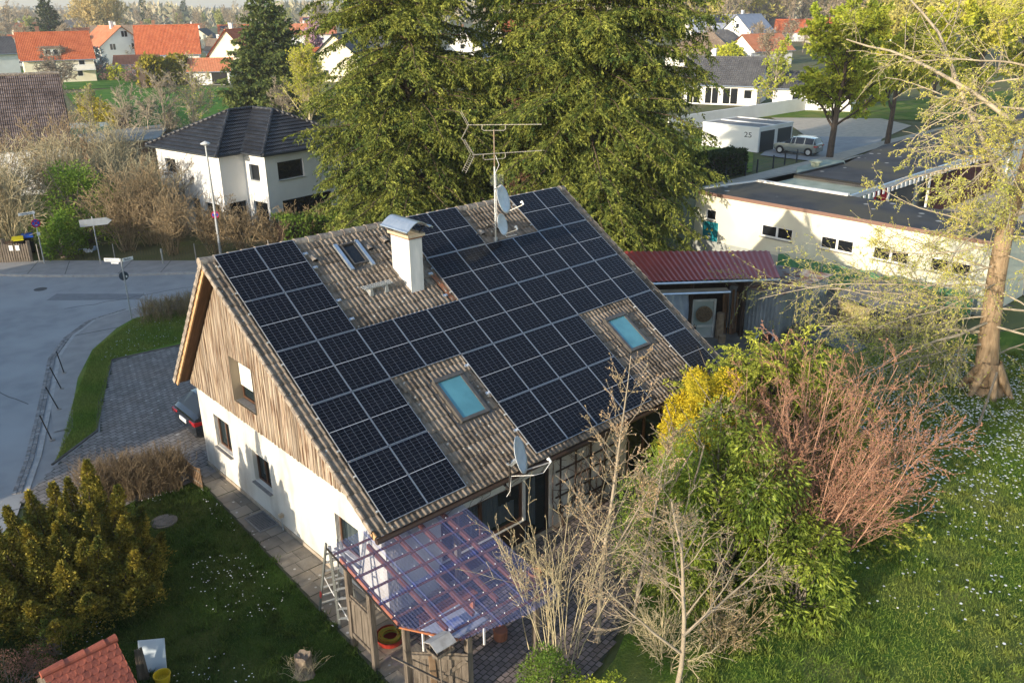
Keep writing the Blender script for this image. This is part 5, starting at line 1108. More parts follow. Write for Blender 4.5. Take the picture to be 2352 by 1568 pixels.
M['blackcar'] = mat('black_car_paint', (.012,.014,.018), rough=.12, spec=.6, coat=1); M['greencar'] = mat('green_grey_car_paint', (.30,.32,.29), rough=.25, metal=.4, coat=1)
car('parked_car', 'black estate car parked on the paved drive beside the gable wall', (2.60,5.15,.045), 0, M['blackcar'], wagon)
car('parked_car', 'grey-green off-road car parked in front of the white garage block', (66.6,21.3,.03), math.radians(96), M['greencar'], suv, rails=True, wheelr=.36)
c = at(*cl(1615,600)); car('parked_car', 'silver car standing inside the open garage with the red roof', (c[0]+.6,c[1]+2.5,.03), math.radians(-105), mat('silver_paint', (.45,.46,.46), rough=.25, metal=.5), suv)
c = at(*cl(140,487)); car('parked_car', 'white car parked by the white flat building at the left edge', (c[0],c[1],.03), math.radians(-10), mat('white_car_paint', (.7,.72,.74), rough=.25, coat=1), wagon)
c = at(*cl(60,520)); car('parked_car', 'dark grey car in front of the white parked car at the left edge', (c[0],c[1],.03), math.radians(-10), mat('grey_car_paint', (.22,.25,.28), rough=.25, coat=1), wagon)
# ---------------------------------------------------------------- street signs and lamp
def text(name, s, size, m, parent, loc, rz, tilt=math.pi/2, align='CENTER', ext=.002, sx=1.0):
    cu = bpy.data.curves.new(name, 'FONT'); cu.body = s; cu.size = size; cu.align_x = align; cu.align_y = 'CENTER'; cu.extrude = ext; cu.materials.append(m)
    tmp = bpy.data.objects.new(name, cu); me = bpy.data.meshes.new_from_object(tmp); bpy.data.objects.remove(tmp); o = bpy.data.objects.new(name, me); COL.objects.link(o); o.parent = parent; o.location = loc; o.rotation_euler = (tilt, 0, rz); o.scale = (sx, 1, 1); return o
M['signred'] = mat('sign_red', (.55,.01,.03), rough=.35); M['signblue'] = mat('sign_blue', (.01,.10,.50), rough=.35); M['signwhite'] = mat('sign_white', (.78,.78,.75), rough=.4); M['signgrey'] = mat('sign_back', (.30,.32,.33), rough=.5, metal=.3)
M['ink'] = mat('sign_ink', (.03,.03,.035), rough=.6)
def nostop(root, z, R_, rz, arrow):
    Rm = Matrix.Rotation(rz, 4, 'Z'); 
    def ring(r0, r1, y, name, m, n=32):
        mb = MB(); vs = []
        for k in range(n): a = 2*math.pi*k/n; vs += [(r0*math.cos(a), y, z+r0*math.sin(a)), (r1*math.cos(a), y, z+r1*math.sin(a))]
        mb.add(vs, [(2*k, 2*k+1, (2*k+3) % (2*n), (2*k+2) % (2*n)) for k in range(n)]); mb.xf(Rm); return mb.build(name, m, root)
    mb = MB(); mb.tube([(0,-.034,z),(0,-.05,z)], R_, 32); mb.xf(Rm); pl = mb.build('sign_disc', M['signblue'], root)
    def sub(mb, name, m): mb.xf(Rm); return mb.build(name, m, pl)
    mb = MB(); n = 32; vs = []
    for k in range(n): a = 2*math.pi*k/n; vs += [(R_*.8*math.cos(a), -.053, z+R_*.8*math.sin(a)), (R_*1.0*math.cos(a), -.053, z+R_*1.0*math.sin(a))]
    mb.add(vs, [(2*k, 2*k+1, (2*k+3) % (2*n), (2*k+2) % (2*n)) for k in range(n)]); sub(mb, 'red_ring', M['signred'])
    mb = MB()
    for sg in (1,-1): mb.bar((-R_*.58,-.055,z-sg*R_*.58),(R_*.58,-.055,z+sg*R_*.58), .004, R_*.17, upv=(0,0,1))
    sub(mb, 'red_cross', M['signred'])
    for (xx, zz, sg) in arrow:
        mb = MB(); y = -.058; zz = z+zz*R_; mb.poly([(xx-.05*sg,y,zz-.012),(xx+.02*sg,y,zz-.012),(xx+.02*sg,y,zz+.012),(xx-.05*sg,y,zz+.012)]); mb.poly([(xx+.02*sg,y,zz-.035),(xx+.075*sg,y,zz),(xx+.02*sg,y,zz+.035)]); sub(mb, 'white_arrow', M['signwhite'])
def post(root, x, y, h, r_=.032, z0=.08): mb = MB(); mb.tube([(0,0,z0),(0,0,h)], r_, 10); return mb.build('post', M['steel'], root)
FA = math.radians(-12)
s1 = thing('street_sign', 'sign post with street name plate above a round no-stopping sign, by the picket fence', 'street sign', (3.02,31.44,0), world=False); post(s1,0,0,3.12)
nostop(s1, 2.42, .235, math.radians(-5), [(-.0,-.45,1)])
mb = MB(); mb.box(-.78,.06,-.045,-.03,2.95,3.1); p_ = mb.build('name_plate', M['signwhite'], s1); text('lettering', 'Oberjägerstr.', .14, M['ink'], p_, (-.36,-.047,3.025), 0, sx=.8)
mb = MB(); mb.box(-.07,.10,-.045,-.035,1.72,1.9); mb.build('sticker_plate', M['signwhite'], s1)
s2 = thing('direction_sign', 'blank-backed arrow signpost standing between hedge and pavement', 'street sign', (5.34,29.09,0), world=False); post(s2,0,0,2.80)
mb = MB(); vs = [(-.68,-.04,2.28),(.72,-.04,2.28),(.98,-.04,2.48),(.72,-.04,2.68),(-.68,-.04,2.68)]; mb.add(vs+[(a,-.03,c) for a,b_,c in vs], [(0,1,2,3,4),(9,8,7,6,5)]+[(i,i+5,(i+1)%5+5,(i+1)%5) for i in range(5)]); mb.xf(Matrix.Rotation(math.radians(-14),4,'Z')); ar = mb.build('arrow_board', mat('arrow_back', (.50,.52,.53), (.42,.44,.45), scale=4, rough=.4, metal=.2), s2)
mb = MB(); mb.box(-.45,-.42,-.045,-.041,2.4,2.44); mb.box(-.38,-.34,-.045,-.041,2.37,2.4); mb.build('sticker', mat('sticker_yellow', (.6,.5,.05)), ar)
s3 = thing('street_sign', 'corner sign post with two street name plates and a round sign back', 'street sign', (3.25,18.46,0), world=False); post(s3,0,0,2.98)
def nameplate(txt, w_, rz, z, size, off_, small=None):
    mb = MB(); mb.box(off_,off_+w_,-.045,-.03,z-.08,z+.08); R_ = Matrix.Rotation(rz,4,'Z'); mb.xf(R_); p = mb.build('name_plate', M['signwhite'], s3); q = R_@Vector((off_+w_/2,-.047,z)); text('lettering', txt, size, M['ink'], p, q, rz, sx=.8)
nameplate('Badstr.', .50, math.radians(8), 2.90, .15, .05); nameplate('Herbert-Kessel-Str.', .74, math.radians(-48), 2.92, .105, -.78)
mb = MB(); mb.box(-.48,-.12,-.045,-.03,2.74,2.82); mb.xf(Matrix.Rotation(math.radians(-48),4,'Z')); mb.build('info_plate', M['signwhite'], s3)
mb = MB(); mb.tube([(0,.035,2.15),(0,.05,2.15)], .21, 28); mb.xf(Matrix.Rotation(math.radians(-10),4,'Z')); rb = mb.build('sign_back', mat('dark_sign_back', (.05,.07,.09), rough=.4), s3)
mb = MB(); mb.box(.08,.14,.028,.034,2.06,2.16); mb.xf(Matrix.Rotation(math.radians(-10),4,'Z')); mb.build('sticker', M['signwhite'], rb)
s4 = thing('street_lamp', 'tall grey street lamp with a round no-stopping sign on its pole', 'street lamp', (10.95,25.68,0), world=False)
mb = MB(); mb.tube([(0,0,.0),(0,0,2.6),(0,0,6.45)],[.085,.075,.05],12); mb.build('pole', M['steel'], s4)
mb = MB(); mb.lathe([(.05,0),(.10,.03),(.26,.10),(.27,.14),(.10,.22),(.03,.25)],16,(0,0,6.42)); mb.build('lamp_head', mat('lamp_head', (.60,.60,.58), rough=.4), s4)
nostop(s4, 2.55, .21, math.radians(-25), [(-.02,.5,-1),(0,-.5,1)])
o = MB(); o.tube([(0,0,.08),(0,0,.75)],.045,8); o.tube([(0,0,.75),(0,0,.95)],.06,8); o.xf(Matrix.Translation((7.92,26.57,0))); tag(o.build('hydrant_post', mat('post_grey', (.40,.40,.36), (.30,.30,.27), scale=9)), 'short grey marker post on the far pavement edge', 'post')
# chain posts along the corner pavement, slightly leaning
pr = None
for i, (px, py, lx, lab) in enumerate(((148,857,-.10,'farthest leaning iron post beside the corner lawn'),(142,893,-.22,'second leaning iron post from the far end of the kerb strip'),(136,940,-.25,'middle leaning iron post of the kerb strip'),(120,1010,-.18,'leaning iron post nearest to the paved drive'),(755,0,0,''))):
    if not lab: continue
    c = at(px,py,.05); t_ = thing('iron_post', lab, 'post', (c[0],c[1],0), group='iron posts along the kerb strip', world=False); m_ = MB(); m_.tube([(0,0,.0),(lx,.05,.98)],.022,6); m_.tube([(lx,.05,.98),(lx*1.02,.05,1.0)],.03,6); m_.build('rod', M['iron'], t_); m_ = MB(); m_.box(-.07,.07,-.07,.07,-.02,.09); m_.build('foot', M['concrete'], t_)
# litter behind the far hedge, bins, picket fence
for i, (px, py, s_, lab, colr) in enumerate(((478,595,.5,'pale blue crumpled plastic sheet behind the roadside bushes',(.35,.45,.55)),(530,600,.55,'white crumpled plastic bag behind the roadside bushes',(.7,.7,.7)),(570,575,.35,'smaller bluish plastic scrap under the roadside bushes',(.4,.5,.6)))):
    c = at(px*.66964/1.7415*1.0, (800+py*.66964*.5)/1.7415, .3); r = np.random.RandomState(i+5)
    mb = MB(); n = 7; g = [(c[0]+.0+s_*(a/n-.5)+r.normal(0,.03), c[1]+s_*.6*(b_/n-.5)+r.normal(0,.03), .15+r.uniform(0,.3)) for a in range(n) for b_ in range(n)]
    mb.add(g, [(a*n+b_,(a+1)*n+b_,(a+1)*n+b_+1,a*n+b_+1) for a in range(n-1) for b_ in range(n-1)]); tag(mb.build('plastic_sheet', mat('crumpled_plastic', colr, rough=.5)), lab, 'litter')
pf = thing('picket_fence', 'weathered grey picket fence at the left edge with two paper notices', 'fence', (1.9,33.4,0)); a0 = Vector(at(-40,606,.05)); a1 = Vector(at(73,602,.05)); d_ = a1-a0; n = int(d_.length/.13); mb = MB()
for i in range(n):
    p = a0+d_*(i/n); q = a0+d_*((i+.72)/n); h = 1.12+RS.uniform(-.03,.03); m2 = (p+q)/2; mb.add([(p.x,p.y,.08),(q.x,q.y,.08),(q.x,q.y,h),(m2.x,m2.y,h+.07),(p.x,p.y,h),(p.x+.015,p.y+.02,.08),(q.x+.015,q.y+.02,.08),(q.x+.015,q.y+.02,h),(m2.x+.015,m2.y+.02,h+.07),(p.x+.015,p.y+.02,h)],[(0,1,2,3,4),(9,8,7,6,5),(1,6,7,2),(2,7,8,3),(3,8,9,4),(4,9,5,0)])
mb.build('pickets', M['greywood'], pf); mb = MB(); off_ = Vector((.03,.05,0))
for z in (.35,.9): mb.bar(a0+off_+Vector((0,0,z)), a1+off_+Vector((0,0,z)), .04, .07)
mb.build('rails', M['greywood'], pf)
for f in (0,.5,1): mb = MB(); p = a0+d_*f+off_; mb.box(p.x-.08,p.x+.08,p.y-.05,p.y+.1,0,1.45 if f == .5 else 1.3); mb.build('post', M['greywood'], pf)
for f in (.60,.73): mb = MB(); p = a0+d_*f; u_ = d_.normalized(); mb.poly([p+Vector((-.0,-.04,.72)), p+u_*.21+Vector((0,-.04,.72)), p+u_*.21+Vector((0,-.04,1.02)), p+Vector((0,-.04,1.02))]); mb.build('paper_notice', M['signwhite'], pf)
for lab, px, py, colr in (('black wheelie bin with yellow lid behind the picket fence',40,548,(.62,.55,.02)),('black wheelie bin with blue lid behind the picket fence',62,541,(.02,.10,.5)),('black wheelie bin with brown lid behind the picket fence',17,560,(.10,.06,.04))):
    c = at(px,py,1.05); bn = thing('wheelie_bin', lab, 'bin', (c[0],c[1],0), math.radians(-14), group='wheelie bins behind the picket fence', world=False)
    mb = MB(); mb.add([(-.24,-.3,.05),(.24,-.3,.05),(.24,.3,.05),(-.24,.3,.05),(-.3,-.37,1.0),(.3,-.37,1.0),(.3,.37,1.0),(-.3,.37,1.0)],[(0,3,2,1),(4,5,6,7),(0,1,5,4),(1,2,6,5),(2,3,7,6),(3,0,4,7)]); mb.build('body', M['black'], bn)
    mb = MB(); mb.add([(-.32,-.4,1.0),(.32,-.4,1.0),(.32,.4,1.0),(-.32,.4,1.0),(-.3,-.37,1.06),(.3,-.37,1.06),(.3,.36,1.12),(-.3,.36,1.12)],[(0,3,2,1),(4,5,6,7),(0,1,5,4),(1,2,6,5),(2,3,7,6),(3,0,4,7)]); mb.build('lid', mat('bin_lid', colr, rough=.45), bn)
    for sx in (-.22,.22): mb = MB(); mb.tube([(sx-.03,.34,.1),(sx+.03,.34,.1)],.1,10); mb.build('wheel', M['black'], bn)
wf = MB(); q = [(3.0,32.3),(6.2,29.25),(9.6,26.0),(13,23.7)]
for a_, b_ in zip(q, q[1:]):
    A_ = Vector((*a_,0)); B_ = Vector((*b_,0)); n = int((B_-A_).length/.16)
    for i in range(n):
        for dx in (0, 1): wf.bar(A_.lerp(B_,(i+dx)/n)+Vector((0,0,.1)), A_.lerp(B_,(i+1-dx)/n)+Vector((0,0,.95)), .006,.006)
    wf.bar(A_+Vector((0,0,.95)), B_+Vector((0,0,.95)), .012,.012)
wfo = thing('wire_fence', 'low diamond wire fence along the far pavement in front of the bushes', 'fence', (8,28,0)); wf.build('mesh_wire', M['iron'], wfo)
for a_ in q: mb = MB(); mb.tube([(*a_,0),(*a_,1.05)],.03,6); mb.build('post', M['concrete'], wfo)
# ---------------------------------------------------------------- neighbouring buildings
def clip(poly, f):
    out = []; n = len(poly)
    for i in range(n):
        a, b = poly[i], poly[(i+1) % n]; fa, fb = f(a), f(b)
        if fa >= 0: out.append(a)
        if (fa > 0 and fb < 0) or (fa < 0 and fb > 0): t = fa/(fa-fb); out.append(a+(b-a)*t)
    return out
def rooffield(mb, pts, course=.34, lip=.03, mi=0):
    """a roof plane laid in courses: each course is a strip whose lower edge stands proud; UV in metres"""
    pts = [Vector(p) for p in pts]; n = Vector((0,0,0))
    for i in range(1, len(pts)-1): n += (pts[i]-pts[0]).cross(pts[i+1]-pts[0])
    n.normalize()
    if n.z < 0: n = -n; pts = pts[::-1]
    e = Vector((0,0,1)).cross(n).normalized(); s = n.cross(e).normalized()      # s points up the slope
    o = pts[0]; vv = [(p-o).dot(s) for p in pts]; v0, v1 = min(vv), max(vv); k = int(math.ceil((v1-v0)/course))
    for c in range(k):
        a = v0+c*course; b = min(a+course, v1); q = clip(pts, lambda p: (p-o).dot(s)-a); q = clip(q, lambda p: b-(p-o).dot(s)) if len(q) > 2 else q
        if len(q) < 3: continue
        P_ = []; U = []
        for p in q: h = lip*(1-((p-o).dot(s)-a)/course); P_.append(p+n*h); U.append(((p-o).dot(e), c*course+.1*course+.7*((p-o).dot(s)-a)))
        mb.poly(P_, mi, U)
        low = [p for p in q if abs((p-o).dot(s)-a) < 1e-4]
        if len(low) >= 2 and c > 0:
            A_, B_ = min(low, key=lambda p: (p-o).dot(e)), max(low, key=lambda p: (p-o).dot(e)); mb.poly([A_, B_, B_+n*lip, A_+n*lip], mi, [((A_-o).dot(e),c*course+.1),((B_-o).dot(e),c*course+.1)]*2)
def roofmb(planes, course=.34, lip=.03, thick=.12):
    mb = MB()
    for p in planes: rooffield(mb, p, course, lip)
    st = len(mb.v)
    for p in planes: mb.poly([(q[0],q[1],q[2]-thick) for q in p][::-1])
    for p in planes:
        pass
    return mb
M['t_black'] = tilemat('black_glazed_tile', (.018,.019,.023), (.05,.052,.06), .3, .34, wave=.15, rough=.42)
M['t_dark'] = tilemat('old_dark_tile', (.06,.045,.043), (.17,.135,.13), .3, .34, wave=.15, rough=.8)
M['t_red'] = tilemat('red_tile', (.42,.095,.035), (.58,.17,.07), .3, .34, wave=.3, rough=.75)
M['t_orange'] = tilemat('orange_tile', (.50,.17,.08), (.62,.26,.14), .3, .34, wave=.3, rough=.8)
M['t_brown'] = tilemat('brown_tile', (.20,.14,.10), (.34,.26,.19), .3, .34, wave=.3, rough=.85)
M['t_grey'] = tilemat('grey_tile', (.07,.07,.075), (.13,.13,.135), .3, .34, wave=.3, rough=.8)
M['t_blue'] = tilemat('blue_glazed_tile', (.22,.26,.36), (.35,.38,.46), .3, .34, wave=.3, rough=.3)
M['render_w'] = mat('white_render', (.80,.79,.76), (.72,.71,.68), scale=.6, bump=.4, bscale=12)
M['render_c'] = mat('cream_render', (.80,.75,.58), (.72,.66,.50), scale=.5, bump=.4, bscale=12)
M['render_y'] = mat('pale_yellow_render', (.78,.76,.60), (.70,.67,.52), scale=.7, bump=.4, bscale=10, c3=(.64,.61,.50), s3=.35)
M['anthr'] = mat('anthracite', (.035,.04,.045), rough=.5)
M['bitumen'] = mat('bitumen_roof', (.040,.042,.048), (.065,.066,.072), scale=.8, detail=8, bump=.5, bscale=10, rough=.85, c3=(.09,.08,.06), s3=.25, spots=.9)
M['greenroof'] = mat('pale_mossy_roof', (.40,.44,.36), (.28,.32,.24), scale=1.2, detail=7)
# --- white hip-roofed house
a9 = math.radians(9.5); hb = thing('white_house', 'modern white house with black hipped roof behind the roadside hedge', 'house', (13.2,29.4,0), a9, world=False)
EZ, o_ = 5.3, .42
def wall_uv(mb, A, B, z0, z1, holes, depth=.18):
    A = Vector((*A,0)); B = Vector((*B,0)); L_ = (B-A).length; d = (B-A)/L_; inn = Vector((-d.y,d.x,0))
    wallgrid(mb, 0, L_, z0, z1, holes, lambda u, z, k: tuple(A+d*u+inn*k+Vector((0,0,z))), depth=depth); return A, d, inn
FP = [(8.9,-2.1),(8.9,7),(0,7),(0,0),(1.77,0),(1.77,-2.1)]       # counter-clockwise footprint, starts front right
mb = MB(); winsp = []
specs = {((0,7),(0,0)): [(.9,2.1,3.6,4.5),(1.2,2.1,0.9,2.1),(3.4,4.3,.1,2.2),(4.9,6.4,.9,2.1)], ((0,0),(1.77,0)): [(.35,1.6,.1,2.2)], ((1.77,0),(1.77,-2.1)): [(.45,1.45,3.5,4.5),(.5,1.9,.1,2.2)], ((1.77,-2.1),(8.9,-2.1)): [(.9,2.9,3.5,4.6),(1.0,5.0,.1,2.2),(6.2,7.0,2.6,4.6)]}
for i in range(6):
    A, B = FP[i], FP[(i+1) % 6]; hs = specs.get((A, B), []); r3 = wall_uv(mb, A, B, 0, EZ, hs); winsp += [(r3, h) for h in hs]
mb.build('wall', M['render_w'], hb)
for (A, d, inn), (u0, u1, z0, z1) in winsp:
    mb = MB(); f = .07; dp = inn*.14
    def P4(u, z, k=0): return tuple(A+d*u+dp+inn*k+Vector((0,0,z)))
    for (a,b_,c,e) in ((u0,u0+f,z0,z1),(u1-f,u1,z0,z1),(u0+f,u1-f,z0,z0+f),(u0+f,u1-f,z1-f,z1)): mb.add([P4(a,c),P4(b_,c),P4(b_,e),P4(a,e),P4(a,c,.05),P4(b_,c,.05),P4(b_,e,.05),P4(a,e,.05)],[(0,3,2,1),(0,1,5,4),(1,2,6,5),(2,3,7,6),(3,0,4,7)][:])
    w_ = mb.build('window', M['anthr'], hb); g = MB(); g.poly([P4(u0,z0,.03),P4(u1,z0,.03),P4(u1,z1,.03),P4(u0,z1,.03)]); g.build('pane', M['darkglass'], w_)
    s = MB(); q = [A+d*(u0-.04)+Vector((0,0,z0)), A+d*(u1+.04)+Vector((0,0,z0))]
    if z0 > .5: s.bar(q[0]-inn*.04+Vector((0,0,-.03)), q[1]-inn*.04+Vector((0,0,-.03)), .1, .03); s.build('sill', M['alu'], w_)
z0 = EZ-.05; zr = EZ+2.0; P1 = (3.5,3.5,zr); P2 = (5.34,3.5,zr); P3 = (5.34,1.4,zr)
cA, cB, cC, cD, cE, cF = (-o_,7+o_,z0), (-o_,-o_,z0), (1.77-o_,-o_,z0), (1.77-o_,-2.1-o_,z0), (8.9+o_,-2.1-o_,z0), (8.9+o_,7+o_,z0)
planes = [[cA,cB,P1],[cB,cC,P2,P1],[cC,cD,P3,P2],[cD,cE,P3],[cE,cF,P2,P3],[cF,cA,P1,P2]]
rf_ = roofmb(planes, .36, .05).build('roof', M['t_black'], hb)
mb = MB()
for a, b_ in ((cB,P1),(cD,P3),(cA,P1),(P1,P2),(P2,P3),(cE,P3),(cF,P2)):
    A_, B_ = Vector(a), Vector(b_); n = max(2, int((B_-A_).length/.38))
    for i in range(n): mb.tube([A_.lerp(B_,i/n)+Vector((0,0,.03)), A_.lerp(B_,(i+1.08)/n)+Vector((0,0,.03))],[.115,.095],8)
mb.build('hip_tiles', M['t_black'], rf_)
mb = MB(); mb.bar(Vector(cC)+Vector((0,0,.02)), Vector(P2)+Vector((0,0,.0)), .28, .05); mb.build('valley', M['anthr'], rf_)
mb = MB(); loop = [cA,cB,cC,cD,cE,cF,cA]
for a, b_ in zip(loop, loop[1:]): mb.tube([Vector(a)+Vector((0,0,-.05)), Vector(b_)+Vector((0,0,-.05))], .075, 8)
mb.build('gutter', M['anthr'], hb)
# --- cream utility building with flat roofs
yb = thing('utility_building', 'long pale yellow building with flat black roof and ribbon windows', 'building', (34,0,0))
YX, YT = 31.9, 3.42; y0_, y1_ = -8.6, 7.75
HW = [(-7.35,-5.35,1.68,2.32),(-4.35,-2.4,1.68,2.32),(-1.95,.25,1.68,2.32),(1.45,3.45,1.68,2.32),(6.35,7.15,1.95,2.55)]
HW = [(-7.6,-5.75,1.65,2.3),(-4.75,-2.95,1.65,2.3),(-1.95,-.15,1.65,2.3),(1.45,3.35,1.65,2.3),(6.3,7.0,1.95,2.55)]
mb = MB(); wallgrid(mb, y0_, y1_, 0, YT, HW+[(6.1,7.15,0,1.85)], lambda y, z, k: (YX+k, y, z), depth=.12)
mb.poly([(YX,y1_,0),(YX,y1_,YT),(36.3,y1_-1.2,YT),(36.3,y1_-1.2,0)]); mb.poly([(YX,y0_,0),(36.5,y0_,0),(36.5,y0_,YT),(YX,y0_,YT)]); mb.poly([(36.5,y0_,0),(36.5,.9,0),(36.5,.9,YT),(36.5,y0_,YT)])
mb.build('wall', M['render_y'], yb)
mb = MB(); mb.prism([(YX-.12,y0_-.1),(36.7,y0_-.1),(36.5,.9),(36.4,6.6),(YX-.12,y1_+.1)], YT, YT+.10); mb.build('roof', M['bitumen'], yb)
mb = MB(); mb.box(YX-.16,YX-.122,y0_-.1,y1_+.1,YT-.06,YT+.13); mb.build('roof_edge', mat('copper_brown_edge', (.22,.13,.10), rough=.5), yb)
mb = MB(); mb.box(36.35,36.6,.9,6.6,YT+.10,YT+.22); mb.bar((YX,7.8,YT+.14),(36.4,6.7,YT+.14),.12,.08); mb.build('coping', M['render_w'], yb)
mb = MB(); mb.box(YX-.02,YX-.002,y0_,y1_,0,.75); mb.build('grey_plinth', mat('grey_plinth_paint', (.38,.40,.38), (.30,.32,.30), scale=2), yb)
for a, b_, c, e in HW:
    m2 = MB(); f = .06; x = YX+.05
    n = 2 if b_-a > 1 else 1; wd = (b_-a)/n
    for i in range(n):
        u0, u1 = a+i*wd, a+(i+1)*wd
        for (p,q,r_,s) in ((u0,u0+f,c,e),(u1-f,u1,c,e),(u0+f,u1-f,c,c+f),(u0+f,u1-f,e-f,e)): m2.box(x,x+.06,p,q,r_,s)
    w_ = m2.build('window', M['white'], yb); g = MB(); g.poly([(x+.04,b_,c),(x+.04,a,c),(x+.04,a,e),(x+.04,b_,e)]); g.build('pane', M['darkglass'], w_)
    s = MB(); s.box(YX-.08,YX-.004,a-.04,b_+.04,c-.06,c-.02); s.build('sill', M['sill'], w_)
mb = MB(); mb.box(YX+.03,YX+.08,6.1,7.15,.02,1.85); dr = mb.build('door', mat('teal_door', (.005,.16,.20), rough=.5), yb)
for (dy, dz, kind) in ((.30,1.32,0),(.62,1.32,0),(.46,1.12,1),(.46,.92,2)):
    y = 7.15-dy; x = YX+.027
    if kind == 0: g = MB(); g.poly([(x,y+.085,dz),(x,y-.085,dz),(x,y,dz+.15)]); w1 = g.build('warning_triangle', mat('warning_yellow', (.75,.50,.02)), dr); g = MB(); g.poly([(x-.003,y+.012,dz+.02),(x-.003,y-.02,dz+.06),(x-.003,y+.005,dz+.06),(x-.003,y-.008,dz+.11),(x-.003,y+.02,dz+.06),(x-.003,y+.0,dz+.06)]); g.build('flash_mark', M['ink'], w1)
    elif kind == 1: g = MB(); g.poly([(x,y+.09,dz-.03),(x,y-.09,dz-.03),(x,y-.09,dz+.04),(x,y+.09,dz+.04)]); g.build('yellow_plate', mat('plate_yellow', (.70,.60,.15)), dr)
    else:
        g = MB(); g.tube([(x,y,dz),(x-.005,y,dz)],.09,20); w1 = g.build('warning_disc', M['signwhite'], dr); g = MB(); g.tube([(x-.006,y,dz),(x-.008,y,dz)],.05,14); g.build('hand_mark', M['ink'], w1)
mb = MB(); mb.prism([(36.6,.95),(40.1,1.15),(40.1,6.3),(36.6,6.4)], 2.6, 3.3); mb.build('link_roof', M['greenroof'], yb)
rb_ = thing('flat_roofed_hall', 'low hall with wide dark flat roof and white slatted fascia behind the yellow building', 'building', (60,4,0))
mb = MB(); mb.prism([(40.1,1.2),(66,1.9),(92,2.6),(92,9),(69,8.6),(55.4,8.1),(46,6.2),(40.1,6.4)], 3.2, 3.44); mb.build('roof', M['bitumen'], rb_)
mb = MB(); mb.box(40.2,90,2.9,6.0,0,3.2); mb.build('wall', M['render_w'], rb_)
mb = MB(); mb.bar((36.6,.86,3.42),(92,2.48,3.42),.16,.22); mb.build('fascia', M['zinc'], rb_)
mb = MB(); k = 0
while k < 90: x = 36.8+k*.62; y = .78+(x-36.6)*.02925; mb.box(x,x+.2,y-.06,y-.02,3.02,3.30); k += 1
mb.build('fascia_slats', M['white'], rb_)
for (a, b_, c, e, nm, mt) in ((38.2,41.5,0,3.2,'red_wall',mat('red_paint', (.50,.015,.03), (.42,.012,.025), scale=1)),(42.3,43.4,0,3.2,'red_wall',mat('red_paint', (.50,.015,.03))),(43.5,47,.1,2.6,'opening_shade_panel',M['anthr']),(50,62,.1,2.6,'opening_shade_panel',mat('dark_maroon', (.08,.02,.02)))):  # dark panels stand for the shade inside the hall's openings
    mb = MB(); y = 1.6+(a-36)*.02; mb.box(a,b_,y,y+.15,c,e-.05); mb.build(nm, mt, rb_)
for x in (41.9,48,63): mb = MB(); y = .9+(x-36.6)*.0292; mb.box(x-.05,x+.05,y,y+.12,0,3.2); mb.build('pillar', M['white'], rb_)
mb = MB(); mb.bar((38.6,1.35,2.35),(41.2,1.4,2.35),.14,.14); mb.build('rolled_awning', M['white'], rb_)
mb = MB(); mb.bar((40.2,6.35,3.5),(40.2,1.3,3.5),.16,.1); mb.bar((40.2,6.35,3.5),(46,6.25,3.5),.16,.1); mb.build('roof_kerb', M['black'], rb_)
mb = MB(); mb.lathe([(.25,0),(.3,.25),(.42,.3),(.42,.36),(.1,.45)],14,(44.1,7.2,3.4)); mb.prism([(40.4,6.3),(46.3,6.2),(47.5,7.0),(47,8.0),(43,7.9)],3.1,3.40); mb.build('rear_roof_edge', M['greenroof'], rb_)
# green netting fence in front of the yellow building
gn_ = thing('netting_fence', 'green shade netting fence along the foot of the pale yellow building', 'fence', (30.4,-3,0)); n = 60; V = []; F = []; r = np.random.RandomState(9)
for i in range(n+1):
    t = i/n; x = 30.6+.5*t+.08*math.sin(i*.9); y = 1.4-9.6*t
    for j in range(5): V.append((x+r.normal(0,.03), y, .05+j*.30+(.06*math.sin(i*.7) if j == 4 else 0)))
for i in range(n):
    for j in range(4): F.append((i*5+j,i*5+j+1,i*5+j+6,i*5+j+5))
rawmesh('netting', np.array(V), np.array(F), mat('green_netting', (.07,.22,.10), (.12,.30,.16), scale=3, trans=.3), gn_, smooth=True)
for i in range(5): mb = MB(); t = i/4; mb.tube([(30.65+.5*t,1.4-9.6*t,0),(30.65+.5*t,1.4-9.6*t,1.55)],.03,6); mb.build('post', M['steel'], gn_)
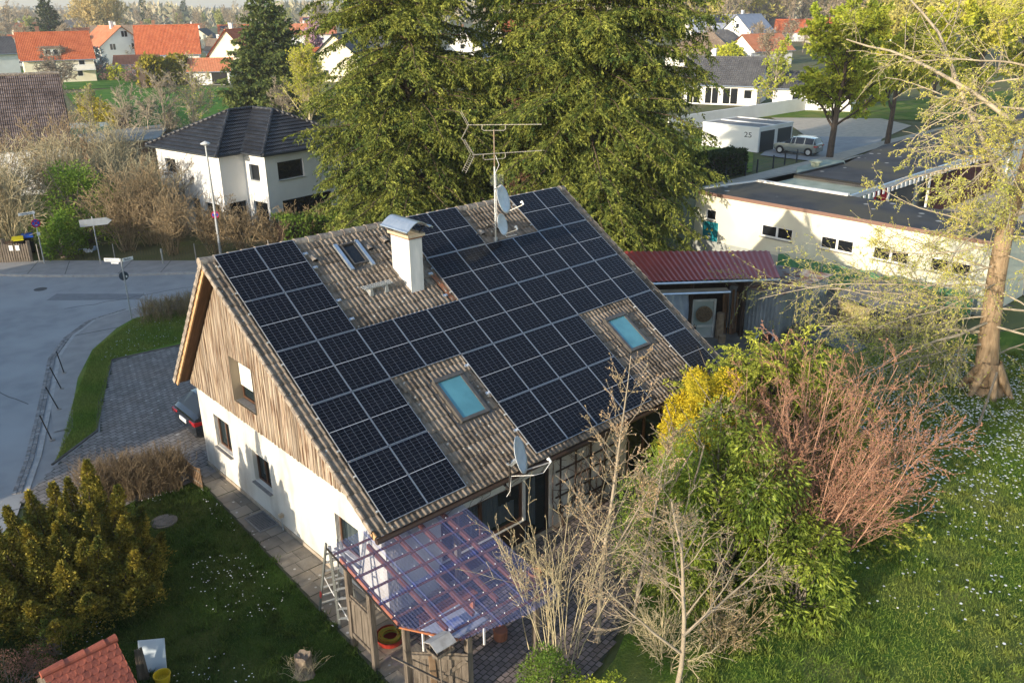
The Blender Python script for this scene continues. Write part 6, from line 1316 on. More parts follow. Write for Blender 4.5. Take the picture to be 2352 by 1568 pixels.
# --- open shed with dark red sheet roof
M['redsheet'] = mat('dark_red_sheet', (.30,.045,.04), (.24,.035,.032), scale=1.5, rough=.45, spec=.4)
M['galv'] = mat('galvanised_sheet', (.30,.34,.37), (.20,.235,.26), scale=2.2, detail=8, rough=.5, metal=.4, stretch=(1,1,.5), c3=(.38,.42,.45), s3=1.5)
M['rustroof'] = mat('rusty_corrugated', (.30,.28,.26), (.19,.10,.075), scale=2.4, detail=8, rough=.8, contrast=(.45,.6))
sh = thing('open_shed', 'open store shed with dark red trapezoid sheet roof behind the panelled roof edge', 'shed', (21,0,0))
a_, b_, c_, d_ = Vector((20.32,3.3,3.0)), Vector((25.14,-1.29,3.0)), Vector((22.9,-3.25,2.66)), Vector((18.4,.25,2.66)); a_ = a_+(a_-b_)*.25; d_ = d_+(d_-c_)*.25
def ribbed(A, B, C_, D_, pitch, amp, m, name, parent, shape='trap', thick=True):
    """corrugated sheet: A-B upper edge, D-C lower edge, ribs run from upper to lower edge"""
    L_ = (Vector(B)-Vector(A)).length; n = int(L_/pitch)*4; nn = (Vector(B)-Vector(A)).cross(Vector(D_)-Vector(A)).normalized(); nn = nn if nn.z > 0 or abs(nn.z) < .1 else -nn; V = []; F = []
    for i in range(n+1):
        t = i/n; h = (amp if i % 4 in (1, 2) else 0) if shape == 'trap' else amp*math.sin(i*math.pi/2)
        V += [tuple(Vector(A).lerp(Vector(B),t)+nn*h), tuple(Vector(D_).lerp(Vector(C_),t)+nn*h)]
    for i in range(n): F.append((2*i,2*i+2,2*i+3,2*i+1))
    return rawmesh(name, np.array(V), np.array(F), m, parent)
ribbed(a_, b_, c_, d_, .25, .035, M['redsheet'], 'roof', sh)
mb = MB(); mb.tube([d_-Vector((0,0,.08)), c_-Vector((0,0,.08))], .06, 8); mb.build('gutter', M['zinc'], sh)
u_ = (c_-d_).normalized(); v_ = Vector((-u_.y,u_.x,0)); P0 = d_+u_*1.5; P0.z = 0
mb = MB(); mb.add([(*(P0+u_*-1.6+v_*2.3).xy,0),(*(P0+u_*4.2+v_*2.3).xy,0),(*(P0+u_*4.2+v_*2.3).xy,2.85),(*(P0+u_*-1.6+v_*2.3).xy,2.85)],[(0,1,2,3)]); mb.bar(P0+u_*4.2+v_*2.3+Vector((0,0,1.3)), P0+u_*4.2+v_*.2+Vector((0,0,1.3)),.04,2.6); mb.build('rear_wall', M['darkwood'], sh)
for t in (0.2,1.9,4.2): mb = MB(); q = P0+u_*t+v_*.15; mb.box(q.x-.06,q.x+.06,q.y-.06,q.y+.06,0,2.6); mb.build('post', M['darkwood'], sh)
q0 = P0-v_*.35+u_*-1.2+Vector((0,0,2.32)); q1 = P0-v_*.35+u_*3.3+Vector((0,0,2.32)); mb = MB(); mb.bar(q0,q1,.5,.05); mb.build('lower_roof', mat('old_eave_board', (.22,.17,.10), (.16,.12,.08), scale=3), sh); mb = MB(); mb.tube([q0-v_*.3,q1-v_*.3],.05,8); mb.build('gutter', M['zinc'], sh)
r = np.random.RandomState(14)
def at_shed(t, s, z=0): q = P0+u_*t+v_*s; return Vector((q.x,q.y,z))
mb = MB(); n = 10; V = []; F = []
for i in range(n+1):
    for j in range(n+1): t = i/n; z = j/n; V.append(tuple(at_shed(.85+1.0*t, .30+.12*math.sin(i*1.9+j*.8)+r.normal(0,.02), .15+1.85*z)))
for i in range(n):
    for j in range(n): F.append((i*(n+1)+j,(i+1)*(n+1)+j,(i+1)*(n+1)+j+1,i*(n+1)+j+1))
o = rawmesh('tarpaulin', np.array(V), np.array(F), mat('white_tarp', (.55,.60,.66), (.42,.48,.56), scale=2, rough=.5), smooth=True); tag(o, 'white tarpaulin hanging in the open shed', 'tarpaulin')
dd = thing('old_door_panel', 'white framed old door panel with a round woven disc leaning in the open shed', 'door', at_shed(2.45,.2)); A_, B_ = at_shed(2.0,.15), at_shed(2.95,.15); mb = MB()
for p, q in ((A_,A_+Vector((0,0,1.75))),(B_,B_+Vector((0,0,1.75)))): mb.bar(p,q,.1,.06)
for z in (.05,.55,1.72): mb.bar(A_+Vector((0,0,z)),B_+Vector((0,0,z)),.06,.1)
mb.build('door_frame', mat('old_white', (.55,.54,.50), (.42,.41,.38), scale=4), dd); mb = MB(); mb.poly([A_+v_*.03,B_+v_*.03,B_+v_*.03+Vector((0,0,1.75)),A_+v_*.03+Vector((0,0,1.75))]); mb.build('infill', mat('greenish_panel', (.22,.28,.25), (.50,.50,.47), scale=.5), dd)
mb = MB(); cc = (A_+B_)/2+Vector((0,0,1.12))-v_*.06; mb.tube([cc,cc-v_*.06],.36,26); w_ = mb.build('woven_disc', mat('woven_straw', (.24,.17,.10), (.12,.08,.05), scale=14, stretch=(1,1,1)), dd)
mb = MB()
for k in range(1,6): mb.tube([cc-v_*.07+(u_*math.cos(a)+Vector((0,0,math.sin(a))))*.06*k for a in [i*.3 for i in range(22)]],.012,5)
mb.build('woven_rings', mat('woven_dark', (.10,.07,.045)), w_)
o = MB(); c = at_shed(1.75,-.45); o.lathe([(.12,0),(.10,.5),(.16,.55),(.24,.62),(.26,.72)],12,tuple(c))
for k in range(12): a = k*.5236; p = c+Vector((.25*math.cos(a),.25*math.sin(a),.70)); o.add([p+Vector((-.04*math.sin(a),.04*math.cos(a),0)),p+Vector((.04*math.sin(a),-.04*math.cos(a),0)),p+Vector((.05*math.cos(a),.05*math.sin(a),.14))],[(0,1,2)])
tag(o.build('fire_basket', M['iron']), 'dark iron fire basket with flame shaped rim in front of the shed', 'fire basket')
for (t,s,r_,h,lab) in ((3.2,.05,.17,1.15,'tall log standing on end beside the old door panel'),(3.15,-.5,.16,.35,'short chopping block in front of the tall standing log')): c = at_shed(t,s); o = MB(); o.lathe([(r_*1.05,0),(r_,.1),(r_*.96,h),(r_*.9,h+.005)],14,tuple(c)); tag(o.build('log', mat('log_bark', (.20,.14,.09), (.30,.22,.14), scale=6, bump=.8)), lab, 'log')
o = MB()
for k in range(8): c = at_shed(3.5+.08*k,.5+.1*math.sin(k)); o.bar(c, c+Vector((.15*math.sin(k*2),.1,2.0-.05*(k%4))), .10,.025)
tag(o.build('stored_planks', mat('stored_planks', (.20,.11,.06), (.12,.07,.04), scale=3)), 'brown planks leaning upright at the right end of the open shed', 'planks')
o = MB(); r = np.random.RandomState(2); c0 = Vector((15.7,-1.9,.0)); V = []; F = []; n = 9
for i in range(n+1):
    for j in range(n+1): a, b2 = i/n*2-1, j/n*2-1; V.append((c0.x+a*.75+r.normal(0,.03), c0.y+b2*.45+r.normal(0,.03), max(0, .45*(1-a*a)*(1-b2*b2)**.5+r.normal(0,.03))+.03))
for i in range(n):
    for j in range(n): F.append((i*(n+1)+j,(i+1)*(n+1)+j,(i+1)*(n+1)+j+1,i*(n+1)+j+1))
tag(rawmesh('covered_heap', np.array(V), np.array(F), mat('white_sheet', (.60,.66,.72), rough=.5), smooth=True), 'white sheet over a heap just beyond the roof edge', 'sheet')
# --- corrugated metal garage
mg = thing('metal_garage', 'small corrugated galvanised garage with rusty roof behind the house', 'garage', (23.5,-2.5,0))
G0, G1, G2_ = Vector((22.4,-1.25,0)), Vector((22.8,-3.5,0)), Vector((26.1,-3.8,0)); G3 = G0+(G2_-G1); GH1, GH2 = Vector((0,0,1.95)), Vector((0,0,2.15))
ribbed(G1+GH1, G0+GH1*1.03, G0, G1, .16, .02, M['galv'], 'front_wall', mg); ribbed(G2_+GH2, G1+GH1, G1, G2_, .16, .02, M['galv'], 'side_wall', mg); ribbed(G0+GH1, G3+GH2, G3, G0, .16, .02, M['galv'], 'side_wall', mg)
ov = (G1-G0).normalized()*.12; bk_ = (G2_-G1).normalized()*.18
ribbed(G1+ov-bk_+GH1+Vector((0,0,.08)), G2_+ov+bk_+GH2+Vector((0,0,.08)), G3-ov+bk_+GH2+Vector((0,0,.08)), G0-ov-bk_+GH1+Vector((0,0,.08)), .10, .015, M['rustroof'], 'roof', mg, 'sin')
mb = MB(); o2 = Vector((-.04,0,0))
for p in (G0,G1): mb.bar(p+o2, p+o2+GH1, .09, .09)
mb.bar(G0+o2+GH1, G1+o2+GH1, .09, .08); mb.bar(G0+o2+Vector((0,0,.04)), G1+o2+Vector((0,0,.04)), .06, .06); mb.build('corner_trim', M['galv'], mg)
mb = MB(); h_ = (G0+G1)/2+Vector((-.07,0,.85)); mb.bar(h_, h_+Vector((0,.1,0)), .03, .03); mb.build('handle', M['alu'], mg)
o = thing('bath_tub', 'old grey zinc tub with brown inside lying in the yard', 'tub', (21.3,-3.7,0), math.radians(15), world=False); prof = [(0,1),(.12,1.0),(.30,1.0)]
V = []; F = []; n = 24; rings = [(.62,.24,.05),(.78,.34,.42),(.82,.37,.44),(.80,.35,.44),(.74,.30,.40),(.60,.22,.16),(.0,.0,.15)]
for (rx_, ry_, z) in rings:
    for k in range(n): a = 2*math.pi*k/n; V.append((rx_*math.cos(a)*(1+.08*math.cos(a)), ry_*math.sin(a), z+.05*math.cos(a)*(z > .3)))
for i in range(len(rings)-1):
    for k in range(n): F.append((i*n+k, i*n+(k+1)%n, (i+1)*n+(k+1)%n, (i+1)*n+k))
rawmesh('basin', np.array(V), np.array(F), [mat('zinc_tub', (.42,.45,.48), (.35,.38,.40), scale=4, rough=.5), mat('brown_water', (.07,.03,.022), rough=.5)], o, smooth=True, mi=[0]*(4*n)+[1]*(2*n))
r = np.random.RandomState(8); V = []; F = []; n = 14
for i in range(n+1):
    for j in range(n+1):
        a, b2 = i/n*2-1, j/n*2-1; h = .5*max(0,1-a*a)*max(0,1-b2*b2)**.6*(1+.25*math.sin(a*5)+.2*math.cos(b2*6+a*3)); V.append((24.2+a*.65+b2*.2, -5.5+b2*1.15, max(.03, h+r.normal(0,.018))))
for i in range(n):
    for j in range(n): F.append((i*(n+1)+j,(i+1)*(n+1)+j,(i+1)*(n+1)+j+1,i*(n+1)+j+1))
tag(rawmesh('tarp_heap', np.array(V), np.array(F), mat('grey_blue_tarp', (.16,.20,.23), (.11,.14,.16), scale=2.5, rough=.6), smooth=True), 'grey-blue tarpaulin over a low heap on the grass beyond the yard', 'tarpaulin')
for k, (x, y, lab, n) in enumerate(((23.6,-3.95,'pile of old beams and branches beside the corrugated metal garage',16),(27.2,-6.6,'split firewood stacked under the larch branches',34))):
    r = np.random.RandomState(k+20); o = MB()
    for i in range(n):
        a = r.uniform(-.3,.3)+(.2 if k == 0 else 1.3); L_ = r.uniform(.8,1.8) if k == 0 else .4; z = .08+.055*(i//3 if k == 0 else i//6); c = Vector((x+r.normal(0,.15)+(.0 if k == 0 else (i%6)*.0), y+r.normal(0,.12)+(0 if k == 0 else (i%6)*.17-.4), z)); d = Vector((math.cos(a),math.sin(a),r.uniform(-.05,.12)))*L_/2; o.tube([c-d,c+d],.06+r.uniform(0,.03),6)
    tag(o.build('wood_pile', mat('old_timber', (.27,.19,.12), (.16,.11,.07), scale=4, island=.35)), lab, 'wood pile')
fs = thing('wood_store', 'low wooden shelter with a pale board side under the larch branches', 'shelter', (27,-5.4,0)); mb = MB()
for i in range(12): mb.box(26.0,26.04,-5.9+i*.12,-5.79+i*.12,.05,1.2)
mb.build('board_side', mat('pale_boards', (.40,.33,.14), (.32,.26,.12), scale=3), fs); mb = MB(); mb.bar((26.0,-6.0,1.35),(28.6,-6.2,1.5),.05,1.6); mb.xf(Matrix.Identity(4)); 
mb2 = MB(); mb2.add([(25.8,-7.3,1.3),(28.6,-7.6,1.45),(28.8,-4.2,1.6),(25.9,-4.3,1.45),(25.8,-7.3,1.34),(28.6,-7.6,1.49),(28.8,-4.2,1.64),(25.9,-4.3,1.49)],[(0,3,2,1),(4,5,6,7),(0,1,5,4),(1,2,6,5),(2,3,7,6),(3,0,4,7)]); mb2.build('roof', mat('grey_board_roof', (.24,.23,.21), (.17,.16,.15), scale=2), fs)
for x, y in ((26,-7.2),(26,-4.5),(28.5,-7.3),(28.5,-4.5)): mb = MB(); mb.box(x-.05,x+.05,y-.05,y+.05,0,1.42); mb.build('post', M['greywood'], fs)
pp = thing('prop_pole', 'slanting grey pole propping the end of a larch branch on the daisy lawn', 'pole', (18.8,-12.2,0)); c0 = Vector(at(2242,992)); c1 = Vector(at(2290,855,1.6)); mb = MB(); mb.tube([c0, c1],[.05,.035],7); pp.location = c0; mb.build('rod', M['bark_grey'], pp)
wl_ = thing('wooden_ladder', 'small ladder leaning at the foot of the larch trunk', 'ladder', (21.6,-9.9,0)); mb = MB(); A0, B0 = Vector(at(2168,872)), Vector(at(2200,800,1.1)); sd_ = Vector((.25,-.25,0)); wl_.location = A0
for s in (0, 1): mb.bar(A0+sd_*s, B0+sd_*s, .03, .05)
for t in (.2,.4,.6,.8): mb.bar(A0.lerp(B0,t), A0.lerp(B0,t)+sd_, .025,.025)
mb.build('rails', M['alu'], wl_)
# --- white double garage, hedge, fence posts on the right
gb = thing('garage_block', 'white flat-roofed double garage with dark doors and house number 25', 'garage', (67,27,0)); gx0, gx1, gy0, gy1, gz = 64.6, 70.6, 24.4, 30.9, 2.25
mb = MB(); mb.box(gx0,gx1,gy0,gy1,0,gz); mb.build('wall', M['render_w'], gb)
mb = MB(); mb.box(gx0+.15,gx1-.15,gy0+.15,gy1-.15,gz,gz+.03); mb.build('roof', mat('gravel_roof', (.28,.26,.24), (.20,.19,.18), scale=3), gb)
mb = MB()
for (a,b_,c,d) in ((gx0-.03,gx1+.03,gy0-.03,gy0+.15),(gx0-.03,gx1+.03,gy1-.15,gy1+.03),(gx0-.03,gx0+.15,gy0+.15,gy1-.15),(gx1-.15,gx1+.03,gy0+.15,gy1-.15),(67.5,67.7,gy0+.15,gy1-.15)): mb.box(a,b_,c,d,gz-.08,gz+.12)
mb.build('parapet', M['render_w'], gb)
for a in (gx0+.25, gx0+3.3): mb = MB(); mb.box(a,a+2.45,gy0-.03,gy0-.004,.02,1.95); mb.build('garage_door', M['anthr'], gb)
text('house_number', '25', .7, M['ink'], gb, (gx0-.012-67, gy0+1.2-27, 1.55), -math.pi/2, sx=1.3)
for k, (pts, w_, h, seed, lab, lf) in enumerate((([(48.4,19.9),(54.5,20.0)],1.6,1.9,101,'dark clipped yew hedge beside the side street','darkfir'),)):
    r = np.random.RandomState(seed); root = thing('clipped_hedge', lab, 'hedge', (51.5,20,0), world=False); n = 9000; P = np.c_[r.uniform(-3.1,3.1,n), r.uniform(-.8,.8,n), r.uniform(0,h,n)]; f_ = r.randint(0,3,n); sg = r.choice([-1,1],n)
    P[f_ == 0, 2] = h; P[f_ == 1, 1] = (sg*.8)[f_ == 1]; P[f_ == 2, 0] = (sg*3.1)[f_ == 2]; P += r.normal(0,.07,(n,3)); leafcloud('foliage', P, norm(P*np.array([.3,1,1])), .2, .12, M[lf], root, r, .8)
    mb = MB(); mb.box(-3.0,3.0,-.7,.7,0,h-.1); mb.build('inner_branches', M['darkwood'], root)
fe = thing('post_fence', 'dark green wire fence with posts along the front garden by the side street', 'fence', (57,18.9,0)); q = [(47.0,18.6),(50.5,18.3),(53.6,18.5),(55.5,18.6),(58.3,18.8),(60.5,19.0),(62.5,19.0)]
for a, b_ in zip(q, q[1:]):
    mb = MB(); 
    for z in (.25,.5,.75,1.0): mb.bar((*a,z),(*b_,z),.015,.015)
    mb.build('wire', M['anthr'], fe)
for a in q: mb = MB(); mb.box(a[0]-.05,a[0]+.05,a[1]-.05,a[1]+.05,0,1.15); mb.build('post', M['anthr'], fe)
rw = thing('retaining_wall', 'long white retaining wall behind the garage block', 'wall', (86,39.4,0)); mb = MB(); mb.box(70,104,39.2,39.5,0,1.6); mb.build('wall', M['render_w'], rw)
mb = MB(); mb.box(44.5,48.0,21.6,21.75,0,2.0); pw = thing('privacy_screen', 'dark privacy screen between the tall spruce and the clipped yew hedge', 'screen', (46,21.7,0)); mb.build('panel', M['anthr'], pw); 
for x in (44.5,46.2,48.0): mb = MB(); mb.box(x-.05,x+.05,21.52,21.6,0,2.05); mb.build('post', M['steel'], pw)
# --- dark tiled roof at the left edge, grey shed roof, pool cover, yellow hedge, swing
e0 = Vector(at(166,331,3.7)); rg = Vector(at(77,170,8.75)); ax = Vector((math.cos(-math.radians(16)), math.sin(-math.radians(16)), 0)); lb = thing('old_house', 'house with steep old dark tiled roof cut off by the left edge', 'house', (e0.x,e0.y,0)); dpt = (rg-e0); 
up_ = dpt-ax*dpt.dot(ax); E0 = e0; R0 = e0+up_; L_ = 11; bkp = Vector((up_.x,up_.y,-up_.z))
rf_ = roofmb([[E0-ax*L_,E0,R0,R0-ax*L_],[R0-ax*L_,R0,R0+bkp,R0+bkp-ax*L_]],.36,.05).build('roof', M['t_dark'], lb)
mb = MB(); 
for i in range(28): mb.tube([R0-ax*(i*.4),R0-ax*(i*.4+.42)],[.12,.14],8)
mb.build('ridge_tiles', M['ridge'], rf_)
mb = MB(); A_ = E0-ax*.5; ins = Vector((up_.x,up_.y,0)).normalized(); W_ = Vector((up_.x,up_.y,0)).length*2; b0 = A_+ins*.4; b1_ = A_+ins*(W_-.4); mb.add([(b0.x,b0.y,0),(b1_.x,b1_.y,0),(b1_.x,b1_.y,E0.z+.2),(R0.x-ax.x*.5,R0.y-ax.y*.5,R0.z-.15),(b0.x,b0.y,E0.z+.2),(*(b0-ax*10).xy,0),(*(b0-ax*10).xy,E0.z+.2)],[(0,1,2,3,4),(5,0,4,6)]); mb.build('wall', M['render_w'], lb)
G_ = [(15.9,66.5),(25.4,68),(20.2,58.1),(14.9,60.0)]; gs = thing('flat_shed', 'low shed with flat grey felt roof beside the hipped house', 'shed', (19,63,0)); mb = MB(); mb.prism(G_, 2.5, 2.62); mb.build('roof', mat('grey_felt', (.27,.28,.27), (.21,.22,.21), scale=.7), gs)
mb = MB(); mb.prism([(x*.96+19*.04,y*.97+63*.03) for x,y in G_], 0, 2.5); mb.build('wall', mat('brown_shed_boards', (.22,.12,.07), (.16,.09,.05), scale=2), gs)
pl = thing('covered_pool', 'garden pool with dark green rim behind the grey shed roof', 'pool', (23.5,88.5,0)); mb = MB(); P_ = [(21.8,92.6),(26.8,89.2),(25.4,85.2),(20.5,86.9)]; mb.prism(P_, 0, .8); mb.build('rim', mat('dark_green_rim', (.02,.10,.09)), pl)
mb = MB(); mb.prism([(x*.93+23.6*.07,y+.12*(88.5-y)*1.0) for x,y in P_], .8, .84); mb.build('cover', mat('pool_cover', (.28,.38,.40), (.34,.42,.43), scale=1), pl)
sw = thing('swing_frame', 'wooden swing frame beside the gnarled apple tree', 'swing', (*at(168,250)[:2],0), math.radians(-15), world=False); mb = MB(); mb.bar((-1.6,0,2.3),(1.6,0,2.3),.1,.1)
for x in (-1.6,1.6):
    for y in (-.7,.7): mb.bar((x,y,0),(x,0,2.3),.09,.09)
mb.build('frame', M['bark_grey'], sw); mb = MB()
for x in (-.25,.25): mb.bar((x,0,2.3),(x,0,.5),.02,.02)
mb.box(-.3,.3,-.12,.12,.46,.5); mb.build('seat', M['darkwood'], sw)
M['yhedge'] = leafmat('yellow_conifer', (.34,.28,.03), (.22,.20,.02), .3, .2, 1.2)
def boxhedge(name, label, a, b, w_, h, seed, m, n, ln=.3, cat='hedge', lump=0):
    r = np.random.RandomState(seed); a = np.array(a[:2]); b = np.array(b[:2]); c = (a+b)/2; L_ = np.linalg.norm(b-a); root = thing(name, label, cat, (*c,0), math.atan2(*(b-a)[::-1]), world=False)
    P = np.c_[r.uniform(-L_/2,L_/2,n), r.uniform(-w_/2,w_/2,n), r.uniform(0,h,n)]; f_ = r.randint(0,3,n); sg = r.choice([-1,1],n); P[f_ == 0, 2] = h; k = f_ > 0; P[k, 1] = (sg*w_/2)[k]
    if lump: P[:, 2] *= 1+lump*np.sin(P[:, 0]*1.1+seed)*.6; P[:, 1] *= 1+lump*np.sin(P[:, 0]*1.6)
    P += r.normal(0, ln*.3, P.shape); leafcloud('foliage', P, norm(P*np.array([.1,1,1])+1e-6), ln, ln*.55, M[m], root, r, .9); mb = MB(); mb.box(-L_/2+.1,L_/2-.1,-w_/2+.15,w_/2-.15,0,h*.85); mb.build('inner_branches', M['darkwood'], root); return root
boxhedge('conifer_hedge', 'yellow-brown conifer hedge running down the left edge of the lawn field', at(*cl(600,745),1.2), at(*cl(890,900),1.2), 1.3, 2.2, 111, 'yhedge', 5000, .35)
boxhedge('conifer_hedge', 'yellow-green bushy hedge at the far end of the lawn field', at(*cl(1040,635)), at(*cl(1400,600)), 2.6, 4.2, 112, 'yhedge', 4200, .75, lump=.25)
boxhedge('green_hedge', 'green evergreen hedge under the window wall of the white hipped house', (14.0,24.3), (22.5,23.2), 2.0, 1.9, 113, 'leaf', 11000, .16, lump=.15)
# ---------------------------------------------------------------- village behind
M['pvfar'] = mat('far_solar', (.02,.025,.05), (.035,.04,.075), scale=2, rough=.25)
M['brick'] = mat('chimney_brick', (.30,.16,.11), (.22,.12,.08), scale=3)
def house(label, px, py, rel, L_, W_, eh, rh, roof='t_red', wall='render_w', wins=(), chim=1, ov=.5, pv=None, name='village_house', group='houses of the village', dormer=None, cat='house', ex=None, hip=0):
    p = at(px, py); az = viewaz(px); rz = -az+math.radians(rel); root = thing(name, label, cat, (0,0,0), rz, group, world=False)
    dv = Vector((math.sin(az), math.cos(az), 0)); dep = abs(W_/2*math.cos(math.radians(rel)))+abs(L_/2*math.sin(math.radians(rel))); root.location = Vector(p)+dv*dep
    x0, x1, y0, y1 = -L_/2, L_/2, -W_/2, W_/2; mb = MB()
    for a, b_ in (((x0,y0),(x1,y0)), ((x1,y1),(x0,y1))): mb.poly([(*a,0),(*b_,0),(*b_,eh),(*a,eh)])
    top = [] if hip else [1]
    if hip: mb.poly([(x0,y1,0),(x0,y0,0),(x0,y0,eh),(x0,y1,eh)]); mb.poly([(x1,y0,0),(x1,y1,0),(x1,y1,eh),(x1,y0,eh)])
    else: mb.poly([(x0,y1,0),(x0,y0,0),(x0,y0,eh),(x0,0,rh-.12),(x0,y1,eh)]); mb.poly([(x1,y0,0),(x1,y1,0),(x1,y1,eh),(x1,0,rh-.12),(x1,y0,eh)])
    wl = mb.build('wall', M[wall], root); sl = (rh-eh)/(W_/2); e = eh-sl*ov
    if hip: h = hip; pl_ = [[(x0-ov,y0-ov,e),(x1+ov,y0-ov,e),(x1-h,0,rh),(x0+h,0,rh)],[(x1+ov,y1+ov,e),(x0-ov,y1+ov,e),(x0+h,0,rh),(x1-h,0,rh)],[(x0-ov,y1+ov,e),(x0-ov,y0-ov,e),(x0+h,0,rh)],[(x1+ov,y0-ov,e),(x1+ov,y1+ov,e),(x1-h,0,rh)]]
    else: pl_ = [[(x0-ov,y0-ov,e),(x1+ov,y0-ov,e),(x1+ov,0,rh),(x0-ov,0,rh)],[(x1+ov,y1+ov,e),(x0-ov,y1+ov,e),(x0-ov,0,rh),(x1+ov,0,rh)]]
    rf = roofmb(pl_, .42, .05).build('roof', M[roof], root)
    if not hip and rh > 3:
        mb = MB(); mb.tube([(x0-ov,0,rh),(x1+ov,0,rh)], .13, 6); mb.build('ridge', M[roof], rf)
    for k in range(chim):
        cx = (-.2+.35*k)*L_; mb = MB(); mb.box(cx-.35,cx+.35,.3,.9,rh-1.2,rh+1.0); mb.box(cx-.42,cx+.42,.23,.97,rh+1.0,rh+1.1); mb.build('chimney', M['brick'] if (k+int(px)) % 2 else M['render_w'], rf)
    mb = MB(); mb.tube([(x0-ov,y0-ov-.05,e-.05),(x1+ov,y0-ov-.05,e-.05)], .08, 6); mb.build('gutter', M['zinc'], root)
    for w_ in wins:
        f, u, z, ww, hh = w_[:5]; m2 = MB(); 
        def pt(a, d, c): return {'f': (a, y0-d, c), 'g': (x0-d, -a, c), 'r': (x1+d, a, c)}[f]
        for mi, q, d in ((0, .0, .03), (1, .10, .035)):
            A_ = [pt(u-ww/2+q, d, z+q), pt(u+ww/2-q, d, z+q), pt(u+ww/2-q, d, z+hh-q), pt(u-ww/2+q, d, z+hh-q)]; m2.poly(A_, mi)
        if ww > 1.3: m2.poly([pt(u-.05,.04,z+.1),pt(u+.05,.04,z+.1),pt(u+.05,.04,z+hh-.1),pt(u-.05,.04,z+hh-.1)], 0)
        kind = w_[5] if len(w_) > 5 else 0
        m2.build('door' if kind == 'door' else 'window', [M['white'], M['darkglass'] if kind != 'door' else M['brown']], root)
    if dormer:
        u, ww, col = dormer; zb = eh+.35; yb_ = y0+(zb-eh)/sl; yt = y0+(zb+1.7-eh)/sl; m2 = MB(); m2.add([(u-ww/2,yb_-.1,zb),(u+ww/2,yb_-.1,zb),(u+ww/2,yb_-.1,zb+1.35),(u-ww/2,yb_-.1,zb+1.35),(u-ww/2,yt,zb+1.6),(u+ww/2,yt,zb+1.6)],[(0,1,2,3),(1,5,2),(0,3,4)])
        dm = m2.build('dormer', M[wall], root); m2 = MB(); rooffield(m2, [(u-ww/2-.3,yb_-.4,zb+1.3),(u+ww/2+.3,yb_-.4,zb+1.3),(u+ww/2+.3,yt+.3,zb+1.75),(u-ww/2-.3,yt+.3,zb+1.75)], .42, .04); m2.build('dormer_roof', M[col], dm)
        m2 = MB()
        for s in (-1,1): m2.poly([(u+s*ww*.23-ww*.2,yb_-.13,zb+.15),(u+s*ww*.23+ww*.2,yb_-.13,zb+.15),(u+s*ww*.23+ww*.2,yb_-.13,zb+1.2),(u+s*ww*.23-ww*.2,yb_-.13,zb+1.2)]); m2.poly([(u+s*ww*.23-ww*.15,yb_-.135,zb+.25),(u+s*ww*.23+ww*.15,yb_-.135,zb+.25),(u+s*ww*.23+ww*.15,yb_-.135,zb+1.1),(u+s*ww*.23-ww*.15,yb_-.135,zb+1.1)],1)
        m2.build('dormer_window', [M['white'],M['darkglass']], dm)
    if pv:
        a, b_, c, d = pv; n = Vector((0,-(rh-eh),W_/2)).normalized(); m2 = MB(); P = lambda u, t: Vector((x0-ov+(L_+2*ov)*u, y0-ov+(W_/2+ov)*t, e+(rh-e)*t))+n*.12; m2.poly([P(a,c),P(b_,c),P(b_,d),P(a,d)]); m2.build('solar_array', M['pvfar'], rf)
    return root
W2 = lambda *a: [('f', u, 1.0, 1.1, 1.2) for u in a]
h1 = house('red roofed house with a white dormer, behind the gnarled apple tree', 143, 190, 2, 12.4, 9.4, 4.7, 9.3, 't_red', 'render_c', W2(-4,3.4)+[('f',0,1,2,1.3),('f',4,3.0,1.2,1.1)], 1, dormer=(-.9,2.9,'t_brown'))
mb = MB(); mb.box(2.2,6.2,-6.4,-4.72,2.2,2.35); 
for i in range(26): mb.box(2.2+i*.155,2.28+i*.155,-6.44,-6.4,2.35,3.25)
mb.box(2.2,6.2,-6.46,-6.38,3.25,3.32); mb.build('balcony', M['white'], h1)
h2 = house('white house with gable wall facing the field and orange-red roof', 270, 160, 112, 12, 11.2, 5.4, 9.6, 't_orange', 'render_w', [('g',-2.6,4.3,1.5,1.5),('g',2.6,4.3,1.5,1.5),('g',.6,7.1,1.6,1.5),('g',-2.3,.8,1.5,1.5)], 1)
h3 = house('white house with large red roof and dark veranda, next to the long brown barn roof', 397, 163, -4, 13.2, 10.5, 4.0, 9.8, 't_red', 'render_w', W2(-1,1,4.6), 1)
mb = MB(); mb.box(-4.2,3.2,-8.4,-5.3,2.9,3.05); mb.build('veranda_roof', M['zinc'], h3); mb = MB(); mb.box(-4.0,3.0,-8.0,-7.9,.3,1.3); mb.box(-4.0,3.0,-5.4,-5.27,.2,2.8); mb.build('veranda', M['darkwood'], h3)
for x in (-4,-.5,3): mb = MB(); mb.box(x-.07,x+.07,-8.1,-7.95,0,2.9); mb.build('post', M['orangewood'], h3)
house('low white annexe with shallow orange-red roof in front of the veranda house', 322, 177, -8, 8.2, 6.5, 2.7, 4.2, 't_orange', 'render_w', [('f',2,.6,2.6,1.3)], 0, name='annexe', cat='annexe')
g2 = house('small garage with red tiled roof, one white door and one open bay', 492, 196, -12, 7.2, 6.0, 2.7, 4.6, 't_orange', 'render_w', [], 0, name='garage', cat='garage')
mb = MB(); mb.box(-2.9,-.1,-3.06,-3.02,.05,2.3); mb.build('garage_door', M['white'], g2); mb = MB(); mb.box(.4,3.2,-3.05,-3.02,.05,2.3); mb.build('bay_shade_panel', M['black'], g2)  # black sheet on the closed wall paints the shade of the bay
house('cream house with steep red roof half hidden by the dark fir', 566, 190, 62, 11, 8.2, 5.2, 9.6, 't_red', 'render_c', [('g',-2,1,1,1.2),('g',1.5,4.4,1,1.2)], 1)
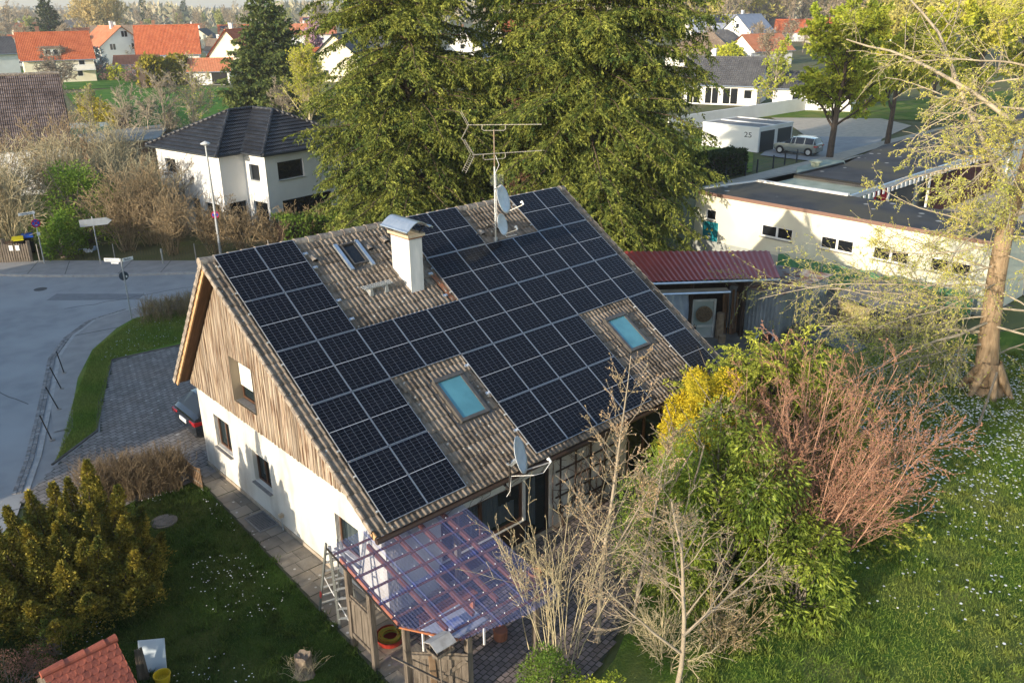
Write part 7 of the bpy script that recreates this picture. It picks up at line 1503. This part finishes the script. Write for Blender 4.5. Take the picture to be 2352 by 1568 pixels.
house('long barn with weathered brown roof behind the two nearest red roofs', 310, 121, -1, 23.5, 12, 3.0, 8.3, 't_brown', 'render_c', [], 2, name='barn', cat='barn')
house('orange roofed house with blue balcony between fir and white gable house', 188, 117, -14, 9.5, 9, 3.6, 7.3, 't_orange', 'render_w', W2(-2,2)+[('r',0,2.6,1.6,1.4)], 1)
house('white house with dark red roof left of the pointed dark conifer', 64, 90, 8, 11, 9, 3.6, 7.3, 't_red', 'render_c', W2(-3,0,3), 1)
house('small dark red roofed house left of the dormer house', 52, 122, 0, 9, 7, 2.9, 5.6, 't_red', 'render_c', W2(-2,1.5), 0, dormer=(-2.2,1.4,'t_red'))
house('white flat building behind the parked white car at the left edge', 52, 140, -3, 14, 7, 2.8, 3.1, 't_grey', 'render_w', W2(-4,0,4), 0, name='flat_building', cat='building')
house('grey roofed house with dark solar collectors in the upper left', 180, 72, -4, 13, 9, 3.0, 6.6, 't_grey', 'render_w', W2(-3,3), 2, pv=(.45,.8,.25,.75))
house('orange roofed house near the upper left corner', 36, 66, 35, 12, 9, 3.6, 8.2, 't_orange', 'render_c', [('g',0,2,1.4,1.4)], 1)
house('white end house cut by the left edge in front of the white flat building', -10, 178, 10, 9, 8, 5, 8, 't_grey', 'render_w', [('r',1,1.2,1.2,1.4)], 0)
for i, (px, py, L_, rh, rf_, rel, lab, pv) in enumerate((
    (188,52,32,6.5,'t_red',2,'long low red roof with solar modules far behind the grey roof',(.55,.95,.2,.8)), (229,44,11,9,'t_brown',4,'brown steep roof on the far left skyline',None),
    (165,40,20,6,'t_orange',0,'pale orange roofs far left, above the long low red roof',None), (108,50,14,6,'t_orange',10,'small orange roof behind the pointed dark conifer',None),
    (546,101,12.8,7.0,'t_red',-2,'red roofed house with wide black solar field left of the dark fir',(.08,.92,.15,.85)), (452,88,8,6.2,'t_red',0,'small red roofed house between bare trees',None),
    (472,112,9,6.5,'t_grey',70,'white gabled house behind the bare trees right of the veranda house',None), (520,142,7.5,5.6,'t_brown',-18,'brown roofed house just left of the cream house',None),
    (698,45,16,7,'t_red',0,'far red roof right of the dark fir',None), (722,62,18,6.4,'t_orange',4,'far house with solar modules right of the dark fir',(.1,.5,.2,.9)),
    (722,100,17,7.2,'t_orange',0,'broad pinkish red roof right of the dark fir',None), (735,168,9,5.0,'t_red',8,'low red roof behind the pink blossoming tree',None),
    (640,60,14,7,'t_brown',0,'brown roofed house hidden behind the fir top',None), (1180,102,15,9.2,'t_red',30,'bright red roof glimpsed between the two tall spruces',None),
    (1075,150,14,8.0,'t_grey',80,'white gabled house glimpsed between the tall spruces',None), (905,160,14,7.0,'t_grey',12,'white house behind the left tall spruce',None), (1310,150,14,7,'t_grey',0,'white house hidden behind the right tall spruce',None),
    (400,60,14,6.5,'t_orange',6,'pale roof beyond the barn on the far side',None), (620,45,16,7,'t_red',0,'far red roof right above the fir shoulder',None), (60,45,14,7,'t_red',3,'far red roof at the upper left horizon',None))):
    house(lab, px, py, rel, L_, 9, rh*.5, rh, rf_, 'render_c' if i % 3 == 0 else 'render_w', W2(-2,2)+([('g',0,rh*.45,1.2,1.2),('g',-2,1,1.1,1.2)] if abs(rel) > 50 else []), 1, pv=pv)
house('cream gabled house with grey roof right behind the left edge of the tall spruce', 800, 190, 70, 12, 8.5, 5.0, 8.6, 't_grey', 'render_c', [('g',0,5.4,1.0,1.2),('g',-2,1,1.2,1.3)], 0)
# right side of the picture
house('white gabled cottage with red roof edge beside the tall spruce on the right', 1580, 92, 82, 10, 8, 3.6, 8.4, 't_red', 'render_w', [('g',-1.4,1.4,1.4,1.2),('g',1.6,1.4,1.1,1.2)], 1)
house('white house with shiny pale blue roof and solar modules on the right', 1645, 104, -4, 18, 11, 4.2, 9.4, 't_blue', 'render_w', W2(-4,4), 2, pv=(.42,.62,.55,.95))
house('white gable house with pale blue roof, tallest of the right group', 1712, 124, 62, 13, 11.5, 4.8, 10.2, 't_blue', 'render_w', [('g',.3,6.6,1.1,1.3),('g',-2.6,1.2,2.2,1.6),('g',2.4,1.2,2.2,1.6)], 1, pv=None)
house('house with dark hipped roof in front of the white gable on the right', 1650, 126, -8, 14, 10, 3.0, 6.4, 't_grey', 'render_w', W2(-3,0,3), 1, hip=5)
house('bungalow with brown hipped roof above the dark blue one on the right', 1612, 158, -6, 15, 12, 3.2, 7.2, 't_brown', 'render_w', W2(-4,0,4), 1, hip=5.5)
house('white gabled house with orange roof behind the flowering bush on the right', 1742, 153, 48, 12, 8.5, 3.4, 6.6, 't_orange', 'render_w', [('g',0,1,1.3,1.3)], 0)
h = house('bungalow with dark blue-grey roof and glazed terrace on the right', 1662, 243, -10, 10.5, 9, 3.0, 6.2, 't_grey', 'render_w', [('f',-3.6,.1,2.0,2.3),('f',-1.0,.1,2.0,2.3),('f',1.6,.1,2.2,2.3),('f',4,.9,1.2,1.3)], 1)
house('house with blue solar roof right of the tallest white gable', 1768, 92, 10, 13, 9, 3.6, 7.8, 't_grey', 'render_w', W2(-3,3), 2, pv=(.6,.95,.3,.9))
house('reddish roof behind the green maple crown', 1825, 96, 8, 14, 9, 3.4, 7.4, 't_red', 'render_w', W2(-3,3), 1)
house('white house behind the maple trunk', 1868, 255, -6, 10, 8, 2.9, 4.6, 't_grey', 'render_w', W2(-2,2), 0)
house('red walled house behind the yellow tree tops on the right', 1900, 100, 30, 12, 9, 4.6, 8.0, 't_red', mat and 'render_c', [('g',0,1.5,1.4,1.4)], 0)
house('white house glimpsed through the larch twigs at the right', 2075, 120, 60, 12, 8, 4.4, 8.4, 't_red', 'render_w', [('g',0,4.6,1.2,1.3)], 0)
for (x, y, h, lab, n) in ((345,92,9,'tall roof aerial in front of the barn',5),(378,62,8,'tall aerial mast above the barn roof ridge',4),(553,60,6,'aerial on the roof with the black solar field',4),(1718,72,6,'aerial beside the tallest white gable',3)):
    c = at(x, y+60); az = viewaz(x); t_ = thing('roof_aerial', lab, 'antenna', (c[0],c[1],0), -az, world=False); H_ = 13.55-(y-9)/1961.*np.linalg.norm(c[:2]-CAM[:2]); m_ = MB(); m_.bar((0,0,0),(0,0,H_),.12,.12); m_.build('mast', M['steel'], t_); m_ = MB()
    for k in range(n): m_.bar((-1.3+.2*k,0,H_-.2-.8*k),(1.6-.2*k,0,H_-.2-.8*k),.07,.07)
    m_.build('elements', M['alu'], t_)
# ---------------------------------------------------------------- middle-distance trees
def deciduous(name, label, loc, H_, seed, m_bark='bark', m_leaf=None, clear=.28, nl=26, ln=.22, wd=.16, leafper=8, spread=48, r0=.28, group=None, lv2=8, lv3=5, lr=.5, minr=.012, cat='tree', wob=.09, upb=.03, leaf2=0, lean=(0,0)):
    lv = [dict(k=9, wob=.03, up=(0,0,.04), taper=.22, n=nl, t0=clear, t1=.98, ang=spread, asd=12, lr=lr, ltap=.45, rr=.5, rmin=.02), dict(k=6, wob=wob, up=(0,0,upb), taper=.3, n=lv2, t0=.2, ang=38, asd=12, lr=.5, rr=.5, rmin=.012), dict(k=4, wob=wob*1.3, taper=.4, n=lv3, t0=.1, ang=38, lr=.5, rr=.55, rmin=.008), dict(k=3, wob=.15)]
    rt_, pt, r = twiggy(name, label, cat, loc, seed, lv, [((0,0,0),(*lean,1),H_*.86,r0)], m_bark, m_leaf, leafper, ln, wd, group=group, minr=minr, sides=3, leafname='foliage')
    if leaf2 and m_leaf: p, d_, _ = along(pt[2], leaf2, r, .2, 1); leafcloud('foliage', p, d_, ln, wd, M[m_leaf], rt_, r, .9)
    return rt_
def G(x, y): c = at(x, y); return (c[0], c[1], 0)
t0_ = deciduous('maple_tree', 'green budding maple with dark trunk beside the side street', G(1905,362), 13.2, 201, 'bark', 'leaf_spring', .20, 34, .27, .20, 12, 52, .34, lv2=11, lv3=7, lr=.50, minr=.018, leaf2=6)
deciduous('maple_tree', 'yellow flowering maple directly behind the green maple', G(2037,332), 13, 202, 'bark', 'leaf_lime', .24, 28, .32, .24, 10, 50, .30, group='roadside maples', lr=.46, minr=.02, leaf2=6)
for k, (x, y, lab, h) in enumerate(((2132,298,'third roadside maple from the white garage, pale yellow crown',13),(2235,280,'fourth roadside maple from the white garage, seen through the larch',13),(2330,262,'roadside maple nearest the right edge',13.5),(1985,262,'yellow tree behind the gravel lot',11))):
    deciduous('maple_tree', lab, G(x,y), h, 203+k, 'bark', 'leaf_lime', .24, 24, .36, .26, 11, 50, .28, group='roadside maples', lv2=8, lv3=4, lr=.46, minr=.022, leaf2=6)
deciduous('hornbeam_tree', 'pale budding tree left of the green maple', G(1775,250), 8.5, 210, 'bark_pale', 'leaf_spring', .15, 24, .3, .2, 3, 45, .18, minr=.02, lr=.5)
shrub('flowering_bush', 'round yellow flowering bush between the brown and orange roofs', 'shrub', G(1672,160), 3.0, 3.0, 5.5, 211, 'leaf_lime', n=1500, ln=.6, wd=.4)
deciduous('apple_tree', 'gnarled leafless apple tree beside the swing', G(152,266), 7.0, 220, 'bark_grey', 'twigbud' if 'twigbud' in M else None, .16, 26, .1, .1, 1, 62, .34, lr=.62, lv2=10, lv3=7, minr=.022, wob=.16)
deciduous('apple_tree', 'leafless spreading tree in front of the dormer house', G(140,205), 7.5, 221, 'bark_grey', None, .2, 22, .1, .1, 1, 60, .3, lr=.6, lv2=9, lv3=6, minr=.03, wob=.14)
deciduous('plum_tree', 'small tree with whitish blossom in front of the white gable house', G(236,182), 6.0, 222, 'bark_grey', 'whitebloom' if 'whitebloom' in M else 'curtain', .12, 20, .22, .16, 3, 50, .16, lr=.5, minr=.025)
M['pinkish'] = leafmat('pink_twig_leaf', (.36,.22,.20), (.28,.18,.15), .3, .3, 1)
shrub('garden_shrub', 'reddish bare shrub beside the small annexe', 'shrub', G(246,184), 2.4, 2, 3.0, 223, 'pinkish', n=900, ln=.35, wd=.2); shrub('garden_shrub', 'reddish round shrub right in front of the annexe', 'shrub', G(322,188), 3.2, 2, 3.4, 224, 'pinkish', n=1200, ln=.35, wd=.2)
shrub('garden_shrub', 'olive round shrub left of the annexe', 'shrub', G(270,184), 1.8, 1.8, 3.2, 225, 'leaf_lime', n=700, ln=.35, wd=.25); shrub('garden_shrub', 'dark green bush at the annexe corner', 'shrub', G(291,184), 1.2, 1.2, 2.4, 226, 'leaf_dark', n=500, ln=.35, wd=.25)
deciduous('magnolia_tree', 'pink blossoming tree right of the dark fir', G(726,160), 9.5, 227, 'bark_grey', 'blossom', .15, 22, .6, .45, 6, 45, .2, lr=.5, minr=.03)
deciduous('willow_bush', 'golden-green upright willow bush between fir and tall spruce', G(712,300), 8.0, 228, 'twig_pale', 'leaf_lime', .04, 46, .22, .07, 8, 26, .14, lr=.72, lv2=9, lv3=5, minr=.014, wob=.05, upb=.05)
deciduous('sapling', 'thin leafless sapling in front of the white hipped house', G(432,535), 4.8, 229, 'bark_grey', None, .2, 22, .1, .1, 1, 42, .07, lr=.5, lv2=6, lv3=4, minr=.010)
for k, (x, y, h, lab) in enumerate(((452,322,8.5,'pale leafless tree rising behind the ridge of the hipped house'),(395,330,7.5,'pale leafless tree in front of the lawn field, left of the hipped roof'),(308,325,6.5,'thin pale fruit tree behind the grey shed roof'),(350,335,5.5,'low lichen-pale fruit tree behind the grey shed'),(225,320,6.0,'pale poplar-like shrub beside the yellow-brown conifer hedge'),(655,262,5.0,'small pale bush between fir and willow'))):
    deciduous('fruit_tree', lab, G(x,y+25), h, 230+k, 'bark_pale', 'leaf_lime' if k in (0,4) else None, .1, 24, .14, .08, 1, 38 if k != 4 else 22, .13, group='pale leafless trees behind the hipped house', lr=.56, lv2=9, lv3=6, minr=.017, wob=.11)
# roadside thicket left of the hipped house
M['greenspray'] = leafmat('fresh_green', (.15,.26,.035), (.24,.33,.05), .35, .4, .6)
shrub('green_bush', 'fresh green leafing bush behind the road sign', 'shrub', (6.3,34.8,0), 2.7, 2.0, 5.4, 240, 'greenspray', n=9500, ln=.16, wd=.09, lumps=46, shell=.3)
shrub('green_bush', 'lower fresh green bush right of the first sign post', 'shrub', (4.3,32.3,0), 1.3, 1.0, 3.4, 241, 'greenspray', n=4200, ln=.15, wd=.09, lumps=28, shell=.3)
for k, (x, y, R_, h, mt, lab) in enumerate(((2.6,35.6,1.6,6.2,'twig_pale','tall yellowish bare shrub behind the picket fence'),(7.6,31.2,1.6,3.8,'twig_brown','dense brown shrub behind the arrow signpost'),(9.3,31.6,1.9,4.6,'twig_brown','tall brown shrub between green bush and hipped house'),(9.2,28.6,1.5,3.4,'twig_brown','brown twigs right of the arrow signpost behind the wire fence'),(11.2,27.0,1.5,3.0,'twig_brown','brown roadside shrub left of the lamp post'),(12.6,25.9,1.5,2.7,'twig_brown','brown roadside shrub around the lamp post'),(14.2,24.9,1.4,2.3,'twig_brown','reddish brown twigs right of the lamp post'),(16.2,24.4,1.5,2.2,'twig_brown','brown twigs under the dark windows of the hipped house'),(10.4,34.2,2.0,5.0,'twig_pale','pale tangle left of the hipped house wall'),(6.6,39.5,2.2,5.6,'twig_pale','grey-brown thicket in front of the grey shed'),(2.8,40.5,2.4,5.8,'twig_brown','brown thicket below the old dark tiled roof'),(0.2,38.5,1.8,5.2,'twig_brown','brown shrub at the left edge behind the bins'),(10.2,40.5,2.2,5.4,'twig_pale','pale crooked branches above the corner of the hipped house'),(8.4,45,2.6,6,'twig_brown','brown shrubs deeper behind the green bush'),(12.4,46,2.4,5.6,'twig_pale','pale branches in front of the grey shed roof'))):
    bareshrub('bare_shrub', lab, (x,y,0), R_, h, 250+k, 40, mt, group='leafless roadside shrubs', minr=.011 if y < 33 else .014, thick=.02, dens=1.15)
shrub('forsythia_bush', 'yellow dotted shrub at the left edge above the picket fence', 'shrub', (1.2,36.0,0), 1.0, .9, 4.6, 270, 'gold', n=420, ln=.11, wd=.08, lumps=16, shell=.2)
shrub('evergreen_bush', 'dark green conifer shrub behind the bins at the left edge', 'shrub', (-.2,36.4,0), 1.6, 1.2, 3.2, 271, 'darkfir', n=3600, ln=.2, wd=.12)
shrub('ivy_bank', 'green undergrowth behind the brown roadside twigs', 'shrub', (9.5,36.5,0), 3.6, 2.0, 1.3, 272, 'leaf_spring', n=4200, ln=.16, wd=.1)
# ---------------------------------------------------------------- far trees
conifer('conifer_tree', 'dark pyramid-shaped conifer towering over the village roofs', G(122,118), 17.5, 6.8, 301, 'darkfir', dens=1.9, per=10, step=.55, tw=3.0, ln=.8, wd=.42, droop=.15, prof=.62, el0=25, zmin=.4)
conifer('conifer_tree', 'dark spruce on the horizon above the barn', G(342,75), 20, 4.6, 302, 'darkfir', dens=1.3, per=8, step=.9, tw=2.2, ln=1.3, wd=.6, droop=.3, prof=.8)
conifer('conifer_tree', 'slim dark spruce on the horizon right of the barn', G(428,62), 20, 5, 303, 'darkfir', dens=1.1, per=8, step=1.1, tw=2, ln=1.6, wd=.7, droop=.3, prof=.8)
conifer('conifer_tree', 'small yellowish conifer before the solar roof', G(522,95), 7.5, 3.2, 304, 'yhedge', dens=1.6, per=8, step=.6, tw=2.4, ln=.8, wd=.4, droop=.1, prof=.8)
M['birchgold'] = leafmat('birch_catkins', (.66,.54,.26), (.52,.42,.20), .25, .4, .2); M['farbare'] = leafmat('far_twigs_mass', (.46,.37,.25), (.36,.29,.20), .3, .4, .15)
M['faryellow'] = leafmat('far_yellow', (.66,.60,.16), (.55,.48,.18), .3, .45, .15); M['fargreen'] = leafmat('far_green', (.36,.40,.12), (.46,.45,.16), .3, .4, .15)
def fartree(name, label, H_, R_, seed, m, n=1100, ln=1.2, wd=.5, bark='bark_grey', cz=.3, limbs=24):
    r = np.random.RandomState(seed); root = thing(name, label, 'tree', (0,0,0), world=False)
    lv = [dict(k=6, wob=.04, taper=.25, n=limbs, t0=cz*.8, t1=.97, ang=38, asd=12, lr=.5, ltap=.5, rr=.45, rmin=.05), dict(k=5, wob=.12, up=(0,0,.06), taper=.3, n=6, t0=.2, ang=38, lr=.5, rr=.5, rmin=.035), dict(k=3, wob=.15)]
    S, pt = skeleton([(0,0,0)], [(0,0,1)], [H_*.92], [H_*.018], lv, r); tubes('trunk', S[:6], M[bark], root, 5); tubes('branches', S[6:], M[bark], root, 3)
    p, d_, _ = along(pt[2], max(2, int(n/ max(1, len(pt[2][0])))), r); p2, d2, _ = along(pt[1], 4, r, .3); leafcloud('foliage', np.vstack([p,p2]), np.vstack([d_,d2]), ln, wd, M[m], root, r, .8); return root
protos = {}
for key, args in dict(bare=(19,6,311,'farbare',900,1.3,.28), bare2=(21,6,312,'farbare',700,1.5,.22), yellow=(18,6,313,'faryellow',1200,1.1,.5), green=(15,5,314,'fargreen',1200,1.0,.5), birch=(22,6,315,'birchgold',1900,1.3,.4), bare3=(15,6,316,'farbare',900,1.1,.25)).items():
    protos[key] = fartree('far_tree', 'x', *args)
used = set(); FT = []
LB = {'bare': ('leafless brown tree in the wooded belt on the horizon','leafless trees of the horizon belt'), 'bare2': ('tall leafless pale tree of the wood behind the village','tall leafless trees of the wood'), 'bare3': ('leafless garden tree among the far village roofs','leafless garden trees'), 'yellow': ('yellow budding tree in the wood on the right skyline','yellow budding trees of the wood'), 'green': ('early green tree among the far trees','early green far trees'), 'birch': ('tall golden birch behind the barn','golden birches')}
def putfar(key, x, dist, s=1.0, sz=None, label=None):
    az = viewaz(x); loc = (CAM[0]+dist*math.sin(az), CAM[1]+dist*math.cos(az), 0)
    if key not in used: o = protos[key]; used.add(key); o.location = loc
    else: o = copy_tree(protos[key], loc)
    o.rotation_euler = (0,0,R_.uniform(0,6.28)); o.scale = (s*R_.uniform(.9,1.2), s*R_.uniform(.9,1.2), (sz or s)); o['label'], o['group'] = LB[key]
    FT.append((key, x, dist, o)); return o
R_ = np.random.RandomState(400)
for x, d in ((262,360),(285,345),(305,355),(325,370)): putfar('birch', x, d, .85, .85)
for k in range(70): x = R_.uniform(-40, 800); putfar(['bare','bare','bare2','green'][k % 4], x, R_.uniform(400, 780), R_.uniform(.52,.80))
for k in range(44): x = R_.uniform(-30, 800); putfar('bare3', x, R_.uniform(235, 430), R_.uniform(.38,.62))
for k in range(75): x = 1540+(2420-1540)*((k*.618) % 1); putfar(['bare2','bare2','bare','yellow','bare2','yellow'][k % 6] if x < 1960 else ['yellow','bare2','yellow','bare'][k % 4], x, R_.uniform(300, 460), R_.uniform(.95,1.3))
for k in range(16): putfar('yellow', R_.uniform(1960, 2400), R_.uniform(150, 240), R_.uniform(.7,.95))
for k in range(9): putfar('bare3', R_.uniform(1560, 1960), R_.uniform(170, 280), R_.uniform(.45,.6))
for k in range(8): putfar('bare', R_.uniform(800, 1540), R_.uniform(300, 480), R_.uniform(.8,1.1))
for key in protos:
    if key not in used: putfar(key, 600, 500)
# far wood as one mass, hills
r = np.random.RandomState(500); V = []; n = 42000
az0, az1 = viewaz(-250), viewaz(2600); A = r.uniform(az0, az1, n); D_ = r.uniform(700, 1500, n); zt = 8.5+3*np.sin(A*40)+2*np.sin(A*97+D_*.01); Z = zt*np.sqrt(r.uniform(.02, 1, n))*(1+D_/9000)
P = np.c_[CAM[0]+D_*np.sin(A), CAM[1]+D_*np.cos(A), Z]; rt_ = leafcloud('distant_woods', P, r.normal(0,1,(n,3))*np.array([1,1,1.6]), 7.0, 3.0, mat('distant_woods', (.42,.35,.24), (.30,.29,.17), scale=.02, island=.35), None, r, .3); rt_['kind'] = 'stuff'
nA, nD = 120, 14; V = []; F = []
for i in range(nA+1):
    a = az0+(az1-az0)*i/nA
    for j in range(nD+1):
        d = 1500+j*170; h = 19*math.sin(math.pi*min(j/nD,1)**.8)*(1+.45*math.sin(a*9+1)+.2*math.sin(a*31+j*.5)); V.append((CAM[0]+d*math.sin(a), CAM[1]+d*math.cos(a), max(h,0)-2+r.uniform(0,5)))
for i in range(nA):
    for j in range(nD): F.append((i*(nD+1)+j,(i+1)*(nD+1)+j,(i+1)*(nD+1)+j+1,i*(nD+1)+j+1))
struct(rawmesh('hills', np.array(V), np.array(F), mat('wooded_hills', (.16,.15,.10), (.09,.11,.06), scale=.02, detail=8, rough=1)))
# village ground: gardens and lanes
for k in range(26):
    x = r.uniform(0, 760); y = r.uniform(60, 190); c = at(x, y); s = (y-9); L_ = r.uniform(10, 26); a = r.uniform(0, 3); pts = [tuple(np.array(c[:2])+np.array(rot2(u*L_, v*L_*.8, a))) for u, v in ((-1,-1),(1,-.8),(1.1,1),(-.9,.9))]
    sheet('garden_lawn', pts, .004+.0012*k, M['grass3'])
# ---------------------------------------------------------------- unseen casters added west of the picture to shade the street and the front garden
nb = thing('shade_house', 'added house west of the street, outside the picture, to shade the road', 'house', (-24,17,0)); mb = MB(); mb.box(-29,-19,4,28.5,0,6.0); mb.build('wall', M['render_w'], nb)
roofmb([[(-18.4,3.4,5.8),(-18.4,29,5.8),(-24,29,8.7),(-24,3.4,8.7)],[(-29.6,29,5.8),(-29.6,3.4,5.8),(-24,3.4,8.7),(-24,29,8.7)]], .36, .05).build('roof', M['t_red'], nb)
boxhedge('shade_hedge', 'added evergreen hedge west of the front garden, outside the picture, to shade the lawn', (-12.5,-13.5), (-12.5,1.0), 1.2, 2.35, 601, 'darkfir', 5000, .2)

# labels of the far trees: kind, landmark below it, order from the left
LM = [(40,'above the left edge roofs'),(110,'above the dormer house'),(165,'left of the grey collector roof'),(215,'above the grey collector roof'),(262,'left of the golden birches'),(330,'above the barn'),(392,'behind the barn ridge'),(450,'right of the barn'),(505,'left of the black solar roof'),(560,'above the black solar roof'),(640,'behind the fir'),(720,'right of the fir'),(800,'left of the tall spruces'),(1100,'behind the left tall spruce'),(1560,'behind the right tall spruce'),(1620,'beside the red edged cottage'),(1680,'above the pale blue roof'),(1740,'above the tallest white gable'),(1800,'right of the white gable'),(1860,'left of the maple crown'),(1930,'above the maple crown'),(2000,'right of the maple crown'),(2080,'above the yellow maples'),(2160,'above the big larch limb'),(2240,'near the right corner'),(2320,'in the upper right corner'),(9999,'at the right edge')]
KN = {'bare':'brownish leafless tree','bare2':'tall pale leafless tree','bare3':'small leafless garden tree','yellow':'yellow budding tree','green':'early green tree','birch':'golden birch'}
OR = ['leftmost','second from left','third from left','fourth from left','fifth from left','sixth from left','seventh from left','eighth from left','ninth from left','tenth from left','eleventh from left','twelfth from left','thirteenth from left']
bins = {}
for key, x, d, o in FT: lm = next(n for lim, n in LM if x < lim); bins.setdefault((key, lm), []).append((x, o))
for (key, lm), L_ in bins.items():
    L_.sort(key=lambda t: t[0])
    for i, (x, o) in enumerate(L_): o['label'] = KN[key]+' '+lm+((', '+OR[min(i,12)]) if len(L_) > 1 else '')
# air: thin haze round everything
mb = MB(); mb.box(-1200,3200,-600,3900,-3,72); hz_ = mb.build('haze', [bpy.data.materials.new('haze_air')]); hm = hz_.data.materials[0]; hm.use_nodes = True; hn = hm.node_tree; hn.nodes.remove(hn.nodes['Principled BSDF']); pv_ = hn.nodes.new('ShaderNodeVolumePrincipled'); pv_.inputs['Color'].default_value = (.93,.95,1,1); pv_.inputs['Density'].default_value = .00028; pv_.inputs['Anisotropy'].default_value = .2
hn.links.new(pv_.outputs[0], hn.nodes['Material Output'].inputs['Volume']); hz_['kind'] = 'stuff'
